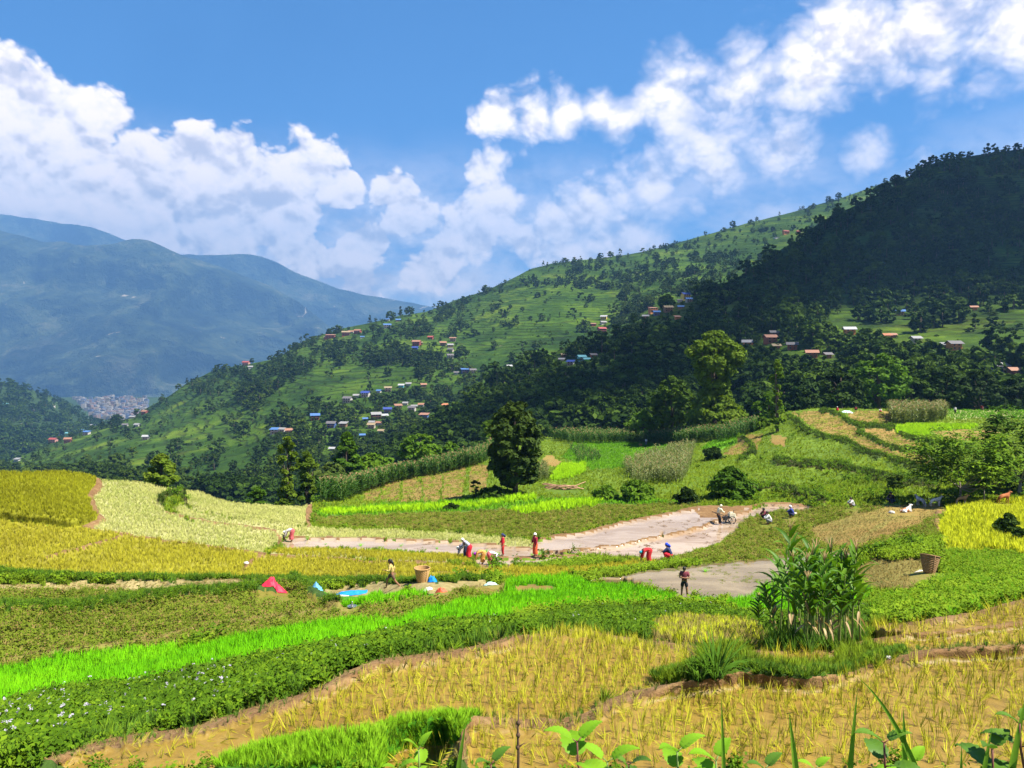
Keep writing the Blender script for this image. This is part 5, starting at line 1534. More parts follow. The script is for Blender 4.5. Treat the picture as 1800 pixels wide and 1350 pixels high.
# what stands where on the slopes: column, foot row, width, wall, roof, label
HOUSES = [
    # lower hamlets on the terraced hill, left to right
    (482, 763, 18, 'white', 'bluetin', 'white house under blue tin roof at the left end of the lowest hamlet'),
    (495, 760, 13, 'white', 'tin', 'plain white house between the blue-roofed and the pink house'),
    (508, 762, 14, 'pink', 'rust', 'pink house at the right end of the lowest hamlet'),
    (554, 738, 18, 'red', 'bluetin', 'red-footed house with pale blue roof above the lowest hamlet'),
    (581, 752, 18, 'blue', 'slate', 'house with bright blue front and grey roof among terraces'),
    (602, 751, 15, 'brown', 'tin', 'grey-brown house right of the blue-fronted one'),
    (609, 708, 18, 'white', 'slate', 'two-coloured white house with red foot left of the blue-roofed pair'),
    (626, 699, 11, 'stone', 'tin', 'small grey house between white house and blue-roofed house'),
    (641, 698, 17, 'white', 'navy', 'white house under a dark blue roof on the terrace rim'),
    (665, 690, 9, 'white', 'bluetin', 'little pale blue and white cabin above the terraces'),
    (682, 688, 14, 'stone', 'thatch', 'grey thatched house beside the narrow dark tree'),
    (705, 681, 11, 'teal', 'pale', 'pale blue house right of the thatched one'),
    (718, 678, 10, 'white', 'tin', 'small white house in the shade right of the pale blue one'),
    (745, 680, 11, 'brown', 'rust', 'brown hut alone right of the small white house'),
    (802, 658, 9, 'white', 'slate', 'white hut left of the bright blue roof in the woods'),
    (818, 656, 15, 'blue', 'bluetin', 'bright blue roofed house at the wood edge'),
    (832, 656, 13, 'white', 'slate', 'long white hut right of the bright blue roof'),
    (896, 647, 10, 'white', 'pale', 'lone white hut among dark trees'),
    # dense village
    (681, 726, 16, 'blue', 'navy', 'dark blue roofed house at the top left of the dense village'),
    (662, 737, 20, 'red', 'tin', 'long red and white house in the dense village'),
    (677, 735, 12, 'red', 'pale', 'red-walled house next to the dark blue roof'),
    (653, 746, 11, 'white', 'tin', 'white house in the lower left of the dense village'),
    (652, 753, 15, 'stone', 'thatch', 'grey house lowest in the dense village'),
    (665, 747, 11, 'white', 'rust', 'white house with rusty roof low in the dense village'),
    (642, 739, 8, 'blue', 'bluetin', 'small blue shed at the left edge of the dense village'),
    (701, 719, 14, 'stone', 'rust', 'grey stone house above the dense village'),
    (712, 712, 10, 'stone', 'tin', 'grey hut topmost above the dense village'),
    (723, 723, 15, 'white', 'slate', 'white house with dark roof right of the stone house'),
    (728, 718, 11, 'brick', 'tin', 'brick house just behind the dark-roofed white house'),
    (740, 715, 11, 'white', 'rust', 'white hut with rusty roof on the right of the village'),
    (744, 737, 18, 'blue', 'rust', 'brown-roofed house with blue side below the village right end'),
    (782, 716, 12, 'blue', 'orange', 'orange-roofed house with blue front at the forest edge'),
    (669, 761, 11, 'stone', 'thatch', 'thatched hut by the trees under the village'),
    (637, 768, 8, 'blue', 'bluetin', 'tiny blue roofed shelter under the village'),
    (583, 792, 9, 'white', 'pale', 'small white shed among trees above the column-like trees'),
    # upper villages
    (580, 595, 20, 'red', 'rust', 'long red house at the left end of the ridge village'),
    (573, 596, 10, 'brick', 'thatch', 'small brick hut left of the long red house'),
    (608, 590, 17, 'red', 'thatch', 'red house in the middle of the ridge village'),
    (616, 586, 12, 'white', 'rust', 'white-fronted house in the middle of the ridge village'),
    (627, 587, 15, 'red', 'rust', 'red house at the right end of the ridge village'),
    (637, 595, 8, 'white', 'bluetin', 'small pale blue hut right below the ridge village'),
    (681, 564, 8, 'white', 'bluetin', 'tiny blue roofed hut high on the ridge'),
    (681, 577, 16, 'white', 'bluetin', 'white house with blue roof below the ridge top'),
    (700, 565, 10, 'brown', 'bluetin', 'brown hut with blue roof near the ridge top'),
    (731, 608, 17, 'red', 'rust', 'red house atop the middle hillside hamlet'),
    (738, 606, 12, 'brick', 'thatch', 'brick house right in the middle hillside hamlet'),
    (729, 615, 12, 'blue', 'navy', 'blue-fronted house lowest in the middle hillside hamlet'),
    (756, 596, 11, 'red', 'redtin', 'red hut above right of the middle hillside hamlet'),
    (779, 608, 13, 'brown', 'rust', 'brown house left of the stony village stairs'),
    (792, 610, 12, 'brown', 'tin', 'tin-roofed house high on the stony village stairs'),
    (796, 600, 13, 'stone', 'rust', 'stone house topmost by the stony village stairs'),
    (791, 618, 12, 'stone', 'slate', 'stone house halfway down the stony village stairs'),
    (792, 630, 13, 'white', 'slate', 'white house at the bottom of the stony village stairs'),
    # right of the open fields
    (1061, 562, 13, 'yellow', 'pale', 'yellow house topmost in the little hamlet under the open field'),
    (1062, 570, 12, 'white', 'tin', 'white house below the yellow one under the open field'),
    (1044, 573, 10, 'red', 'rust', 'small red house left in the hamlet under the open field'),
    (1060, 585, 17, 'red', 'redtin', 'bright red house lowest in the hamlet under the open field'),
    (1208, 525, 18, 'yellow', 'navy', 'yellow house with blue roof topmost on the shaded spur'),
    (1212, 531, 13, 'white', 'bluetin', 'pale blue fronted house right under the yellow one'),
    (1195, 531, 9, 'white', 'slate', 'little white hut left of the yellow house'),
    (1150, 549, 19, 'orange', 'rust', 'long ochre house at the left of the spur hamlet'),
    (1155, 554, 13, 'blue', 'bluetin', 'blue-roofed house in front of the ochre house'),
    (1135, 560, 12, 'brick', 'tin', 'brick and white house leftmost in the spur hamlet'),
    (1176, 548, 18, 'brown', 'thatch', 'low brown house in the middle of the spur hamlet'),
    (1197, 543, 11, 'brown', 'bluetin', 'small house with a blue roof right in the spur hamlet'),
    (1192, 561, 11, 'orange', 'rust', 'orange hut below the spur hamlet'),
    (992, 627, 10, 'brick', 'thatch', 'tall brick hut in the dark woods left of the teal roof'),
    (987, 635, 10, 'white', 'tin', 'small white hut under the tall brick hut in the woods'),
    (1024, 634, 16, 'teal', 'teal', 'teal-roofed house in the dark woods'),
    (1032, 635, 8, 'green', 'teal', 'lime green shed attached beside the teal-roofed house'),
    (1002, 642, 14, 'white', 'navy', 'white and dark blue house low in the dark woods'),
    (1044, 628, 12, 'brick', 'slate', 'brick house right of the lime green shed in the woods'),
    (1315, 611, 22, 'orange', 'tin', 'ochre house with tin roof just right of the tallest tree'),
    (1357, 603, 24, 'brick', 'rust', 'two-storey brick farmhouse in the shaded farm group'),
    (1362, 591, 16, 'brown', 'slate', 'dark house above the two-storey brick farmhouse'),
    (1366, 613, 12, 'brick', 'thatch', 'small brick shed under the two-storey farmhouse'),
    (1393, 614, 20, 'brick', 'slate', 'brick house with a blue front at right of the farm group'),
    (1428, 629, 22, 'brick', 'rust', 'long low brick house below the farm group'),
    (1457, 629, 14, 'brick', 'slate', 'dark brick shed right of the long low house'),
    (1495, 588, 22, 'orange', 'pale', 'orange house with shining tin roof by the sunlit terraces'),
    (1560, 596, 15, 'orange', 'orange', 'orange gabled house on the sunlit terraces'),
    (1570, 593, 12, 'brick', 'rust', 'brick house close behind the orange gabled one'),
    (1583, 554, 16, 'yellow', 'bluetin', 'yellow house with bright blue roof high on the sunlit terraces'),
    (1613, 602, 18, 'stone', 'tin', 'grey shed with tin roof right of the orange houses'),
    (1682, 615, 26, 'orange', 'slate', 'big orange-brick house with dark roof at the right of the slope'),
    (1664, 612, 14, 'white', 'tin', 'white shed left of the big orange-brick house'),
    (1763, 655, 28, 'blue', 'tin', 'blue house with wide tin roof near the right edge'),
    (1788, 661, 24, 'brick', 'rust', 'terraced brick house right of the blue one at the edge'),
    (1713, 544, 9, 'orange', 'rust', 'lone orange hut high up at the right'),
    (1383, 411, 14, 'orange', 'redtin', 'long ochre house high on the far ridge slope'),
    (1367, 419, 11, 'white', 'slate', 'white house with dark roof high on the far ridge slope'),
    (1405, 409, 9, 'pink', 'redtin', 'pink hut right of the long ochre house on the far ridge'),
    # foot of the terraced hill at left
    (431, 643, 15, 'pink', 'redtin', 'pink house on the skyline of the terraced hill'),
    (440, 648, 9, 'white', 'tin', 'white hut under the pink skyline house'),
    (252, 729, 13, 'red', 'rust', 'red house highest of the roadside cluster at left'),
    (231, 736, 11, 'stone', 'tin', 'grey house left of the red roadside house'),
    (219, 750, 11, 'white', 'slate', 'white house with dark roof in the roadside cluster'),
    (239, 750, 12, 'white', 'tin', 'white house right end of the roadside cluster'),
    (162, 751, 13, 'white', 'tin', 'white house above the blue-roofed row at left'),
    (139, 760, 17, 'blue', 'bluetin', 'bright blue roofed house in the row at left'),
    (150, 765, 13, 'white', 'bluetin', 'white house right of the bright blue roof at left'),
    (111, 766, 17, 'teal', 'teal', 'pale teal roofed house left of the bright blue roof'),
    (91, 779, 17, 'pink', 'redtin', 'salmon pink house lowest in the row at left'),
    (118, 778, 14, 'red', 'rust', 'red house right of the salmon pink one'),
    (11, 809, 16, 'white', 'bluetin', 'white house with blue roof at the left edge'),
    (28, 811, 10, 'white', 'tin', 'white hut right of the blue-roofed house at the left edge'),
    (255, 773, 13, 'white', 'pale', 'long white shed alone on the green terraces at left'),
    (87, 716, 22, 'white', 'rust', 'pale building group high on the wooded hill at left'),
    (8, 714, 16, 'white', 'teal', 'pale house at the left edge of the wooded hill'),
    (60, 723, 12, 'white', 'tin', 'small pale house in the woods of the left hill'),
    (40, 748, 12, 'white', 'tin', 'small pale house low in the woods of the left hill'),
]


def clear_of_houses(P, S, px, py):
    keep = np.ones(len(P), bool)
    top = py - S[:, 2] * F / P[:, 1]
    hw = S[:, 0] * F / P[:, 1] * 0.42
    for hx, hy, w, *_ in HOUSES:
        keep &= ~((px + hw > hx - w * 0.55) & (px - hw < hx + w * 0.55) & (py > hy - 3) & (top < hy - w * 0.30))
    return keep


k_ = clear_of_houses(bP, bS, bpx, bpy_)
bP, bS, bpx, bpy_ = bP[k_], bS[k_], bpx[k_], bpy_[k_]
k_ = clear_of_houses(aP, aS, apx, apy)
aP, aS, apx, apy = aP[k_], aS[k_], apx[k_], apy[k_]


# ================================================================ trees one can tell apart
def tree(px, ybase, ytop, wpx, d, kind, leafmat, label, seed, clumps, per, leaf, group=None, lean=0.0, base=0.18, aspect=1.6, droop=0.0, bark=None, csize=0.3, name='tree', up=0.35):
    """a tree at distance D whose foot and tip show at the given photograph rows"""
    H = (ybase - ytop) * d / F
    wr = wpx * d / F / 2 / H
    shp = {'round': sh_round, 'dome': sh_dome, 'cone': sh_cone, 'col': sh_col}[kind](wr)
    v, f, cc = crown(seed, clumps, per, leaf / H, shp, aspect, droop=droop, csize=csize, up=up)
    v = v * np.array([1, 1, 1 - base]) + np.array([0, 0, base])
    v[:, 0] += lean * v[:, 2]
    v *= H
    root = thing(name, label, 'shrub' if name == 'shrub' else 'tree', (d * (px - 900) / F, d, d * (HY - ybase) / F), 0.0, group)
    cc = cc * np.array([1, 1, 1 - base]) + np.array([0, 0, base])
    cc = cc * H
    cc[:, 0] += lean * cc[:, 2]
    r = np.random.default_rng(seed)
    limbs = [cc[i] for i in r.choice(len(cc), min(9, len(cc)), replace=False)]
    tb = trunk_mb(H * 0.86, max(0.035 * H * (0.6 + wr), 0.05), lean, limbs, seed)
    tb.obj('trunk', bark or BARK, root)
    link('crown', mesh_np('crown', v, f, [LEAF[leafmat]], None, False), root)
    return root


# beside and behind the terraces, from left to right
tree(283, 885, 800, 48, 84, 'dome', 'olive', 'dark bushy tree with yellowish tip just beyond the pale rice field', 101, 60, 40, 0.42)
tree(452, 895, 858, 34, 88, 'dome', 'green', 'small round bright green bush beyond the edge of the pale rice', 102, 30, 40, 0.32, name='shrub')
tree(505, 905, 769, 32, 90, 'col', 'olive', 'tall narrow column-like tree with clipped side branches behind rice terraces', 103, 70, 34, 0.40, base=0.12)
tree(540, 905, 795, 40, 92, 'col', 'olive', 'shorter column-like tree right beside the tall narrow one', 104, 55, 34, 0.42, base=0.15)
tree(578, 880, 815, 60, 118, 'dome', 'dark', 'low dark bushy tree between the column-like tree and the pointed one', 105, 50, 34, 0.6)
tree(610, 880, 762, 78, 122, 'cone', 'green', 'broad pointed tree rising above the left end of the maize strip', 106, 80, 40, 0.62)
tree(655, 860, 800, 84, 126, 'dome', 'green', 'wide rounded tree right of the pointed one above the maize strip', 107, 70, 36, 0.62)
tree(738, 835, 765, 72, 142, 'round', 'green', 'spreading tree with open crown behind the middle of the maize strip', 108, 60, 40, 0.62)
tree(790, 830, 778, 40, 146, 'dome', 'green', 'small bushy tree at the upper end of the left maize strip', 109, 40, 34, 0.55)
tree(864, 800, 737, 40, 155, 'round', 'lime', 'light green tree peeping out left of the big dark tree', 110, 40, 36, 0.6)
tree(906, 872, 708, 98, 80, 'round', 'dark', 'big dark round-crowned tree standing alone in the middle of the terraces', 111, 190, 60, 0.36, base=0.09, csize=0.22)
tree(836, 880, 845, 16, 84, 'round', 'dark', 'slim little sapling left of the big dark tree', 112, 16, 26, 0.24, base=0.4)
tree(1182, 775, 664, 74, 165, 'round', 'deep', 'dark green shaded tree just left of the tall yellow-green tree', 113, 80, 36, 0.7)
tree(1132, 780, 724, 62, 168, 'dome', 'green', 'low rounded green tree above the back maize row', 114, 60, 36, 0.6)
tree(1256, 772, 583, 94, 152, 'col', 'olive', 'tallest yellow-green tree rising above the back of the terraces', 115, 300, 52, 0.58, base=0.08, csize=0.30)
tree(1276, 770, 700, 66, 160, 'dome', 'deep', 'dark bushy undergrowth tree at the foot of the tallest tree', 116, 60, 34, 0.62)
tree(1366, 770, 632, 24, 122, 'col', 'lime', 'slender bright green sapling sticking up at the terrace edge', 117, 60, 26, 0.46, base=0.15)
tree(1352, 760, 690, 50, 145, 'dome', 'green', 'pale bushy tree behind the slender bright sapling', 118, 50, 34, 0.55)
tree(1420, 740, 690, 48, 160, 'dome', 'mid', 'low dark bush tree left of the row behind the upper terrace', 119, 50, 34, 0.6)
tree(1478, 735, 652, 86, 172, 'dome', 'mid', 'olive bushy tree first in the shaded row behind the upper terrace', 120, 80, 40, 0.7)
tree(1545, 735, 624, 92, 176, 'round', 'green', 'tall rounded green tree in the shaded row behind the maize block', 121, 90, 40, 0.7)
tree(1603, 735, 662, 70, 180, 'dome', 'deep', 'dark tree right of the tall rounded one behind the maize block', 122, 70, 36, 0.7)
tree(1655, 735, 645, 100, 182, 'dome', 'deep', 'wide dark tree in the shaded row above the pale field', 123, 90, 40, 0.72)
tree(1722, 740, 655, 86, 178, 'dome', 'mid', 'dark spreading tree above the right end of the pale field', 124, 80, 40, 0.72)
tree(1790, 745, 668, 80, 180, 'round', 'deep', 'dark tree at the far right end of the shaded row', 125, 80, 36, 0.72)
tree(1286, 888, 824, 74, 69, 'dome', 'green', 'dark leafy shrub with yellowish right side below the green terraces', 126, 80, 40, 0.30, name='shrub', base=0.05)
tree(1578, 872, 835, 34, 66, 'round', 'mid', 'small thin tree beside the seated man in dark clothes', 127, 30, 26, 0.26, base=0.25)
tree(1772, 945, 905, 44, 41, 'dome', 'mid', 'dark round bush on the bank within the ripe rice at right', 128, 50, 40, 0.16, name='shrub', base=0.03)
tree(1795, 972, 932, 42, 38, 'dome', 'deep', 'darker lower bush at the right edge of the ripe rice', 129, 50, 40, 0.16, name='shrub', base=0.03)
tree(1208, 892, 858, 40, 68, 'dome', 'mid', 'low dark shrub left of the leafy one above the flooded paddy', 130, 40, 36, 0.28, name='shrub', base=0.03)
tree(1120, 884, 846, 62, 74, 'dome', 'green', 'wide leafy shrub at the foot of the yellowing maize patch', 131, 60, 40, 0.30, name='shrub', base=0.03)
tree(1065, 884, 856, 50, 76, 'dome', 'green', 'low green shrub right of the heap of cut wood', 132, 46, 36, 0.30, name='shrub', base=0.03)
tree(1255, 815, 788, 44, 108, 'dome', 'mid', 'rounded dark bush on the slope below the curved terrace', 133, 40, 34, 0.40, name='shrub', base=0.03)
tree(870, 885, 858, 70, 79, 'dome', 'deep', 'dark low bush in the shade under the big lone tree', 134, 50, 40, 0.30, name='shrub', base=0.02)
tree(792, 897, 886, 26, 73, 'dome', 'mid', 'tiny round bush on the bright seedling strip', 135, 24, 30, 0.2, name='shrub', base=0.02)
tree(1340, 760, 735, 40, 132, 'dome', 'lime', 'pale yellow-green bush on the crest above the curved terraces', 136, 40, 30, 0.45, name='shrub', base=0.03)
tree(950, 850, 824, 44, 100, 'dome', 'olive', 'grey-green bush right of the big lone tree trunk', 137, 40, 30, 0.36, name='shrub', base=0.03)


# the two broad-leaved trees at the right, with long drooping leaves
def broad_tree(px, ybase, ytop, wpx, d, label, seed, nclump, per, forks):
    H = (ybase - ytop) * d / F
    R = wpx * d / F / 2
    r = np.random.default_rng(seed)
    root = thing('tree', label, 'tree', (d * (px - 900) / F, d, d * (HY - ybase) / F))
    tb = MB()
    tips = []
    base = np.array([0, 0, -0.4])
    fork = np.array([0.02 * H, 0, 0.20 * H])
    tb.tube([base, fork * 0.5, fork], [0.055 * H / 3, 0.045 * H / 3, 0.04 * H / 3], 8)
    for k in range(nclump):
        a = r.random() * 6.283
        rr = R * (0.15 + 0.85 * math.sqrt(r.random()))
        z = H * (0.34 + 0.62 * r.random() * math.sqrt(max(0.05, 1 - (rr / R) ** 2 * 0.75)))
        tips.append(np.array([rr * math.cos(a), rr * math.sin(a) * 0.9, z]))
    for t in tips[:forks]:
        m_ = fork * 0.55 + t * 0.45 + np.array([0, 0, -0.06 * H])
        tb.tube([fork, m_, t], [0.022 * H / 3 + 0.02, 0.03, 0.012], 5)
    tb.obj('trunk', BARKP, root)
    lb = MB()
    for t in tips:
        for _ in range(per):
            a = r.random() * 6.283
            e = r.random() * 0.7
            dr = np.array([math.cos(a), math.sin(a), 0.15 + 0.5 * e])
            p = t + r.normal(size=3) * np.array([0.25, 0.25, 0.18]) * R * 0.30
            L = 0.40 + 0.34 * r.random()
            lb.leaf(p, dr, (0, 0, 1), L, L * 0.36, 0.55, 4, 0.12, 0, 'lance')
    lb.obj('crown', LEAF['broad'], root, smooth=False)
    return root


broad_tree(1686, 888, 742, 182, 57, 'spreading tree with long drooping leaves and forked pale trunk among the goats', 141, 150, 19, 9)
broad_tree(1790, 885, 700, 130, 61, 'taller lime green tree with drooping leaves at the right edge of the view', 142, 130, 18, 7)
broad_tree(1752, 886, 800, 90, 64, 'smaller leafy tree between the two drooping-leaved trees at right', 143, 60, 16, 5)


# wooded slopes: the trees that show largest are objects, the rest is one mass for each slope
FARMESH = {}


def far_mesh(kind, leafkey):
    key = (kind, leafkey)
    if key not in FARMESH:
        v, f, mi = FARP[kind]
        nl = sum(1 for q in mi if q == 0)
        nv = max(max(q) for q in f[:nl]) + 1
        cm = mesh_np('crown', v[:nv], [tuple(q) for q in f[:nl]], [LEAF[leafkey]], None, False)
        tm = mesh_np('trunk', v[nv:], [tuple(i - nv for i in q) for q in f[nl:]], [BARK])
        FARMESH[key] = (cm, tm)
    return FARMESH[key]


SHAPE = ['round-crowned', 'dome-shaped', 'upright oval', 'pointed', 'broad spreading', 'slim', 'lobed', 'lumpy upright', 'loose-crowned']


def place_words(px, py):
    '''where a tree stands, told by the nearest house'''
    best = min(HOUSES, key=lambda h: (h[0] - px) ** 2 + (2.0 * (h[1] - py)) ** 2)
    dx, dy = px - best[0], py - best[1]
    far = math.hypot(dx, 2 * dy)
    nm = best[5]
    for cut in (' under ', ' at ', ' with ', ' in ', ' between ', ' on ', ' among ', ' above ', ' left ', ' right ', ' below ', ' beside ', ' near ', ' close ', ' topmost ', ' leftmost ', ' lowest ', ' highest ', ' high ', ' low ', ' just ', ' alone ', ' by ', ' of the ', ' next ', ' atop ', ' halfway ', ' attached '):
        k = nm.find(cut)
        if k > 8 and len(nm[:k].split()) >= 2:
            nm = nm[:k]
    nm = ' '.join(nm.split()[:5])
    if abs(dx) > abs(dy) * 1.5:
        rel = 'left of' if dx < 0 else 'right of'
    elif abs(dy) > abs(dx) * 1.5:
        rel = 'above' if dy < 0 else 'below'
    else:
        rel = ('above left of' if dx < 0 else 'above right of') if dy < 0 else ('below left of' if dx < 0 else 'below right of')
    return ('close ' if far < 28 else '') + rel + ' the ' + nm


def plant_slope(P, S, px, py, n_own, leafkey, label, group, pick):
    kinds = np.random.default_rng(len(P)).integers(0, len(FARP), len(P))
    app = S[:, 2] / P[:, 1]
    own = np.zeros(len(P), bool)
    own[np.argsort(-np.where(pick, app, 0))[:n_own]] = True
    r = np.random.default_rng(5)
    for i in np.nonzero(own)[0]:
        cm, tm = far_mesh(int(kinds[i]), leafkey)
        tone = 'tall ' if app[i] > np.quantile(app[own], 0.75) else ('small ' if app[i] < np.quantile(app[own], 0.3) else '')
        root = thing('hillside_tree', '%s%s tree %s %s' % (tone, SHAPE[int(kinds[i])], label, place_words(px[i], py[i])), 'tree', tuple(P[i]), float(r.random() * 6.28), group)
        root.scale = tuple(S[i])
        link('crown', cm, root)
        link('trunk', tm, root)
    q = ~own
    n = int(q.sum())
    scatter('woodland', FARP, P[q], np.stack([np.zeros(n), np.zeros(n), r.random(n) * 6.28], 1), S[q], kinds[q], [LEAF[leafkey], BARK])


inview = lambda px, py: (px > 5) & (px < 1795) & (py < np.interp(px, [q[0] for q in CREST], [q[1] for q in CREST]) - 6)
plant_slope(aP, aS, apx, apy, 170, 'deep', 'in dark wood', 'trees of the shaded wooded spur', inview(apx, apy))
plant_slope(bP, bS, bpx, bpy_, 110, 'mid', 'on the slope', 'trees dotted over the terraced hillside', inview(bpx, bpy_) & (bpx < 1000))
# skyline trees stand out singly
ORDT = ['first', 'second', 'third', 'fourth', 'fifth', 'sixth', 'seventh', 'eighth', 'ninth', 'tenth', 'eleventh', 'twelfth', 'thirteenth', 'fourteenth', 'fifteenth', 'sixteenth', 'seventeenth', 'eighteenth', 'nineteenth', 'twentieth']
for i, (px, hpx, k) in enumerate(sorted(((1288, 12, 1), (1474, 11, 1), (1456, 10, 0), (1574, 9, 1), (1556, 8, 0), (1412, 7, 2), (1240, 8, 2), (1090, 12, 5), (1010, 8, 0), (955, 9, 3),
                                  (704, 16, 3), (718, 14, 0), (724, 13, 2), (686, 12, 4), (650, 13, 3), (500, 10, 3), (510, 8, 3), (1150, 8, 2), (1330, 8, 2), (1370, 7, 5)))):
    yb = float(np.interp(px, *zip(*SKY_B))) + 2
    d = float(np.nan_to_num(hillB.at(px, yb + 1)[0], nan=1200.0))
    cm, tm = far_mesh(k, 'mid')
    root = thing('hillside_tree', 'small %s tree, %s from the left along the sunlit ridge skyline' % (SHAPE[k], ORDT[i]), 'tree', (d * (px - 900) / F, d, d * (HY - yb) / F), i * 1.3, 'lone trees along the ridge line')
    h = hpx * d / F
    root.scale = (h * 1.1, h * 1.1, h * 1.15)
    link('crown', cm, root)
    link('trunk', tm, root)
for i, (px, hpx, k) in enumerate(sorted(((1730, 13, 3), (1705, 11, 1), (1690, 12, 0), (1660, 14, 1), (1640, 16, 1), (1622, 14, 4), (1770, 11, 0), (1788, 13, 1), (1752, 9, 2), (1600, 14, 1), (1575, 13, 0), (1545, 15, 1), (1505, 16, 1),
                                  (1470, 14, 0), (1440, 16, 1), (1410, 15, 4)))):
    yb = float(np.interp(px, *zip(*SKY_A))) + 3
    d = float(np.nan_to_num(hillA.at(px, yb + 1)[0], nan=740.0))
    cm, tm = far_mesh(k, 'deep')
    root = thing('hillside_tree', 'dark %s tree, %s from the left on the wooded spur skyline' % (SHAPE[k], ORDT[i]), 'tree', (d * (px - 900) / F, d, d * (HY - yb) / F), i * 1.7, 'trees on the skyline of the wooded spur')
    h = hpx * d / F
    root.scale = (h * 1.2, h * 1.2, h * 1.1)
    link('crown', cm, root)
    link('trunk', tm, root)
# low hill to the left: bushes as a mass
r_ = np.random.default_rng(3)
cpx, cpy = r_.uniform(-400, 330, 5200), r_.uniform(640, 830, 5200)
cd = hillC.at(cpx, cpy)
ok = ~np.isnan(cd) & (vnoise(cpx / 14, cpy / 8, 4, 2) > 0.36)
cP = np.stack([cd * (cpx - 900) / F, cd, cd * (HY - cpy) / F], 1)[ok]
n = len(cP)
scatter('woodland', FARP, cP, np.stack([np.zeros(n), np.zeros(n), r_.random(n) * 6.28], 1), tree_sizes(n, r_, 8, 18), None, [LEAF['deep'], BARK])

# scrub and field bushes that roughen the slopes: too many to count
for h, n, seed, lo, hi, mt, own in ((hillB, 26000, 51, 0.9, 2.6, 'mid', False), (hillA, 9000, 52, 0.9, 2.4, 'mid', True)):
    qx, qy, qP = hill_points(h, n, seed, FIELD_A if own else FIELD_B, [], 0.9, fd=0.22)
    if not own:
        k_ = np.isnan(hillA.at(qx, qy))
        qx, qy, qP = qx[k_], qy[k_], qP[k_]
    k_ = vnoise(qx / 9, qy / 5, seed, 2) > 0.42
    qP = qP[k_]
    m_ = len(qP)
    scatter('hillside_scrub', FARP, qP, np.stack([np.zeros(m_), np.zeros(m_), r_.random(m_) * 6.28], 1), tree_sizes(m_, r_, lo, hi) * np.array([1.35, 1.35, 0.9]), None, [LEAF[mt], BARK])


# ================================================================ houses on the slopes and the far town
WALL = {}
for k, c in {'white': (0.40, 0.38, 0.34), 'brick': (0.26, 0.09, 0.045), 'orange': (0.42, 0.17, 0.05), 'red': (0.24, 0.055, 0.045), 'blue': (0.06, 0.11, 0.28), 'yellow': (0.60, 0.45, 0.12),
             'grey': (0.30, 0.28, 0.26), 'pink': (0.40, 0.21, 0.18), 'brown': (0.20, 0.12, 0.07), 'teal': (0.10, 0.34, 0.38), 'green': (0.22, 0.50, 0.06), 'stone': (0.36, 0.31, 0.25)}.items():
    WALL[k] = plain(k + '_house_wall', c, 0.85, 0.18, 0.6, bump=0.0)
ROOF = {}
for k, c in {'tin': (0.21, 0.205, 0.20), 'bluetin': (0.06, 0.13, 0.29), 'rust': (0.26, 0.13, 0.08), 'slate': (0.11, 0.10, 0.10), 'redtin': (0.26, 0.06, 0.05), 'navy': (0.03, 0.05, 0.20), 'thatch': (0.24, 0.18, 0.10), 'pale': (0.30, 0.30, 0.295), 'teal': (0.11, 0.28, 0.30), 'orange': (0.34, 0.13, 0.06)}.items():
    ROOF[k] = plain(k + '_roof', c, 0.55, 0.15, 0.8)
GLASS = plain('dark_window', (0.02, 0.022, 0.025), 0.25, 0.1)
WOODF = plain('window_wood', (0.12, 0.07, 0.04), 0.7, 0.2)
house_boxes = []


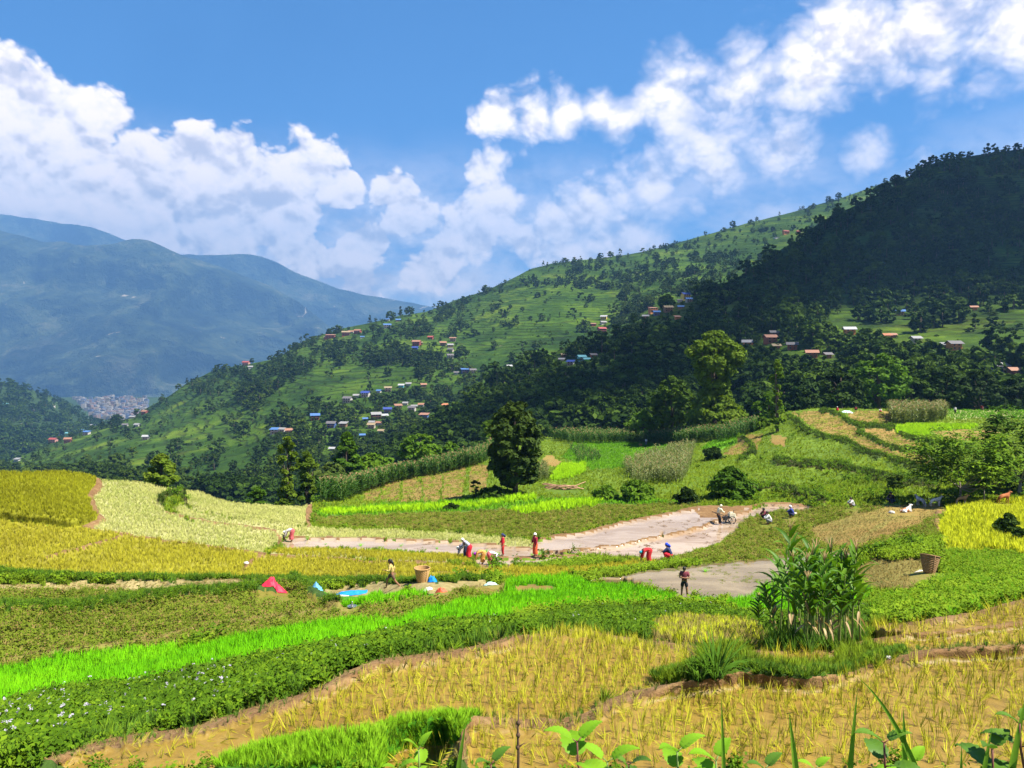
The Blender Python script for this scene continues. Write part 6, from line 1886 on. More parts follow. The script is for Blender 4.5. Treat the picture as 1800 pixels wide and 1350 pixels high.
def house(px, py, wpx, wall, roof, label, group=None, storeys=None, kind='gable', big=None):
    """a hill house whose front foot shows at (px, py) and which is WPX wide in the photograph"""
    d = hillA.at(px, py)[0]
    if np.isnan(d):
        d = hillB.at(px, py)[0]
    if np.isnan(d):
        d = hillC.at(px, py)[0]
    if np.isnan(d):
        return None
    d = float(d) - 1.0
    w = max(0.78 * wpx * d / F, 2.8)
    st = storeys or (2 if wpx >= 13 else 1)
    h = min(2.4 * st, 0.58 * w) if st > 1 else min(2.5, 0.5 * w)
    dep = min(5.0, w * 0.7)
    seed = int(px * 31 + py)
    r = np.random.default_rng(seed)
    rz = float(r.uniform(-0.4, 0.4))
    root = thing('house', label, 'house', (d * (px - 900) / F, d, d * (HY - py) / F), rz, group)
    house_boxes.append((px, py, wpx))
    b = MB()
    b.box((0, dep / 2, h / 2 - 1.0), (w, dep, h + 2.0))
    if kind == 'gable':
        e = w * 0.5
        rise = 0.28 * dep
        b.add([(-e, 0, h), (-e, dep, h), (-e, dep / 2, h + rise), (e, 0, h), (e, dep, h), (e, dep / 2, h + rise)], [(0, 1, 2), (3, 5, 4)])
    b.obj('wall', WALL[wall], root, smooth=False)
    rb = MB()
    o = 0.75
    if kind == 'gable':
        rise = 0.28 * dep
        t = 0.14
        sl = rise / (dep / 2)
        for sgn in (-1, 1):
            y0, y1 = (-o, dep / 2) if sgn < 0 else (dep + o, dep / 2)
            z0, z1 = h + 0.06 - o * sl, h + rise + 0.06
            x = w / 2 + o
            rb.add([(-x, y0, z0), (x, y0, z0), (x, y1, z1), (-x, y1, z1), (-x, y0, z0 + t), (x, y0, z0 + t), (x, y1, z1 + t), (-x, y1, z1 + t)],
                   [(0, 1, 2, 3), (4, 7, 6, 5), (0, 4, 5, 1), (2, 6, 7, 3), (1, 5, 6, 2), (0, 3, 7, 4)])
    else:                       # one slope towards the valley
        x = w / 2 + o
        rb.add([(-x, -o, h - 0.2), (x, -o, h - 0.2), (x, dep + o, h + 0.9), (-x, dep + o, h + 0.9), (-x, -o, h - 0.05), (x, -o, h - 0.05), (x, dep + o, h + 1.05), (-x, dep + o, h + 1.05)],
               [(0, 1, 2, 3), (4, 7, 6, 5), (0, 4, 5, 1), (2, 6, 7, 3), (1, 5, 6, 2), (0, 3, 7, 4)])
    rb.obj('roof', ROOF[roof], root, smooth=False)
    if wpx >= 12:
        nw = 3 if w > 6 else 2
        for s in range(st):
            zc = h / st * (s + 0.55)
            for k in range(nw):
                x = (k - (nw - 1) / 2) * w / (nw + 0.3)
                ww, wh = min(0.95, w * 0.13), min(1.1, h / st * 0.45)
                if s == 0 and k == nw // 2:
                    db = MB()
                    db.box((x, -0.04, min(1.0, h / st * 0.42)), (ww, 0.1, min(1.95, h / st * 0.8)))
                    db.obj('door', WOODF, root, smooth=False)
                    continue
                fb = MB()
                fb.box((x, -0.03, zc), (ww + 0.22, 0.08, wh + 0.22))
                fo = fb.obj('window', WOODF, root, smooth=False)
                gb = MB()
                gb.box((x, -0.08, zc), (ww, 0.04, wh))
                gb.obj('pane', GLASS, fo, smooth=False)
        if st > 1:
            pb = MB()
            pb.box((0, -0.55, h / st), (w * 0.96, 1.1, 0.12))
            for k in range(4):
                pb.box(((k - 1.5) * w / 3.4, -1.0, h / st / 2 - 0.3), (0.14, 0.14, h / st + 0.5))
            pb.obj('veranda', WOODF, root, smooth=False)
    return root


for i, hs in enumerate(HOUSES):
    house(*hs, kind='gable' if (i * 7) % 5 else 'lean')

# the town on the valley floor, too far to tell its blocks apart: one mass
tb = MB()
r_ = np.random.default_rng(8)
TOWN = [plain('town_wall_' + nm, c, 0.8, 0.1, 0.05) for nm, c in (('pale', (0.27, 0.245, 0.22)), ('rose', (0.21, 0.14, 0.12)), ('grey', (0.14, 0.14, 0.145)), ('blue', (0.09, 0.115, 0.18)), ('sand', (0.19, 0.16, 0.12)))]
for k in range(420):
    py = 700 + 36 * r_.random() ** 1.1
    px = 130 + (py - 700) * 1.0 + r_.random() * (130 - (py - 700) * 1.2)
    d = 3050 - (py - 699) * 18
    w = r_.uniform(7, 17)
    h = r_.uniform(5, 15)
    tb.box((d * (px - 900) / F, d, d * (HY - py) / F + h / 2 - 6), (w, r_.uniform(8, 14), h + 12), r_.uniform(-0.3, 0.3), int(r_.integers(0, 5)))
tb.obj('town', TOWN, None, smooth=False, kind='stuff')
# the spur of land the town stands on
gx, gy = np.meshgrid(np.linspace(60, 330, 30), np.linspace(755, 697, 20))
gd = 3060 - (gy - 699) * 18
gi_ = np.arange(gx.size).reshape(gx.shape)
link('town_ground', mesh_np('town_ground', np.stack([gd * (gx - 900) / F, gd, gd * (HY - gy) / F - 3], -1).reshape(-1, 3), np.stack([gi_[:-1, :-1], gi_[:-1, 1:], gi_[1:, 1:], gi_[1:, :-1]], -1).reshape(-1, 4), [M['hillC']]), kind='structure')


# ================================================================ people
CL = {}


def cloth(name, col, rough=0.85, pattern=None, pscale=30.0):
    if name in CL:
        return CL[name]
    if pattern is None:
        CL[name] = plain(name, col, rough, 0.18, 14.0, bump=0.004, bscale=40)
        return CL[name]
    m, n = new_mat(name)
    out = n.node('ShaderNodeOutputMaterial')
    b = n.node('ShaderNodeBsdfPrincipled')
    pos = n.node('ShaderNodeTexCoord').outputs['Object']
    vo = n.node('ShaderNodeTexVoronoi', feature='F1')
    n.put(vo.inputs['Vector'], pos)
    vo.inputs['Scale'].default_value = pscale
    n.put(b.inputs['Base Color'], n.mix(n.maprange(vo.outputs['Distance'], 0.3, 0.42), pattern, col))
    b.inputs['Roughness'].default_value = rough
    n.l.new(b.outputs[0], out.inputs[0])
    CL[name] = m
    return m


SKIN = plain('brown_skin', (0.24, 0.115, 0.06), 0.6, 0.12, 20.0)
HAIR = plain('black_hair', (0.012, 0.010, 0.010), 0.5, 0.2, 30.0)
LIP = plain('lips', (0.20, 0.07, 0.05), 0.6, 0.1)
EYE = plain('dark_eyes', (0.015, 0.012, 0.010), 0.3, 0.1)
EYEW = plain('eye_white', (0.6, 0.58, 0.55), 0.4, 0.05)


def J(**k):
    return {a: np.array(b, float) for a, b in k.items()}


def mirror(p, keys):
    for k in keys:
        p['l' + k] = p['r' + k] * np.array([-1, 1, 1])
    return p


def pose(kind):
    if kind in ('stand', 'fold', 'hold', 'hip'):
        p = J(pel=(0, 0, .52), wai=(0, 0, .61), che=(0, .005, .73), nec=(0, 0, .825), hed=(0, .015, .915), face=(0, 1, -0.12), top=(0, 0.12, 1),
              rsh=(.105, 0, .795), rel=(.13, -.02, .64), rwr=(.135, .05, .49), rhi=(.05, 0, .50), rkn=(.055, .015, .28), ran=(.055, -.01, .045), rto=(.07, .085, .02))
        if kind == 'fold':
            p.update(J(rel=(.15, .05, .635), rwr=(.01, .13, .66), face=(0, 0.8, -0.6), top=(0, 0.6, 0.8), hed=(0, .035, .905), rkn=(.075, .015, .28), ran=(.09, -.01, .045), rto=(.115, .08, .02)))
        if kind == 'hold':
            p.update(J(rel=(.135, .03, .64), rwr=(.07, .15, .55), face=(0, 0.9, -0.4), top=(0, 0.35, .9)))
        mirror(p, ['sh', 'el', 'wr', 'hi', 'kn', 'an', 'to'])
        if kind == 'hold':
            p['lwr'] = np.array((-.12, .06, .46))
        if kind == 'hip':
            p['lel'], p['lwr'] = np.array((-.19, -.02, .64)), np.array((-.10, .05, .57))
        return p
    if kind == 'bend':
        p = J(pel=(0, -.06, .53), wai=(0, .03, .575), che=(0, .15, .55), nec=(0, .235, .49), hed=(0, .30, .435), face=(0, .35, -.94), top=(0, .9, -.2),
              rsh=(.10, .205, .515), rel=(.11, .25, .35), rwr=(.06, .31, .19), rhi=(.05, -.06, .51), rkn=(.06, .0, .28), ran=(.06, -.03, .045), rto=(.07, .06, .02))
    elif kind == 'stoop':
        p = J(pel=(0, -.04, .53), wai=(0, .03, .60), che=(0, .12, .67), nec=(0, .19, .72), hed=(0, .25, .775), face=(0, .8, -.6), top=(0, .6, .8),
              rsh=(.10, .165, .69), rel=(.12, .21, .53), rwr=(.07, .30, .42), rhi=(.05, -.04, .51), rkn=(.06, .015, .28), ran=(.06, -.03, .045), rto=(.07, .06, .02))
    elif kind == 'push':
        p = J(pel=(0, -.03, .53), wai=(0, .01, .61), che=(0, .06, .72), nec=(0, .10, .81), hed=(0, .135, .89), face=(0, .9, -.4), top=(0, .4, .9),
              rsh=(.105, .08, .78), rel=(.13, .16, .64), rwr=(.11, .30, .60), rhi=(.05, -.03, .51), rkn=(.055, .07, .29), ran=(.055, .06, .045), rto=(.07, .15, .02))
    elif kind == 'squat':
        p = J(pel=(0, -.07, .16), wai=(0, -.045, .25), che=(0, .02, .36), nec=(0, .055, .45), hed=(0, .08, .535), face=(0, .85, -.45), top=(0, .4, .9),
              rsh=(.10, .045, .43), rel=(.13, .15, .31), rwr=(.06, .24, .28), rhi=(.06, -.065, .155), rkn=(.10, .16, .28), ran=(.075, .03, .045), rto=(.085, .12, .02))
    elif kind == 'sit':
        p = J(pel=(0, -.02, .075), wai=(0, -.03, .165), che=(0, -.005, .275), nec=(0, .02, .37), hed=(0, .035, .455), face=(0, .95, -.3), top=(0, .2, .95),
              rsh=(.105, .01, .34), rel=(.14, .10, .23), rwr=(.06, .21, .235), rhi=(.055, 0, .07), rkn=(.085, .21, .26), ran=(.065, .31, .045), rto=(.075, .40, .025))
    elif kind == 'run':
        p = J(pel=(0, 0, .53), wai=(0, .01, .62), che=(0, .035, .73), nec=(0, .05, .825), hed=(0, .07, .915), face=(0, 1, -.1), top=(0, .1, 1),
              rsh=(.105, .02, .795), rel=(.14, -.07, .66), rwr=(.13, -.03, .50), rhi=(.05, 0, .51), rkn=(.055, .16, .31), ran=(.055, .19, .05), rto=(.06, .28, .03))
        mirror(p, ['sh', 'el', 'wr', 'hi', 'kn', 'an', 'to'])
        p['lkn'], p['lan'], p['lto'] = np.array((-.05, -.11, .28)), np.array((-.05, -.29, .09)), np.array((-.05, -.26, .02))
        p['lsh'], p['lel'], p['lwr'] = np.array((-.10, .055, .795)), np.array((-.15, .08, .64)), np.array((-.10, .22, .66))
        return p
    return mirror(p, ['sh', 'el', 'wr', 'hi', 'kn', 'an', 'to'])


SKIN_JOBS = []


def skin_job(name, verts, edges, radii, scale):
    me = bpy.data.meshes.new(name)
    me.from_pydata([tuple(np.array(v) * scale) for v in verts], edges, [])
    o = bpy.data.objects.new(name, me)
    COL.objects.link(o)
    o.modifiers.new('Skin', 'SKIN')
    for i, r in enumerate(radii):
        rr = (r, r) if np.ndim(r) == 0 else r
        me.skin_vertices[0].data[i].radius = (rr[0] * scale, rr[1] * scale)
    me.skin_vertices[0].data[0].use_root = True
    s = o.modifiers.new('Sub', 'SUBSURF')
    s.levels = 1
    s.render_levels = 1
    return o


def frame(face, top):
    f = unit(np.array(face, float))
    s = unit(np.cross(f, np.array(top, float)))
    u = np.cross(s, f)
    return np.stack([s, f, u], 1)            # columns: right, forward, up


def person(label, loc, H, kind, rz, top, bottom, head, group=None, build=1.0, sleeves=True):
    """top = material; bottom = (kind, material); head = (kind, material or None)"""
    p = pose(kind)
    root = thing('person', label, 'person', loc, rz, group)
    b = build
    order = ['pel', 'wai', 'che', 'nec', 'rhi', 'rkn', 'ran', 'rto', 'lhi', 'lkn', 'lan', 'lto', 'rsh', 'rel', 'rwr', 'lsh', 'lel', 'lwr', 'hd']
    hd = p['nec'] * 0.45 + p['hed'] * 0.55
    P = [p[k] for k in order[:-1]] + [hd]
    R = [.082 * b, .070 * b, .080 * b, .036, .056 * b, .038, .024, .020, .056 * b, .038, .024, .020, .038, .027, .018, .038, .027, .018, .032]
    ix = {k: i for i, k in enumerate(order)}
    E = [('pel', 'wai'), ('wai', 'che'), ('che', 'nec'), ('nec', 'hd'), ('pel', 'rhi'), ('rhi', 'rkn'), ('rkn', 'ran'), ('ran', 'rto'), ('pel', 'lhi'), ('lhi', 'lkn'), ('lkn', 'lan'), ('lan', 'lto'),
         ('che', 'rsh'), ('rsh', 'rel'), ('rel', 'rwr'), ('che', 'lsh'), ('lsh', 'lel'), ('lel', 'lwr')]
    body = skin_job('body', P, [(ix[a], ix[c]) for a, c in E], R, H)
    # head and hands, merged into the body
    x = MB()
    Rm = frame(p['face'], p['top'])
    hc = p['hed'] * H

    def sq(v):
        v = v.copy()
        low = np.clip(-v[:, 2], 0, 1)
        v[:, 0] *= 1 - 0.30 * low
        v[:, 1] += 0.18 * low * (v[:, 1] > -0.2)
        return v
    x.ball(hc, (.050 * H, .060 * H, .072 * H), 12, 9, 0, Rm, sq)

    def hp(a, f, u):
        return hc + Rm @ (np.array([a, f, u]) * H)
    x.tube([hp(0, .056, .010), hp(0, .071, -.016), hp(0, .060, -.021)], [.005 * H, .010 * H, .006 * H], 5, 0)
    for s in (-1, 1):
        x.ball(hp(s * .019, .0545, .008), (.009 * H, .005 * H, .005 * H), 6, 4, 1, Rm)
        x.ball(hp(s * .019, .0585, .008), (.0045 * H, .003 * H, .0045 * H), 6, 4, 2, Rm)
        x.ball(hp(s * .052, -.004, -.004), (.007 * H, .014 * H, .020 * H), 6, 5, 0, Rm)
    x.ball(hp(0, .056, -.042), (.017 * H, .006 * H, .006 * H), 6, 4, 3, Rm)
    for s, k in ((1, 'r'), (-1, 'l')):
        w, e = p[k + 'wr'] * H, p[k + 'el'] * H
        d = unit(w - e)
        sd = unit(np.cross(d, np.array([0.3, 0.2, 1.0])))
        n = np.cross(sd, d)
        x.ball(w + d * .030 * H, (.019 * H, .034 * H, .012 * H), 7, 5, 0, np.stack([sd, d, n], 1))
        for fi, (off, ln) in enumerate(((-.014, .034), (-.005, .040), (.004, .038), (.013, .030))):
            a0 = w + d * .050 * H + sd * off * H
            a1 = a0 + d * ln * 0.55 * H
            a2 = a1 + unit(d * 0.7 - n * 0.7) * ln * 0.5 * H
            x.tube([a0, a1, a2], [.0055 * H, .005 * H, .004 * H], 5, 0)
        t0 = w + d * .022 * H + sd * .016 * s * H
        t1 = t0 + unit(d * 0.7 + sd * 0.7 * s) * .024 * H
        x.tube([t0, t1, t1 + unit(d - n * 0.3) * .018 * H], [.007 * H, .006 * H, .0045 * H], 5, 0)
    SKIN_JOBS.append((body, 'body', [SKIN, EYEW, EYE, LIP], root, x))
    # shirt
    o2 = ['che', 'wai', 'pel', 'rsh', 'rel', 'lsh', 'lel', 'nk'] + (['rcu', 'lcu'] if sleeves else [])
    nk = p['che'] * 0.25 + p['nec'] * 0.75
    q = dict(p)
    q['nk'] = nk
    for k in 'rl':
        q[k + 'cu'] = p[k + 'el'] * 0.25 + p[k + 'wr'] * 0.75
    if not sleeves:
        for k in 'rl':
            q[k + 'el'] = p[k + 'sh'] * 0.25 + p[k + 'el'] * 0.75
    RR = dict(che=.098 * b, wai=.090 * b, pel=.098 * b, rsh=.055, rel=.044, lsh=.055, lel=.044, nk=.055, rcu=.034, lcu=.034)
    i2 = {k: i for i, k in enumerate(o2)}
    E2 = [('che', 'wai'), ('wai', 'pel'), ('che', 'nk'), ('che', 'rsh'), ('rsh', 'rel'), ('che', 'lsh'), ('lsh', 'lel')] + ([('rel', 'rcu'), ('lel', 'lcu')] if sleeves else [])
    sh = skin_job('shirt', [q[k] for k in o2], [(i2[a], i2[c]) for a, c in E2], [RR[k] for k in o2], H)
    SKIN_JOBS.append((sh, 'shirt', [top], root, None))
    bk, bm = bottom
    if bk == 'skirt':
        m_ = MB()
        kn = (p['rkn'] + p['lkn']) / 2
        an = (p['ran'] + p['lan']) / 2
        hi = p['pel'] * 1.0
        wd = abs(p['rkn'][0]) + .055
        if kind in ('squat', 'sit'):
            path = [p['wai'] * 0.6 + hi * 0.4, hi + np.array([0, .01, .015]), hi * 0.5 + kn * 0.5 + np.array([0, 0, -.01]), kn + np.array([0, 0, -.02]), kn * 0.35 + an * 0.65]
            rad = [(.085, .08), (.115, .10), (wd + .015, .09), (wd + .02, .075), (wd + .01, .07)]
        else:
            path = [p['wai'] * 0.55 + hi * 0.45, hi + np.array([0, -.005, -.01]), hi * 0.5 + kn * 0.5, kn, kn * 0.35 + an * 0.65]
            rad = [(.086 * b, .082 * b), (.108 * b, .104 * b), (.110 * b, .098 * b), (.112 * b, .095), (.120 * b, .100)]
        pts = np.array(path)
        dense, dr = [], []
        for i in range(len(pts) - 1):
            for t in (0, 0.5):
                dense.append(pts[i] * (1 - t) + pts[i + 1] * t)
                dr.append(tuple(np.array(rad[i]) * (1 - t) + np.array(rad[i + 1]) * t))
        dense.append(pts[-1])
        dr.append(rad[-1])
        t_ = np.gradient(np.array(dense), axis=0)
        ring, fs = [], []
        N = 16
        for i, c in enumerate(dense):
            tt = unit(t_[i])
            fwd = unit(np.cross(np.array([1.0, 0, 0]), tt))
            for k in range(N):
                a = 2 * math.pi * k / N
                pl = 1 + 0.07 * math.sin(a * 5 + i * 0.5) * (i / len(dense))
                ring.append((np.array(c) + np.array([1.0, 0, 0]) * dr[i][0] * math.cos(a) * pl + fwd * dr[i][1] * math.sin(a) * pl) * H)
        for i in range(len(dense) - 1):
            for k in range(N):
                k2 = (k + 1) % N
                fs.append((i * N + k, i * N + k2, (i + 1) * N + k2, (i + 1) * N + k))
        m_.add(ring, fs)
        m_.obj('skirt', bm, root)
    else:
        cut = 1.0 if bk == 'pants' else 0.0
        o3 = ['pel', 'up', 'rhi', 'rkn', 'lhi', 'lkn'] + (['rcu', 'lcu'] if bk == 'pants' else [])
        q = dict(p)
        q['up'] = p['pel'] * 0.6 + p['wai'] * 0.4
        for k in 'rl':
            q[k + 'cu'] = p[k + 'kn'] * 0.15 + p[k + 'an'] * 0.85
            if bk == 'shorts':
                q[k + 'kn'] = p[k + 'hi'] * 0.2 + p[k + 'kn'] * 0.8
        RR = dict(pel=.094 * b, up=.088 * b, rhi=.072 * b, rkn=.056, lhi=.072 * b, lkn=.056, rcu=.042, lcu=.042)
        i3 = {k: i for i, k in enumerate(o3)}
        E3 = [('pel', 'up'), ('pel', 'rhi'), ('rhi', 'rkn'), ('pel', 'lhi'), ('lhi', 'lkn')] + ([('rkn', 'rcu'), ('lkn', 'lcu')] if bk == 'pants' else [])
        pa = skin_job('trousers', [q[k] for k in o3], [(i3[a], i3[c]) for a, c in E3], [RR[k] for k in o3], H)
        SKIN_JOBS.append((pa, 'trousers' if bk == 'pants' else 'shorts', [bm], root, None))
    hk, hm = head
    hb_ = MB()

    def cap(v):
        v = v.copy()
        v[:, 2] = np.where((v[:, 2] < 0.05) & (v[:, 1] > 0.2), 0.25 + 0.25 * v[:, 1], v[:, 2])
        return v
    if hk in ('hair', 'longhair', 'scarf', 'cap'):
        g_ = {'hair': 1.08, 'longhair': 1.12, 'scarf': 1.14, 'cap': 1.12}[hk]
        hb_.ball(hc + Rm @ np.array([0, -.008, .010]) * H, (.053 * H * g_, .060 * H * g_, .068 * H * g_), 12, 9, 0, Rm, cap)
    if hk == 'longhair':
        hb_.tube([hp(0, -.05, .01), hp(0, -.075, -.06), hp(0.01, -.085, -.15), hp(0.0, -.07, -.21)], [(.04 * H, .03 * H), (.045 * H, .03 * H), (.04 * H, .024 * H), (.015 * H, .012 * H)], 8)
    if hk == 'scarf':
        hb_.tube([hp(0, -.045, -.01), hp(0, -.07, -.06), hp(0.0, -.075, -.12)], [(.045 * H, .03 * H), (.05 * H, .03 * H), (.03 * H, .015 * H)], 8)
        hb_.ball(hp(0, -.072, -.035), (.022 * H, .018 * H, .018 * H), 6, 5, 0, Rm)
    hb_.obj({'hair': 'hair', 'longhair': 'hair', 'scarf': 'headscarf', 'cap': 'headcloth'}[hk], hm or HAIR, root)
    if hk in ('scarf', 'cap'):
        h2 = MB()
        h2.ball(hc + Rm @ np.array([0, -.010, .002]) * H, (.0515 * H, .0585 * H, .066 * H), 10, 7, 0, Rm, cap)
        h2.obj('hair', HAIR, root)
    return root


def finish_people():
    dg = bpy.context.evaluated_depsgraph_get()
    for (o, name, mats, root, extra) in SKIN_JOBS:
        me = o.evaluated_get(dg).to_mesh()
        n = len(me.vertices)
        v = np.empty(n * 3, np.float32)
        me.vertices.foreach_get('co', v)
        fs = [tuple(pl.vertices) for pl in me.polygons]
        o.evaluated_get(dg).to_mesh_clear()
        mb = MB()
        mb.add(v.reshape(-1, 3), fs, 0)
        if extra is not None:
            ev, ef, ei = extra.arrays()
            off = mb.n
            mb.v.append(ev)
            mb.f += [tuple(i + off for i in f) for f in ef]
            mb.mi += ei
            mb.n += len(ev)
        mb.obj(name, mats, root)
    for (o, *_r) in SKIN_JOBS:
        me = o.data
        bpy.data.objects.remove(o)
        bpy.data.meshes.remove(me)


def at(px, py, sink=0.0):
    q = gp(px, py)
    return (q.x, q.y, q.z - sink)


R = math.radians
red = cloth('red_cloth', (0.42, 0.02, 0.025))
crimson = cloth('crimson_cloth', (0.50, 0.015, 0.03))
darkred = cloth('dark_red_cloth', (0.26, 0.012, 0.03))
white = cloth('white_cloth', (0.72, 0.70, 0.66))
offw = cloth('cream_shirt', (0.62, 0.58, 0.42))
navy = cloth('navy_cloth', (0.025, 0.035, 0.10))
blue = cloth('royal_blue_scarf', (0.02, 0.06, 0.55))
teal = cloth('teal_scarf', (0.02, 0.26, 0.34))
purple = cloth('purple_scarf', (0.28, 0.02, 0.36))
plaid = cloth('blue_white_print', (0.22, 0.24, 0.34), pattern=(0.55, 0.55, 0.6), pscale=28)
wprint = cloth('white_black_print', (0.50, 0.48, 0.44), pattern=(0.10, 0.08, 0.09), pscale=26)
oprint = cloth('orange_flower_print', (0.50, 0.22, 0.03), pattern=(0.60, 0.42, 0.16), pscale=26)
rprint = cloth('red_white_print', (0.42, 0.03, 0.04), pattern=(0.55, 0.30, 0.28), pscale=34)
orange = cloth('orange_red_skirt', (0.55, 0.09, 0.03))
black = cloth('black_cloth', (0.016, 0.016, 0.02))
maroon = cloth('maroon_shirt', (0.16, 0.03, 0.045))
yellow = cloth('yellow_tee', (0.55, 0.42, 0.12), pattern=(0.25, 0.14, 0.05), pscale=18)
brownc = cloth('brown_shorts', (0.12, 0.07, 0.045))
grey = cloth('grey_cloth', (0.20, 0.20, 0.22))
bluec = cloth('blue_shirt', (0.03, 0.05, 0.22))

person('woman in red skirt and white headcloth bent over at the flooded strip left end', at(512, 953), 1.55, 'bend', R(90), wprint, ('skirt', rprint), ('cap', white))
person('stooping woman in blue-white print top and red skirt with white cap beside the planters', at(824, 984), 1.55, 'stoop', R(80), plaid, ('skirt', crimson), ('cap', white))
person('planter bent low with white cap at the left of the planting group', at(818, 983), 1.5, 'bend', R(100), plaid, ('skirt', navy), ('cap', white))
person('planter bent over in orange flowered clothes with purple headscarf', at(848, 992), 1.5, 'bend', R(85), oprint, ('skirt', oprint), ('scarf', purple))
person('planter bent over in white top at the right of the planting group', at(862, 996), 1.5, 'bend', R(-70), white, ('skirt', rprint), ('cap', white))
person('woman standing in red dress and dark blue headscarf in the flooded strip', at(884, 978), 1.52, 'hold', R(100), crimson, ('pants', red), ('scarf', navy))
person('woman standing in red jacket and orange skirt with pale headcloth at the paddy corner', at(941, 979), 1.58, 'hold', R(120), darkred, ('skirt', orange), ('cap', white))
person('woman bent over in red dress with teal headscarf at the paddy edge', at(1140, 989), 1.55, 'bend', R(95), red, ('skirt', red), ('scarf', teal))
person('woman with royal blue headscarf, dark top and red skirt crouching at the paddy edge', at(1176, 986), 1.72, 'squat', R(70), navy, ('skirt', crimson), ('scarf', blue))
person('boy in maroon and black shirt and shorts standing with folded arms by the pool', at(1203, 1050), 1.32, 'fold', R(165), maroon, ('shorts', black), ('hair', None), sleeves=False)
person('running child with long black hair, yellow shirt and brown shorts on the field path', at(689, 1041), 1.34, 'run', R(95), yellow, ('shorts', brownc), ('longhair', None), build=0.9)
person('man in cream shirt and dark trousers pushing a power tiller in the mud', at(1263, 922), 1.62, 'push', R(-78), offw, ('pants', black), ('cap', offw))
person('man in white shirt crouching on the fallow field beside the mud', at(1352, 923), 1.65, 'squat', R(80), white, ('pants', grey), ('hair', None))
person('dark-clothed person crouching just behind the man in white shirt', at(1345, 915), 1.65, 'squat', R(100), maroon, ('pants', black), ('hair', None))
person('man in dark blue shirt crouching at the far end of the mud paddy', at(1392, 911), 1.6, 'squat', R(60), bluec, ('pants', navy), ('cap', white))
person('boy in white shirt sitting on the field edge below the green terraces', at(1498, 892), 1.4, 'squat', R(95), white, ('shorts', grey), ('hair', None))
person('man in dark clothes sitting on the field edge left of the goats', at(1568, 885), 1.6, 'squat', R(105), black, ('pants', navy), ('hair', None))
person('woman in red sitting at the top of the tilled terraces by a pale blue sheet', at(1473, 722), 1.5, 'squat', R(90), crimson, ('skirt', red), ('cap', white))
person('person in dark red sitting right of the pale blue sheet on the top terrace', at(1505, 722), 1.5, 'squat', R(100), darkred, ('pants', black), ('hair', None))
person('person in white top sitting left of the maize block on the top terrace', at(1547, 726), 1.45, 'squat', R(180), white, ('skirt', red), ('hair', None))
person('person in white top standing in the pale field right of the maize block', at(1679, 728), 1.5, 'stand', R(150), white, ('pants', black), ('hair', None))
person('person in reddish brown clothes standing farthest right in the pale field', at(1727, 722), 1.5, 'stoop', R(120), darkred, ('skirt', brownc), ('hair', None))
person('porter in white shirt standing by a basket in front of the back maize row', at(1136, 783), 1.55, 'stand', R(20), white, ('pants', grey), ('hair', None))


# ---------------------------------------------------------------- animals
def goat(label, loc, L, rz, coat, coat2=None, lying=False, head_low=False, cat='goat'):
    """L = length of the trunk in metres"""
    root = thing('goat' if cat == 'goat' else 'calf', label, cat, loc, rz)
    h = 0.22 * L + (0 if lying else 0.52 * L)
    P = [(0, -.5 * L, h), (0, -.2 * L, h - .01 * L), (0, .15 * L, h), (0, .45 * L, h + .03 * L), (0, .62 * L, h + (.02 if head_low else .26) * L), (0, .72 * L, h + (-.05 if head_low else .36) * L), (0, .93 * L, h + (-.22 if head_low else .27) * L)]
    Rr = [.17 * L, .20 * L, .20 * L, .17 * L, .10 * L, .095 * L, .045 * L]
    E = [(0, 1), (1, 2), (2, 3), (3, 4), (4, 5), (5, 6)]

    def leg(root_i, pts, rad):
        prev = root_i
        for q, r in zip(pts, rad):
            P.append(q)
            Rr.append(r)
            E.append((prev, len(P) - 1))
            prev = len(P) - 1
    for s in (-1, 1):
        x = s * .10 * L
        if lying:
            leg(0, [(x * 1.9, -.42 * L, .14 * L), (x * 2.1, -.12 * L, .07 * L), (x * 1.9, -.34 * L, .03 * L)], [.08 * L, .045 * L, .03 * L])
            leg(3, [(x * 1.5, .46 * L, .14 * L), (x * 1.6, .62 * L, .07 * L), (x * 1.5, .44 * L, .03 * L)], [.07 * L, .04 * L, .03 * L])
        else:
            leg(0, [(x, -.40 * L, h - .20 * L), (x, -.54 * L, h - .42 * L), (x, -.50 * L, .03 * L)], [.085 * L, .04 * L, .032 * L])
            leg(3, [(x, .40 * L, h - .22 * L), (x, .42 * L, h - .44 * L), (x, .40 * L, .03 * L)], [.07 * L, .038 * L, .032 * L])
    body = skin_job('body', P, E, Rr, 1.0)
    x = MB()
    hd = np.array(P[5])
    for s in (-1, 1):
        x.leaf(hd + np.array([s * .06 * L, -.02 * L, .05 * L]), (s * 1.0, -.2, -.1), (0, 0, 1), .19 * L, .08 * L, 0.3, 3, 0.1, 1)
        if cat == 'goat':
            x.tube([hd + np.array([s * .03 * L, -.02 * L, .08 * L]), hd + np.array([s * .06 * L, -.08 * L, .18 * L]), hd + np.array([s * .08 * L, -.16 * L, .20 * L])], [.018 * L, .012 * L, .004 * L], 5, 2)
        x.ball(hd + np.array([s * .075 * L, .06 * L, .03 * L]), .014 * L, 6, 4, 2)
    tl = np.array(P[0])
    x.tube([tl + np.array([0, -.15 * L, .06 * L]), tl + np.array([0, -.22 * L, (.12 if cat == 'goat' else -.02) * L]), tl + np.array([0, -.26 * L, (.10 if cat == 'goat' else -.25) * L])], [.03 * L, .022 * L, .01 * L], 5, 1)
    SKIN_JOBS.append((body, 'body', [coat, coat2 or coat, HAIR], root, x))


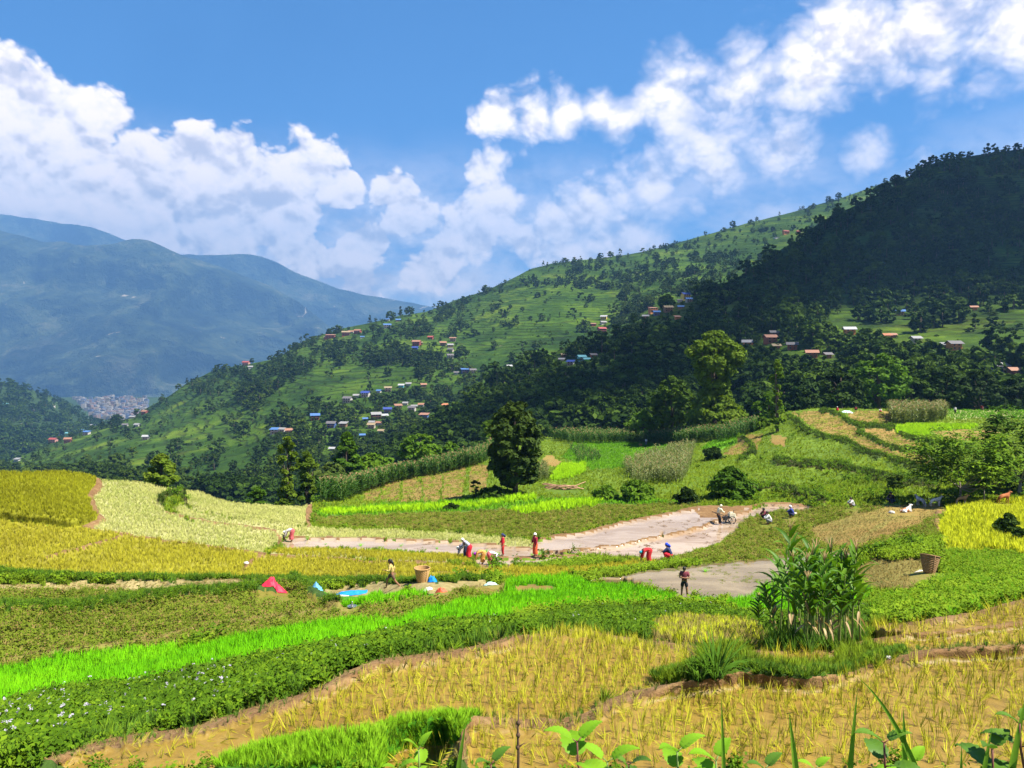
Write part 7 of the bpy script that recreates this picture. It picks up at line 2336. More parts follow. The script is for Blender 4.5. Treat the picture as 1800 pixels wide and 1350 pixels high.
def coatm(name, c, c2, th=0.5, sc=3.0):
    m, n = new_mat(name)
    out = n.node('ShaderNodeOutputMaterial')
    b = n.node('ShaderNodeBsdfPrincipled')
    pos = n.node('ShaderNodeTexCoord').outputs['Object']
    n.put(b.inputs['Base Color'], n.mix(n.maprange(n.noise(pos, sc, 2.0, 0.5), th - 0.03, th + 0.03), c, c2))
    b.inputs['Roughness'].default_value = 0.9
    n.l.new(b.outputs[0], out.inputs[0])
    return m


goat('grey goat standing seen from behind, left of the white goat', at(1619, 890), 0.75, R(12), coatm('grey_coat', (0.26, 0.26, 0.28), (0.4, 0.4, 0.42)))
goat('white goat standing in profile with its head to the right in the tree shade', at(1644, 889), 0.70, R(-88), coatm('white_coat', (0.62, 0.62, 0.60), (0.7, 0.7, 0.68)))
goat('tan and white goat standing beside the forked trunk', at(1690, 887), 0.66, R(-95), coatm('tan_coat', (0.40, 0.22, 0.09), (0.6, 0.5, 0.38), 0.55))
goat('reddish brown goat on the bank near the right edge', at(1764, 884), 0.82, R(-80), coatm('brown_coat', (0.30, 0.09, 0.025), (0.36, 0.13, 0.04)))
goat('brown and white calf lying on the bare earth below the goats', at(1592, 901), 0.85, R(-60), coatm('pied_coat', (0.36, 0.14, 0.05), (0.66, 0.62, 0.56), 0.5, 2.2), None, True, False, 'calf')
finish_people()


# ================================================================ things in the fields
steel = plain('worn_steel', (0.45, 0.45, 0.45), 0.35, 0.15, 10, metal=0.9)
iron = plain('dark_iron', (0.06, 0.06, 0.06), 0.5, 0.2, 10, metal=0.6)
rubber = plain('black_rubber', (0.02, 0.02, 0.02), 0.8, 0.1)
enginep = plain('pale_engine_paint', (0.55, 0.50, 0.36), 0.5, 0.2, 6)
wicker = plain('bamboo_strips', (0.40, 0.24, 0.09), 0.75, 0.35, 18)
wickerd = plain('old_bamboo_strips', (0.22, 0.125, 0.055), 0.8, 0.35, 18)
rope = plain('jute_rope', (0.36, 0.28, 0.16), 0.9, 0.2)

# power tiller in the mud
q = at(1277, 921)
t = thing('power_tiller', 'two-wheeled power tiller with pale engine pushed through the mud', 'tiller', q, R(-78))
b = MB()
b.box((0, .42, .62), (.36, .46, .34)).box((0, .42, .82), (.26, .30, .10)).box((0, .70, .60), (.30, .14, .26), taper=0.8)
b.obj('engine', enginep, t, smooth=False)
b = MB()
b.box((0, .15, .48), (.22, .95, .12)).box((0, -.1, .40), (.28, .26, .26))
b.obj('frame', iron, t, smooth=False)
for s in (-1, 1):
    b = MB()
    b.tube([(s * .10, -.05, .55), (s * .18, -.5, .75), (s * .22, -.95, .88)], .022, 6)
    h_ = b.obj('handlebar', iron, t)
    b = MB()
    b.tube([(s * .22, -.93, .875), (s * .235, -1.10, .91)], .03, 6)
    b.obj('grip', rubber, h_)
    b = MB()
    ring = [(s * .34, .30 + .30 * math.cos(a), .30 + .30 * math.sin(a)) for a in np.linspace(0, 2 * math.pi, 19)]
    b.tube(ring, .03, 5, cap=False)
    for k in range(6):
        a = k * math.pi / 3
        b.tube([(s * .34, .30, .30), (s * .34, .30 + .3 * math.cos(a), .30 + .3 * math.sin(a))], .015, 4)
        b.box((s * .34, .30 + .31 * math.cos(a), .30 + .31 * math.sin(a)), (.16, .03, .05))
    b.obj('wheel', iron, t, smooth=False)
b = MB()
for k in range(5):
    for s in (-1, 1):
        x = s * (.08 + .08 * k / 2)
        b.tube([(x, -.12, .30), (x, -.22 - .03 * (k % 2), .16), (x + .03 * s, -.10, .06)], .014, 4)
b.obj('tine', iron, t)
b = MB()
b.tube([(.12, .55, .85), (.12, .55, 1.02), (.12, .68, 1.04)], .025, 6)
b.obj('exhaust', rubber, t)


def basket(label, loc, Hh, r0, r1, mat, tilt=(0, 0), seed=0):
    """a tapering carrying basket of woven bamboo strips"""
    root = thing('carrying_basket', label, 'basket', loc, 0.4 * seed)
    root.rotation_euler = (tilt[0], tilt[1], 0.4 * seed)
    b = MB()
    rows, seg = 15, 26
    prof = [(r0 + (r1 - r0) * (i / rows) ** 0.85, Hh * i / rows) for i in range(rows + 1)]
    vs, fs = [], []
    for i, (r, z) in enumerate(prof):
        for k in range(seg):
            w = 2 * math.pi * k / seg
            rr = r * (1 + (0.035 if (i + k) % 2 else -0.02))
            vs.append((rr * math.cos(w), rr * math.sin(w), z))
    for i, (r, z) in enumerate(prof):
        for k in range(seg):
            w = 2 * math.pi * k / seg
            vs.append((r * 0.9 * math.cos(w), r * 0.9 * math.sin(w), max(z, 0.02)))
    n0 = (rows + 1) * seg
    for i in range(rows):
        for k in range(seg):
            k2 = (k + 1) % seg
            fs.append((i * seg + k, i * seg + k2, (i + 1) * seg + k2, (i + 1) * seg + k))
            fs.append((n0 + i * seg + k, n0 + (i + 1) * seg + k, n0 + (i + 1) * seg + k2, n0 + i * seg + k2))
    b.add(vs, fs)
    b.add([(r0 * math.cos(2 * math.pi * k / seg), r0 * math.sin(2 * math.pi * k / seg), 0.005) for k in range(seg)], [tuple(range(seg))[::-1]])
    b.obj('basket_wall', mat, root, smooth=False)
    b = MB()
    b.tube([(r1 * 1.0 * math.cos(a), r1 * 1.0 * math.sin(a), Hh) for a in np.linspace(0, 2 * math.pi, 27)], 0.022, 6, cap=False)
    b.obj('rim', mat, root)
    for k in range(4):
        b = MB()
        a = k * math.pi / 2 + 0.4
        b.tube([(r0 * 1.04 * math.cos(a), r0 * 1.04 * math.sin(a), 0), (r1 * 1.04 * math.cos(a), r1 * 1.04 * math.sin(a), Hh)], 0.013, 5)
        b.obj('rib', mat, root)
    return root


basket('pale woven carrying basket standing upright behind the running child', at(742, 1036), 0.62, 0.20, 0.34, wicker, (0, 0), 1)
basket('brown carrying basket tilted on the tan bund at right', at(1633, 1007), 0.60, 0.17, 0.31, wickerd, (0.10, 0.30), 3)
basket('small distant basket beside the porter in white by the back maize row', at(1126, 784), 0.6, 0.18, 0.36, wicker, (0, 0), 2)


def tarp(name, label, loc, sx_, sy_, h, mat, seed, rz=0.0, cat='tarp', fold=1.0):
    """a crumpled sheet lying in a heap"""
    n = 26
    u, v = np.meshgrid(np.linspace(-1, 1, n), np.linspace(-1, 1, n))
    edge = 1 + 0.25 * (vnoise(np.arctan2(v, u) * 1.6 + 9, u * 0, seed, 2) - 0.5)
    rr = np.sqrt(u * u + v * v)
    lumps = vnoise(u * 2.6 + 3, v * 2.6 + 1, seed, 3)
    crease = np.abs(2 * vnoise(u * 3.2 + 7, v * 3.2 + 2, seed + 5, 3) - 1)
    tent = np.max([np.clip(1 - np.hypot(u - a_, v - b_) / c_, 0, 1) * d_ for a_, b_, c_, d_ in np.random.default_rng(seed).uniform([-.55, -.5, .5, .45], [.55, .5, .95, 1.0], (6, 4))], axis=0)
    z = h * (0.75 * np.clip(1 - rr ** 2, 0, 1) * (0.6 + 0.8 * lumps) + 0.3 * tent * (0.6 + 0.6 * lumps) + 0.42 * fold * (crease - 0.4) * np.clip(1.1 - rr, 0, 1)) + 0.02
    z = np.maximum(z, 0.01)
    x, y = u * sx_ * edge, v * sy_ * edge
    cs_, sn_ = math.cos(rz), math.sin(rz)
    z = z + np.clip(gz(loc[0] + (x * cs_ - y * sn_).ravel(), loc[1] + (x * sn_ + y * cs_).ravel()).reshape(n, n) - loc[2], -0.35, 0.08)     # it lies on the ground
    P = np.stack([x, y, z], -1).reshape(-1, 3)
    i_ = np.arange(n * n).reshape(n, n)
    keep = (rr[:-1, :-1] < 1.12)
    qd = np.stack([i_[:-1, :-1], i_[:-1, 1:], i_[1:, 1:], i_[1:, :-1]], -1)[keep]
    me = mesh_np(name, P, qd, [mat], None, True)
    o = link(name, me, None, label, cat, None, None, loc, rz)
    so = o.modifiers.new('thick', 'SOLIDIFY')
    so.thickness = 0.012
    return o


def plastic(name, c, tr=0.2):
    return plain(name, c, 0.5, 0.22, 5, spec=0.2, bump=0.02, bscale=9)


redp = plastic('red_plastic_sheet', (0.62, 0.025, 0.055))
bluep = plastic('blue_plastic_sheet', (0.01, 0.20, 0.62))
pbluep = plastic('pale_blue_plastic', (0.12, 0.34, 0.52))
cyanp = plastic('pale_green_plastic', (0.45, 0.66, 0.56))
orangep = plastic('orange_red_cloth_bag', (0.58, 0.09, 0.04))
pinkp = plastic('pink_cloth', (0.60, 0.10, 0.20))
mat_w = plastic('grey_white_sack', (0.50, 0.46, 0.38))
tarp('plastic_sheet', 'crumpled red plastic sheet heaped on the field edge', at(482, 1041), .52, .36, .34, redp, 1, 0.3)
tarp('plastic_bag', 'pale blue plastic bag at the left end of the grey mat', at(559, 1048), .22, .18, .28, pbluep, 2, 0.0, 'bag')
tarp('plastic_sheet', 'bright blue plastic sheet lying at the right end of the grey mat', at(617, 1046), .70, .34, .20, bluep, 3, 0.15)
tarp('sack_mat', 'flat grey-white sack spread between the two blue plastics', at(588, 1049), .62, .20, .06, mat_w, 4, 0.1, 'mat', 0.4)
tarp('cloth_bundle', 'bright blue cloth bundle leaning right of the pale basket', at(760, 1034), .20, .17, .34, bluep, 5, 0.2, 'cloth')
tarp('cloth_bag', 'orange-red cloth bag lying right of the blue cloth bundle', at(775, 1044), .28, .20, .24, orangep, 6, -0.5, 'bag')
tarp('cloth_bundle', 'crumpled grey-white cloth on the ground under the pale basket', at(750, 1042), .26, .13, .12, mat_w, 7, 0.2, 'cloth')
tarp('plastic_sheet', 'pale green plastic sheet lying by the dirt path right of the baskets', at(862, 1037), .30, .18, .16, cyanp, 8, -0.3)
tarp('plastic_sheet', 'pale turquoise sheet spread between the two sitting people on the top terrace', at(1489, 724), 1.1, .5, .4, cyanp, 9, 0.0)
tarp('cloth_bundle', 'pink cloth lying behind the clump of maize', at(1474, 1010), .16, .14, .18, pinkp, 10, 0.0, 'cloth')
tarp('plastic_bag', 'tiny pale blue bag on the far rim of the still pool', at(1310, 979), .10, .08, .14, pbluep, 11, 0.0, 'bag')
tarp('plastic_scrap', 'small white plastic scrap lying at the near pool corner', at(1303, 1056), .12, .08, .06, mat_w, 12, 0.0, 'scrap')
# the grey sheet that lies beside the brown basket
tarp('sickle_cloth', 'white rag lying left of the tilted brown basket', at(1617, 1004), .2, .07, .05, mat_w, 13, 0.0, 'rag')

t = thing('steel_dish', 'shiny steel dish with a small pot on it on the grassy bund', 'dish', at(619, 1078))
b = MB()
b.lathe([(0.0, .02), (.11, .02), (.17, .06), (.185, .065), (.17, .045), (.11, .0), (0.0, .0)], 18)
b.obj('plate', steel, t)
b = MB()
b.lathe([(0.0, .03), (.05, .03), (.06, .08), (.035, .14), (.022, .20), (.03, .23), (.0, .23)], 14)
b.obj('pot', steel, t)

# heap of cut wood on the terrace
woodm = plain('cut_wood', (0.34, 0.20, 0.11), 0.85, 0.35, 6)
q = at(990, 860)
t = thing('wood_heap', 'heap of cut branches lying on the green terrace right of the lone tree', 'wood heap', q)
r_ = np.random.default_rng(12)
for k in range(24):
    b = MB()
    c = np.array([r_.uniform(-1.5, 1.5), r_.uniform(-.5, .5), 0.12 + 0.45 * r_.random()])
    a = r_.normal() * 0.35
    L = r_.uniform(0.8, 1.5)
    dv = np.array([math.cos(a), math.sin(a), r_.normal() * 0.12])
    b.tube([c - dv * L, c + dv * L], [0.06, 0.045], 6)
    b.obj('branch', woodm, t)

# dry stakes
for (px, py, hpx, lab) in ((1730, 885, 26, 'pale wooden stake standing between the goats at right'), (1312, 868, 6, None)):
    if lab:
        d = gp(px, py)
        t = MB()
        h = hpx * d.y / F
        t.tube([(0, 0, -.2), (.02, 0, h * .5), (-.01, 0, h)], [.05, .045, .035], 6)
        o = t.obj('wooden_stake', BARKP, None, label=lab, cat='stake', loc=tuple(d))

# bundles of rice seedlings waiting in the shallow water
bund_p = tuft(200, 40, 1.0, 0.035, 0.9, 0.5, 3)
bme = mesh_np('seedling_bundle', bund_p[0], bund_p[1], [G['seed']], None, True)
r_ = np.random.default_rng(4)
for (px, py, s, lab) in ((540, 951, .40, 'green seedling bundle in the water right behind the far left planter'), (572, 958, .25, 'small flattened seedling bundle second from the far left planter'),
                         (634, 961, .42, 'tall seedling bundle standing upright in the middle of the flooded strip'), (705, 961, .3, 'rear one of the two close seedling bundles in the flooded strip'),
                         (700, 967, .28, 'front one of the two close seedling bundles in the flooded strip'), (768, 965, .28, 'lone seedling bundle left of the stooping planters'),
                         (855, 969, .32, 'seedling bundle floating just right of the stooping woman'), (842, 971, .3, 'seedling bundle above the back of the orange-clad planter'),
                         (998, 984, .3, 'seedling bundle on the mud bund right of the woman in red jacket'), (949, 989, .34, 'seedling bundle in the near pool below the woman in red jacket'),
                         (502, 950, .42, 'seedling bundle beside the hands of the far left planter'), (1137, 989, .36, 'seedling bundle under the hands of the teal-scarfed woman'),
                         (875, 976, .42, 'seedling bundle held low by the woman in red dress'), (948, 978, .5, 'big seedling bundle at the right side of the woman in red jacket'),
                         (935, 978, .3, 'dark seedling bundle at the feet of the woman in red jacket'), (1240, 1006, .34, 'loose seedlings floating in the still pool right of the boy'),
                         (890, 992, .2, 'tiny seedling bundle by the white-topped planter')):
    o = link('seedling_bundle', bme, None, lab, 'seedling bundle', 'bundles of rice seedlings in the water', None, at(px, py), float(r_.random() * 6.28))
    o.scale = (s, s, s * 0.75)

# pale stones on the field edges
stone_m = plain('pale_stone', (0.50, 0.46, 0.40), 0.85, 0.2, 6, bump=0.02)
for k, (px, py, s, lab) in enumerate(((433, 995, .16, 'white stone on the little bund across the left rice field'), (1397, 905, .22, 'pale stone beside the man in dark blue'), (1568, 902, .22, 'low grey stone left of the lying calf'),
                                      (925, 1118, .06, 'pale stone on the bare bund above the front paddy'), (1284, 1178, .09, 'tan stone beside the tall grass tuft'), (1562, 1168, .05, 'white pebble on the grass verge in front'))):
    b = MB()
    vv = np.random.default_rng(k + 60)
    b.ball((0, 0, s * .25), (s, s * .75, s * .55), 9, 6, 0, None, lambda v: v * (1 + 0.22 * vv.normal(size=(len(v), 1)) * 0.6))
    b.obj('stone', stone_m, None, label=lab, cat='stone', loc=at(px, py), rz=k * 1.1)


# ================================================================ maize
CORN = leafy('maize_leaves', (0.035, 0.095, 0.005), (0.065, 0.16, 0.007), (0.13, 0.25, 0.012), trans=0.35, pscale=1.5, spec=0.2)
CORNS = plain('maize_stalk', (0.16, 0.20, 0.05), 0.6, 0.3, 5)
CORND = leafy('dry_maize_leaves', (0.20, 0.13, 0.05), (0.32, 0.22, 0.09), (0.42, 0.32, 0.14), trans=0.25, pscale=2.0)
TASS = plain('maize_tassel', (0.34, 0.22, 0.10), 0.9, 0.3, 10)


def maize(px, py, ytop, label, seed, dry=3):
    q = gp(px, py)
    r = np.random.default_rng(seed)
    H = (py - ytop) * q.y / F
    root = thing('maize_plant', label, 'maize plant', (q.x, q.y, q.z - 0.03), r.random() * 6.28, 'clump of tall maize')
    lean = r.normal(size=2) * 0.07 * H
    pt = lambda t: np.array([lean[0] * t * t, lean[1] * t * t, H * 0.88 * t])
    b = MB()
    b.tube([pt(t) for t in np.linspace(0, 1, 8)], [.017 - .011 * t for t in np.linspace(0, 1, 8)], 6)
    b.obj('stalk', CORNS, root)
    n = int(11 + r.integers(0, 4))
    a0 = r.random() * 6.28
    for k in range(n):
        t = 0.30 + 0.67 * (k / (n - 1)) ** 0.9
        a = a0 + k * math.pi + r.normal() * 0.55
        b = MB()
        is_dry = k < dry
        L = (0.24 + 0.24 * math.sin(math.pi * min(1, t * 0.95))) * H * (0.42 if is_dry else 0.76)
        b.leaf(pt(t), (math.cos(a), math.sin(a), -0.7 if is_dry else 1.7 - 0.5 * r.random()), (math.cos(a + 1.57) * 0.2, math.sin(a + 1.57) * 0.2, 1), L, 0.05 if is_dry else 0.105, 0.16 if is_dry else 0.16 + 0.16 * r.random(), 9, 0.22)
        b.obj('leaf', CORND if is_dry else CORN, root)
    if r.random() < 0.6:
        b = MB()
        for k in range(6):
            a = k * 1.05
            e = 0.0 if k == 0 else 0.35
            b.tube([pt(1.0), pt(1.0) + np.array([math.cos(a) * e * .5, math.sin(a) * e * .5, 1.0]) * H * 0.07, pt(1.0) + np.array([math.cos(a) * e, math.sin(a) * e, 1.0]) * H * 0.125], [.006, .005, .003], 4)
        b.obj('tassel', TASS, root)
    if r.random() < 0.6:
        b = MB()
        p0 = pt(0.5)
        a = r.random() * 6.28
        dv = np.array([math.cos(a) * 0.4, math.sin(a) * 0.4, 1.0])
        b.tube([p0 + dv * .02, p0 + dv * .08, p0 + dv * .16, p0 + dv * .21], [.014, .026, .020, .006], 7)
        b.obj('ear', CORND, root)
    return root


r_ = np.random.default_rng(21)
spots = [(1352, 1118, 1000), (1372, 1122, 935), (1386, 1128, 912), (1398, 1135, 965), (1408, 1120, 985), (1418, 1138, 950), (1432, 1128, 975), (1440, 1140, 958), (1450, 1122, 962), (1458, 1142, 970),
         (1466, 1130, 980), (1476, 1142, 985), (1484, 1126, 990), (1498, 1138, 955), (1512, 1132, 965), (1404, 1112, 1000), (1445, 1112, 990), (1428, 1145, 1005), (1363, 1128, 1015), (1490, 1116, 1010), (1334, 1112, 1040),
         (1424, 1118, 960), (1436, 1110, 970), (1468, 1114, 975), (1414, 1144, 975), (1448, 1146, 990), (1394, 1116, 950), (1456, 1132, 945), (1474, 1136, 950), (1440, 1134, 935), (1422, 1126, 940), (1486, 1134, 960)]
ORD = ['leftmost', 'second', 'third', 'fourth', 'fifth', 'sixth', 'seventh', 'eighth', 'ninth', 'tenth', 'eleventh', 'twelfth', 'thirteenth', 'fourteenth', 'fifteenth', 'sixteenth', 'seventeenth', 'eighteenth', 'nineteenth', 'twentieth',
       'twenty-first', 'twenty-second', 'twenty-third', 'twenty-fourth', 'twenty-fifth', 'twenty-sixth', 'twenty-seventh', 'twenty-eighth', 'twenty-ninth', 'thirtieth', 'thirty-first', 'rightmost']
for k, (px, py, yt) in enumerate(sorted(spots)):
    size = 'tallest' if yt == 912 else ('tall' if py - yt > 170 else ('middling' if py - yt > 130 else 'short'))
    place = ORD[k] if k in (0, 31) else ORD[k] + ' from the left'
    maize(px, py, yt, '%s maize plant, %s in the clump above the front paddies' % (size, place), 300 + k, 1 + k % 2)
# grass round the feet of the maize
p_ = np.array([gp(px + r_.normal() * 8, py + r_.normal() * 4) for px, py, _ in spots for _k in range(9)] + [gp(x, 1140 + 10 * r_.random()) for x in r_.uniform(1340, 1528, 130)])
cover('maize_foot_grass', GRASS, G['verge'], p_, 0.12, 0.34, 0.25)


def corn_proto(seed):
    r = np.random.default_rng(seed)
    b = MB()
    b.tube([(0, 0, 0), (0.01, 0, 0.5), (0, 0.01, 0.9)], [.012, .010, .005], 4, 1)
    for k in range(9):
        t = 0.2 + 0.7 * k / 8
        a = k * 2.6 + r.random()
        b.leaf((0, 0, t * 0.9), (math.cos(a), math.sin(a), 1.1), (0, 0, 1), 0.44, 0.075, 0.5, 4, 0.2, 0)
    for k in range(4):
        b.tube([(0, 0, .88), (math.cos(k * 1.6) * .04, math.sin(k * 1.6) * .04, 1.0)], [.005, .003], 3, 2)
    return b.arrays()


CP = [corn_proto(i) for i in range(4)]


def corn_field(polys_px, n, lo, hi, label_name, mats, seed):
    r = np.random.default_rng(seed)
    poly = np.array(polys_px, float)
    c, k = [], 0
    while len(c) < n and k < n * 40:
        k += 1
        px, py = r.uniform(*(poly[:, 0].min(), poly[:, 0].max())), r.uniform(*(poly[:, 1].min(), poly[:, 1].max()))
        if in_poly(np.array([px]), np.array([py]), polys_px)[0]:
            c.append(gp(px, py))
    c = np.array([tuple(v) for v in c])
    h = lo + (hi - lo) * r.random(len(c))
    scatter(label_name, CP, c, np.stack([r.normal(size=len(c)) * .08, r.normal(size=len(c)) * .08, r.random(len(c)) * 6.28], 1), np.stack([h, h, h], 1), None, mats)


CORN2 = leafy('far_maize_leaves', (0.03, 0.075, 0.012), (0.05, 0.12, 0.018), (0.09, 0.17, 0.03), trans=0.35, pscale=0.1, spec=0.1)
CORN3 = leafy('yellowing_maize_leaves', (0.08, 0.11, 0.025), (0.13, 0.165, 0.04), (0.21, 0.22, 0.075), trans=0.35, pscale=0.1)
corn_field([(556, 885), (600, 872), (640, 857), (700, 842), (780, 824), (850, 804), (868, 790), (868, 800), (850, 817), (780, 832), (700, 848), (640, 868), (600, 884)], 900, 2.0, 2.9, 'maize_strip', [CORN2, CORNS, TASS], 1)
corn_field([(960, 772), (1000, 770), (1200, 772), (1245, 768), (1262, 772), (1200, 781), (1000, 780)], 950, 2.0, 2.8, 'maize_row', [CORN2, CORNS, TASS], 2)
corn_field([(1245, 770), (1290, 757), (1340, 750), (1330, 760), (1262, 778)], 160, 1.8, 2.6, 'maize_row', [CORN2, CORNS, TASS], 3)
corn_field([(1092, 822), (1130, 806), (1190, 792), (1222, 788), (1215, 820), (1200, 850), (1120, 852), (1105, 840)], 620, 1.3, 2.2, 'maize_patch', [CORN3, CORNS, TASS], 4)
corn_field([(1566, 730), (1660, 728), (1664, 738), (1640, 744), (1566, 746)], 620, 2.2, 3.2, 'maize_block', [CORN3, CORNS, TASS], 5)
corn_field([(1000, 790), (1030, 788), (1060, 810), (1020, 815)], 120, 0.9, 1.6, 'maize_patch', [CORN2, CORNS, TASS], 6)
corn_field([(930, 835), (960, 825), (965, 846), (940, 850)], 80, 1.2, 1.9, 'maize_patch', [CORN3, CORNS, TASS], 7)

# tall tuft of grass on the verge between the front paddies
for (px, py, h, n, lab) in ((1258, 1198, .62, 90, 'dark tuft of tall arching grass on the verge between the front paddies'), (1228, 1200, .36, 50, 'lower grass tuft left of the tall arching one')):
    v, f, mi = tuft(int(px), n, h, 0.022, 0.75, 0.42, 6)
    link('grass_tuft', mesh_np('grass_tuft', v, f, [G['verge']], None, True), None, lab, 'grass tuft', None, None, at(px, py))

# ================================================================ plants right in front of the camera
NET = leafy('nettle_leaves', (0.12, 0.26, 0.010), (0.19, 0.37, 0.016), (0.28, 0.47, 0.03), trans=0.45, pscale=4.0, spec=0.2)
NETD = leafy('dark_nettle_leaves', (0.04, 0.10, 0.008), (0.075, 0.165, 0.012), (0.13, 0.24, 0.02), trans=0.35, pscale=4.0, spec=0.35)
STEMG = plain('green_stem', (0.14, 0.20, 0.05), 0.6, 0.2, 10)
STEMR = plain('reddish_stem', (0.13, 0.045, 0.035), 0.6, 0.2, 10)
BLADE = leafy('broad_grass_blade', (0.10, 0.22, 0.012), (0.15, 0.30, 0.02), (0.22, 0.38, 0.03), trans=0.45, pscale=3.0, spec=0.35)


def fg(px, py, d):
    return np.array([d * (px - 900) / F, d, d * (HY - py) / F])


def toothed(b, base, dr, up, L, Wd, bend, mi=0, seed=0):
    """a heart-shaped leaf with toothed rim, folded along its midrib and quilted by its veins"""
    d = unit(np.array(dr, float))
    side = unit(np.cross(d, np.array(up, float)))
    r = np.random.default_rng(seed)
    n = 14
    vs, fs = [], []
    p = np.array(base, float)
    cur = d.copy()
    for i in range(n + 1):
        t = i / n
        w = Wd * 0.5 * (math.sin(math.pi * (0.05 + 0.95 * t) ** 0.62) ** 0.85) * (1.0 if i % 2 else 0.84)
        nrm = np.cross(side, cur)
        rib = 0.055 * Wd * (1 if i % 2 else -1)
        sh = cur * L * 0.04
        vs += [p - side * w + nrm * (0.20 * w) - sh * 0, p - side * w * 0.5 + nrm * (0.16 * w + rib), p, p + side * w * 0.5 + nrm * (0.16 * w + rib), p + side * w + nrm * (0.20 * w)]
        if i < n:
            p = p + cur * (L / n)
            cur = unit(cur + np.array([0, 0, -1.0]) * bend / n * (0.5 + 1.5 * t))
    for i in range(n):
        for k in range(4):
            a = i * 5 + k
            fs.append((a, a + 1, a + 6, a + 5))
    b.add(vs, fs, mi)


def front_plant(px, ytop, d, label, seed, mat, stem, pairs=3, Lpx=62, drop=0.30, lean=0.0, spreadf=1.0):
    tip = fg(px, ytop + 22, d)
    root = thing('broadleaf_weed', label, 'plant', tuple(tip - np.array([lean, 0, drop])))
    r = np.random.default_rng(seed)
    o = np.array([0.0, 0, 0])
    top = np.array([lean, 0, drop])
    pt = lambda t: o * (1 - t) + top * t + np.array([0.012 * math.sin(t * 5), 0, 0])
    b = MB()
    b.tube([pt(t) for t in np.linspace(-0.6, 1, 9)], [.0045 - .002 * max(t, 0) for t in np.linspace(-0.6, 1, 9)], 6)
    b.obj('stem', stem, root)
    L = 1.4 * Lpx * d / F
    for k in range(pairs):
        t = 1.0 - 0.20 * k
        a0 = r.random() * 0.8 + k * 1.5
        for s in (0, 1):
            a = a0 + s * math.pi + r.normal() * 0.25
            sz = L * (0.62 + 0.25 * k) * (0.85 + 0.3 * r.random())
            dr = np.array([math.cos(a) * spreadf, math.sin(a) * 0.8, 0.75 - 0.28 * k])
            u = unit(dr)
            b = MB()
            pet = pt(t) + u * sz * 0.22
            b.tube([pt(t), pet], [.0018, .0014], 4, 1)
            toothed(b, pet, dr, (0, 0, 1), sz, sz * 0.62, 0.9 + 0.35 * k, 0, seed * 10 + k * 2 + s)
            b.obj('leaf', [mat, stem], root)
    return root


front_plant(1022, 1283, 2.0, 'bright green weed with pointed toothed leaves, largest at the bottom middle', 1, NET, STEMR, 4, 66)
front_plant(1075, 1318, 2.05, 'low bright weed just right of the largest one at the bottom', 2, NET, STEMG, 3, 56)
front_plant(1112, 1322, 2.2, 'dark-leaved weed between the two bright weeds at the bottom middle', 3, NETD, STEMR, 3, 40)
front_plant(870, 1322, 2.1, 'slender dark weed with curling leaves left of the largest bright weed', 4, NETD, STEMR, 3, 40)
front_plant(1198, 1300, 2.0, 'bright weed with upright leaf pair below the front paddy', 5, NET, STEMG, 3, 58)
front_plant(1266, 1316, 2.0, 'bright weed with a tall oval leaf right of the upright pair', 6, NET, STEMG, 3, 56)
front_plant(1352, 1330, 2.1, 'low weed with small leaves between bright weed and the long blade', 7, NETD, STEMG, 3, 42)
front_plant(1562, 1284, 1.9, 'dark weed on a reddish stem with one drooping leaf at lower right', 8, NETD, STEMR, 4, 54)
front_plant(1612, 1322, 2.1, 'pale green weed beside the dark reddish-stemmed one', 9, NET, STEMG, 3, 44)
front_plant(1752, 1296, 1.9, 'dark weed with hanging leaves near the right bottom corner', 10, NETD, STEMR, 4, 52)
front_plant(1800, 1250, 1.9, 'dark-leaved weed cut by the right edge of the picture', 11, NETD, STEMR, 4, 50)
front_plant(742, 1296, 2.4, 'pale downy weed with narrow leaves in front of the bright grass', 12, NET, STEMG, 4, 40, spreadf=0.5)
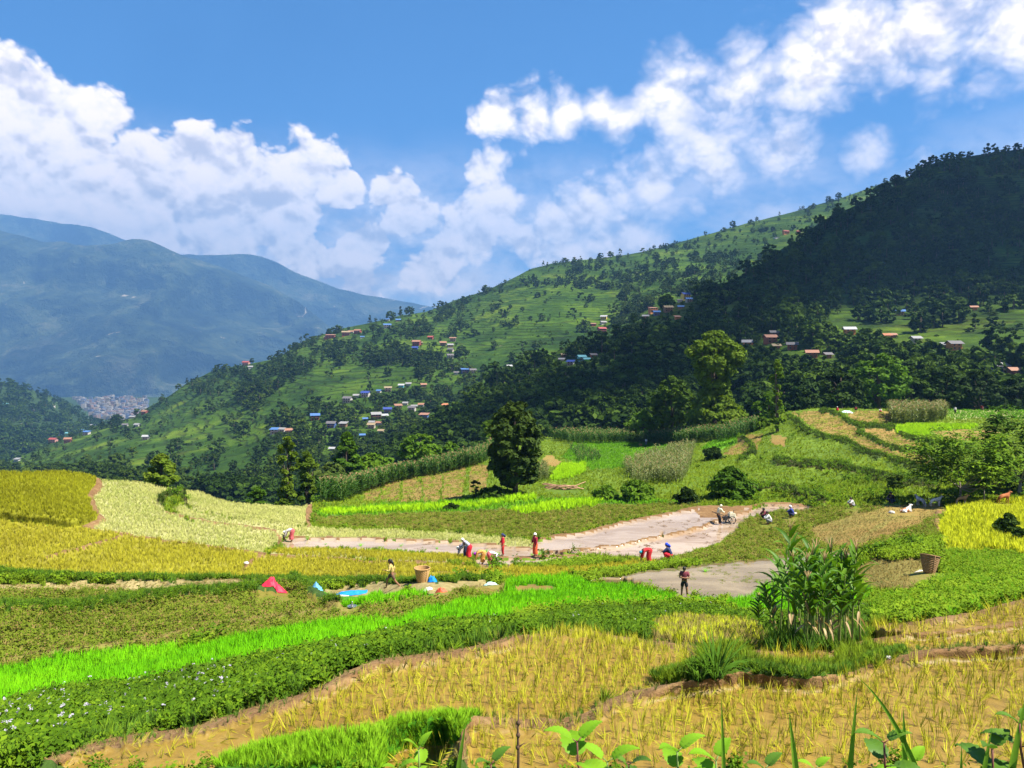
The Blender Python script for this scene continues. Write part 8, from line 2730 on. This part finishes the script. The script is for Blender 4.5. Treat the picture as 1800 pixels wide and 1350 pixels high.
front_plant(705, 1330, 2.2, 'small yellow-green weed left of the pale downy one', 13, NET, STEMG, 3, 36)
front_plant(1440, 1330, 2.2, 'tiny weed between the tall grass blades at the bottom', 14, NET, STEMG, 2, 34)

for k, (x0, y0, x1, y1, w, bd, lab) in enumerate(((1273, 1352, 1268, 1224, 8, .02, 'single upright grass blade right of the upright leaf pair'), (1402, 1352, 1388, 1252, 13, .05, 'broad pale grass blade in front of the paddy'),
                                                  (1490, 1352, 1506, 1212, 11, .04, 'slender upright grass blade left of the reddish-stemmed weed'), (1625, 1352, 1532, 1178, 12, .12, 'longest grass blade bending left across the right paddy'),
                                                  (1590, 1352, 1588, 1245, 13, .03, 'thick straight grass blade beside the longest bent one'), (1770, 1352, 1802, 1215, 15, .06, 'wide grass blade leaning right at the corner'),
                                                  (1722, 1352, 1742, 1280, 11, .05, 'short grass blade left of the hanging dark leaves'), (800, 1352, 818, 1268, 10, .03, 'grass blade leaning right beside the pale downy weed'), (1688, 1352, 1690, 1308, 7, .02, 'short yellow blade in the bottom right grass'))):
    d = 1.9
    p0, p1 = fg(x0, y0 + 40, d), fg(x1, y1, d)
    b = MB()
    L = float(np.linalg.norm(p1 - p0))
    b.leaf((0, 0, 0), p1 - p0 + np.array([0, 0, L * bd]), (0, -1, 0.2), L * 1.02, w * d / F, bd, 10, 0.22)
    b.obj('tall_grass', BLADE, None, label=lab, cat='grass blade', group='tall grass blades at the front', loc=tuple(p0))
b = MB()
d = 2.0
p0, p1 = fg(909, 1370, d), fg(912, 1236, d)
dv = p1 - p0
b.tube([(0, 0, -.1), dv * .35 + np.array([.002, 0, 0]), dv * .6 + np.array([-.001, 0, 0]), dv], [.0045, .004, .0032, .0014], 6)
for t in (.42, .58, .74):
    b.ball(dv * t, (.006, .006, .008), 6, 4)
b.tube([dv * .42, dv * .46 + np.array([.018, 0, .004])], [.0025, .001], 4)
b.obj('dead_stalk', plain('dead_stalk', (0.09, 0.05, 0.03), 0.9, 0.3), None, label='thin dark dead stalk standing at the bottom middle', cat='stalk', loc=tuple(p0))
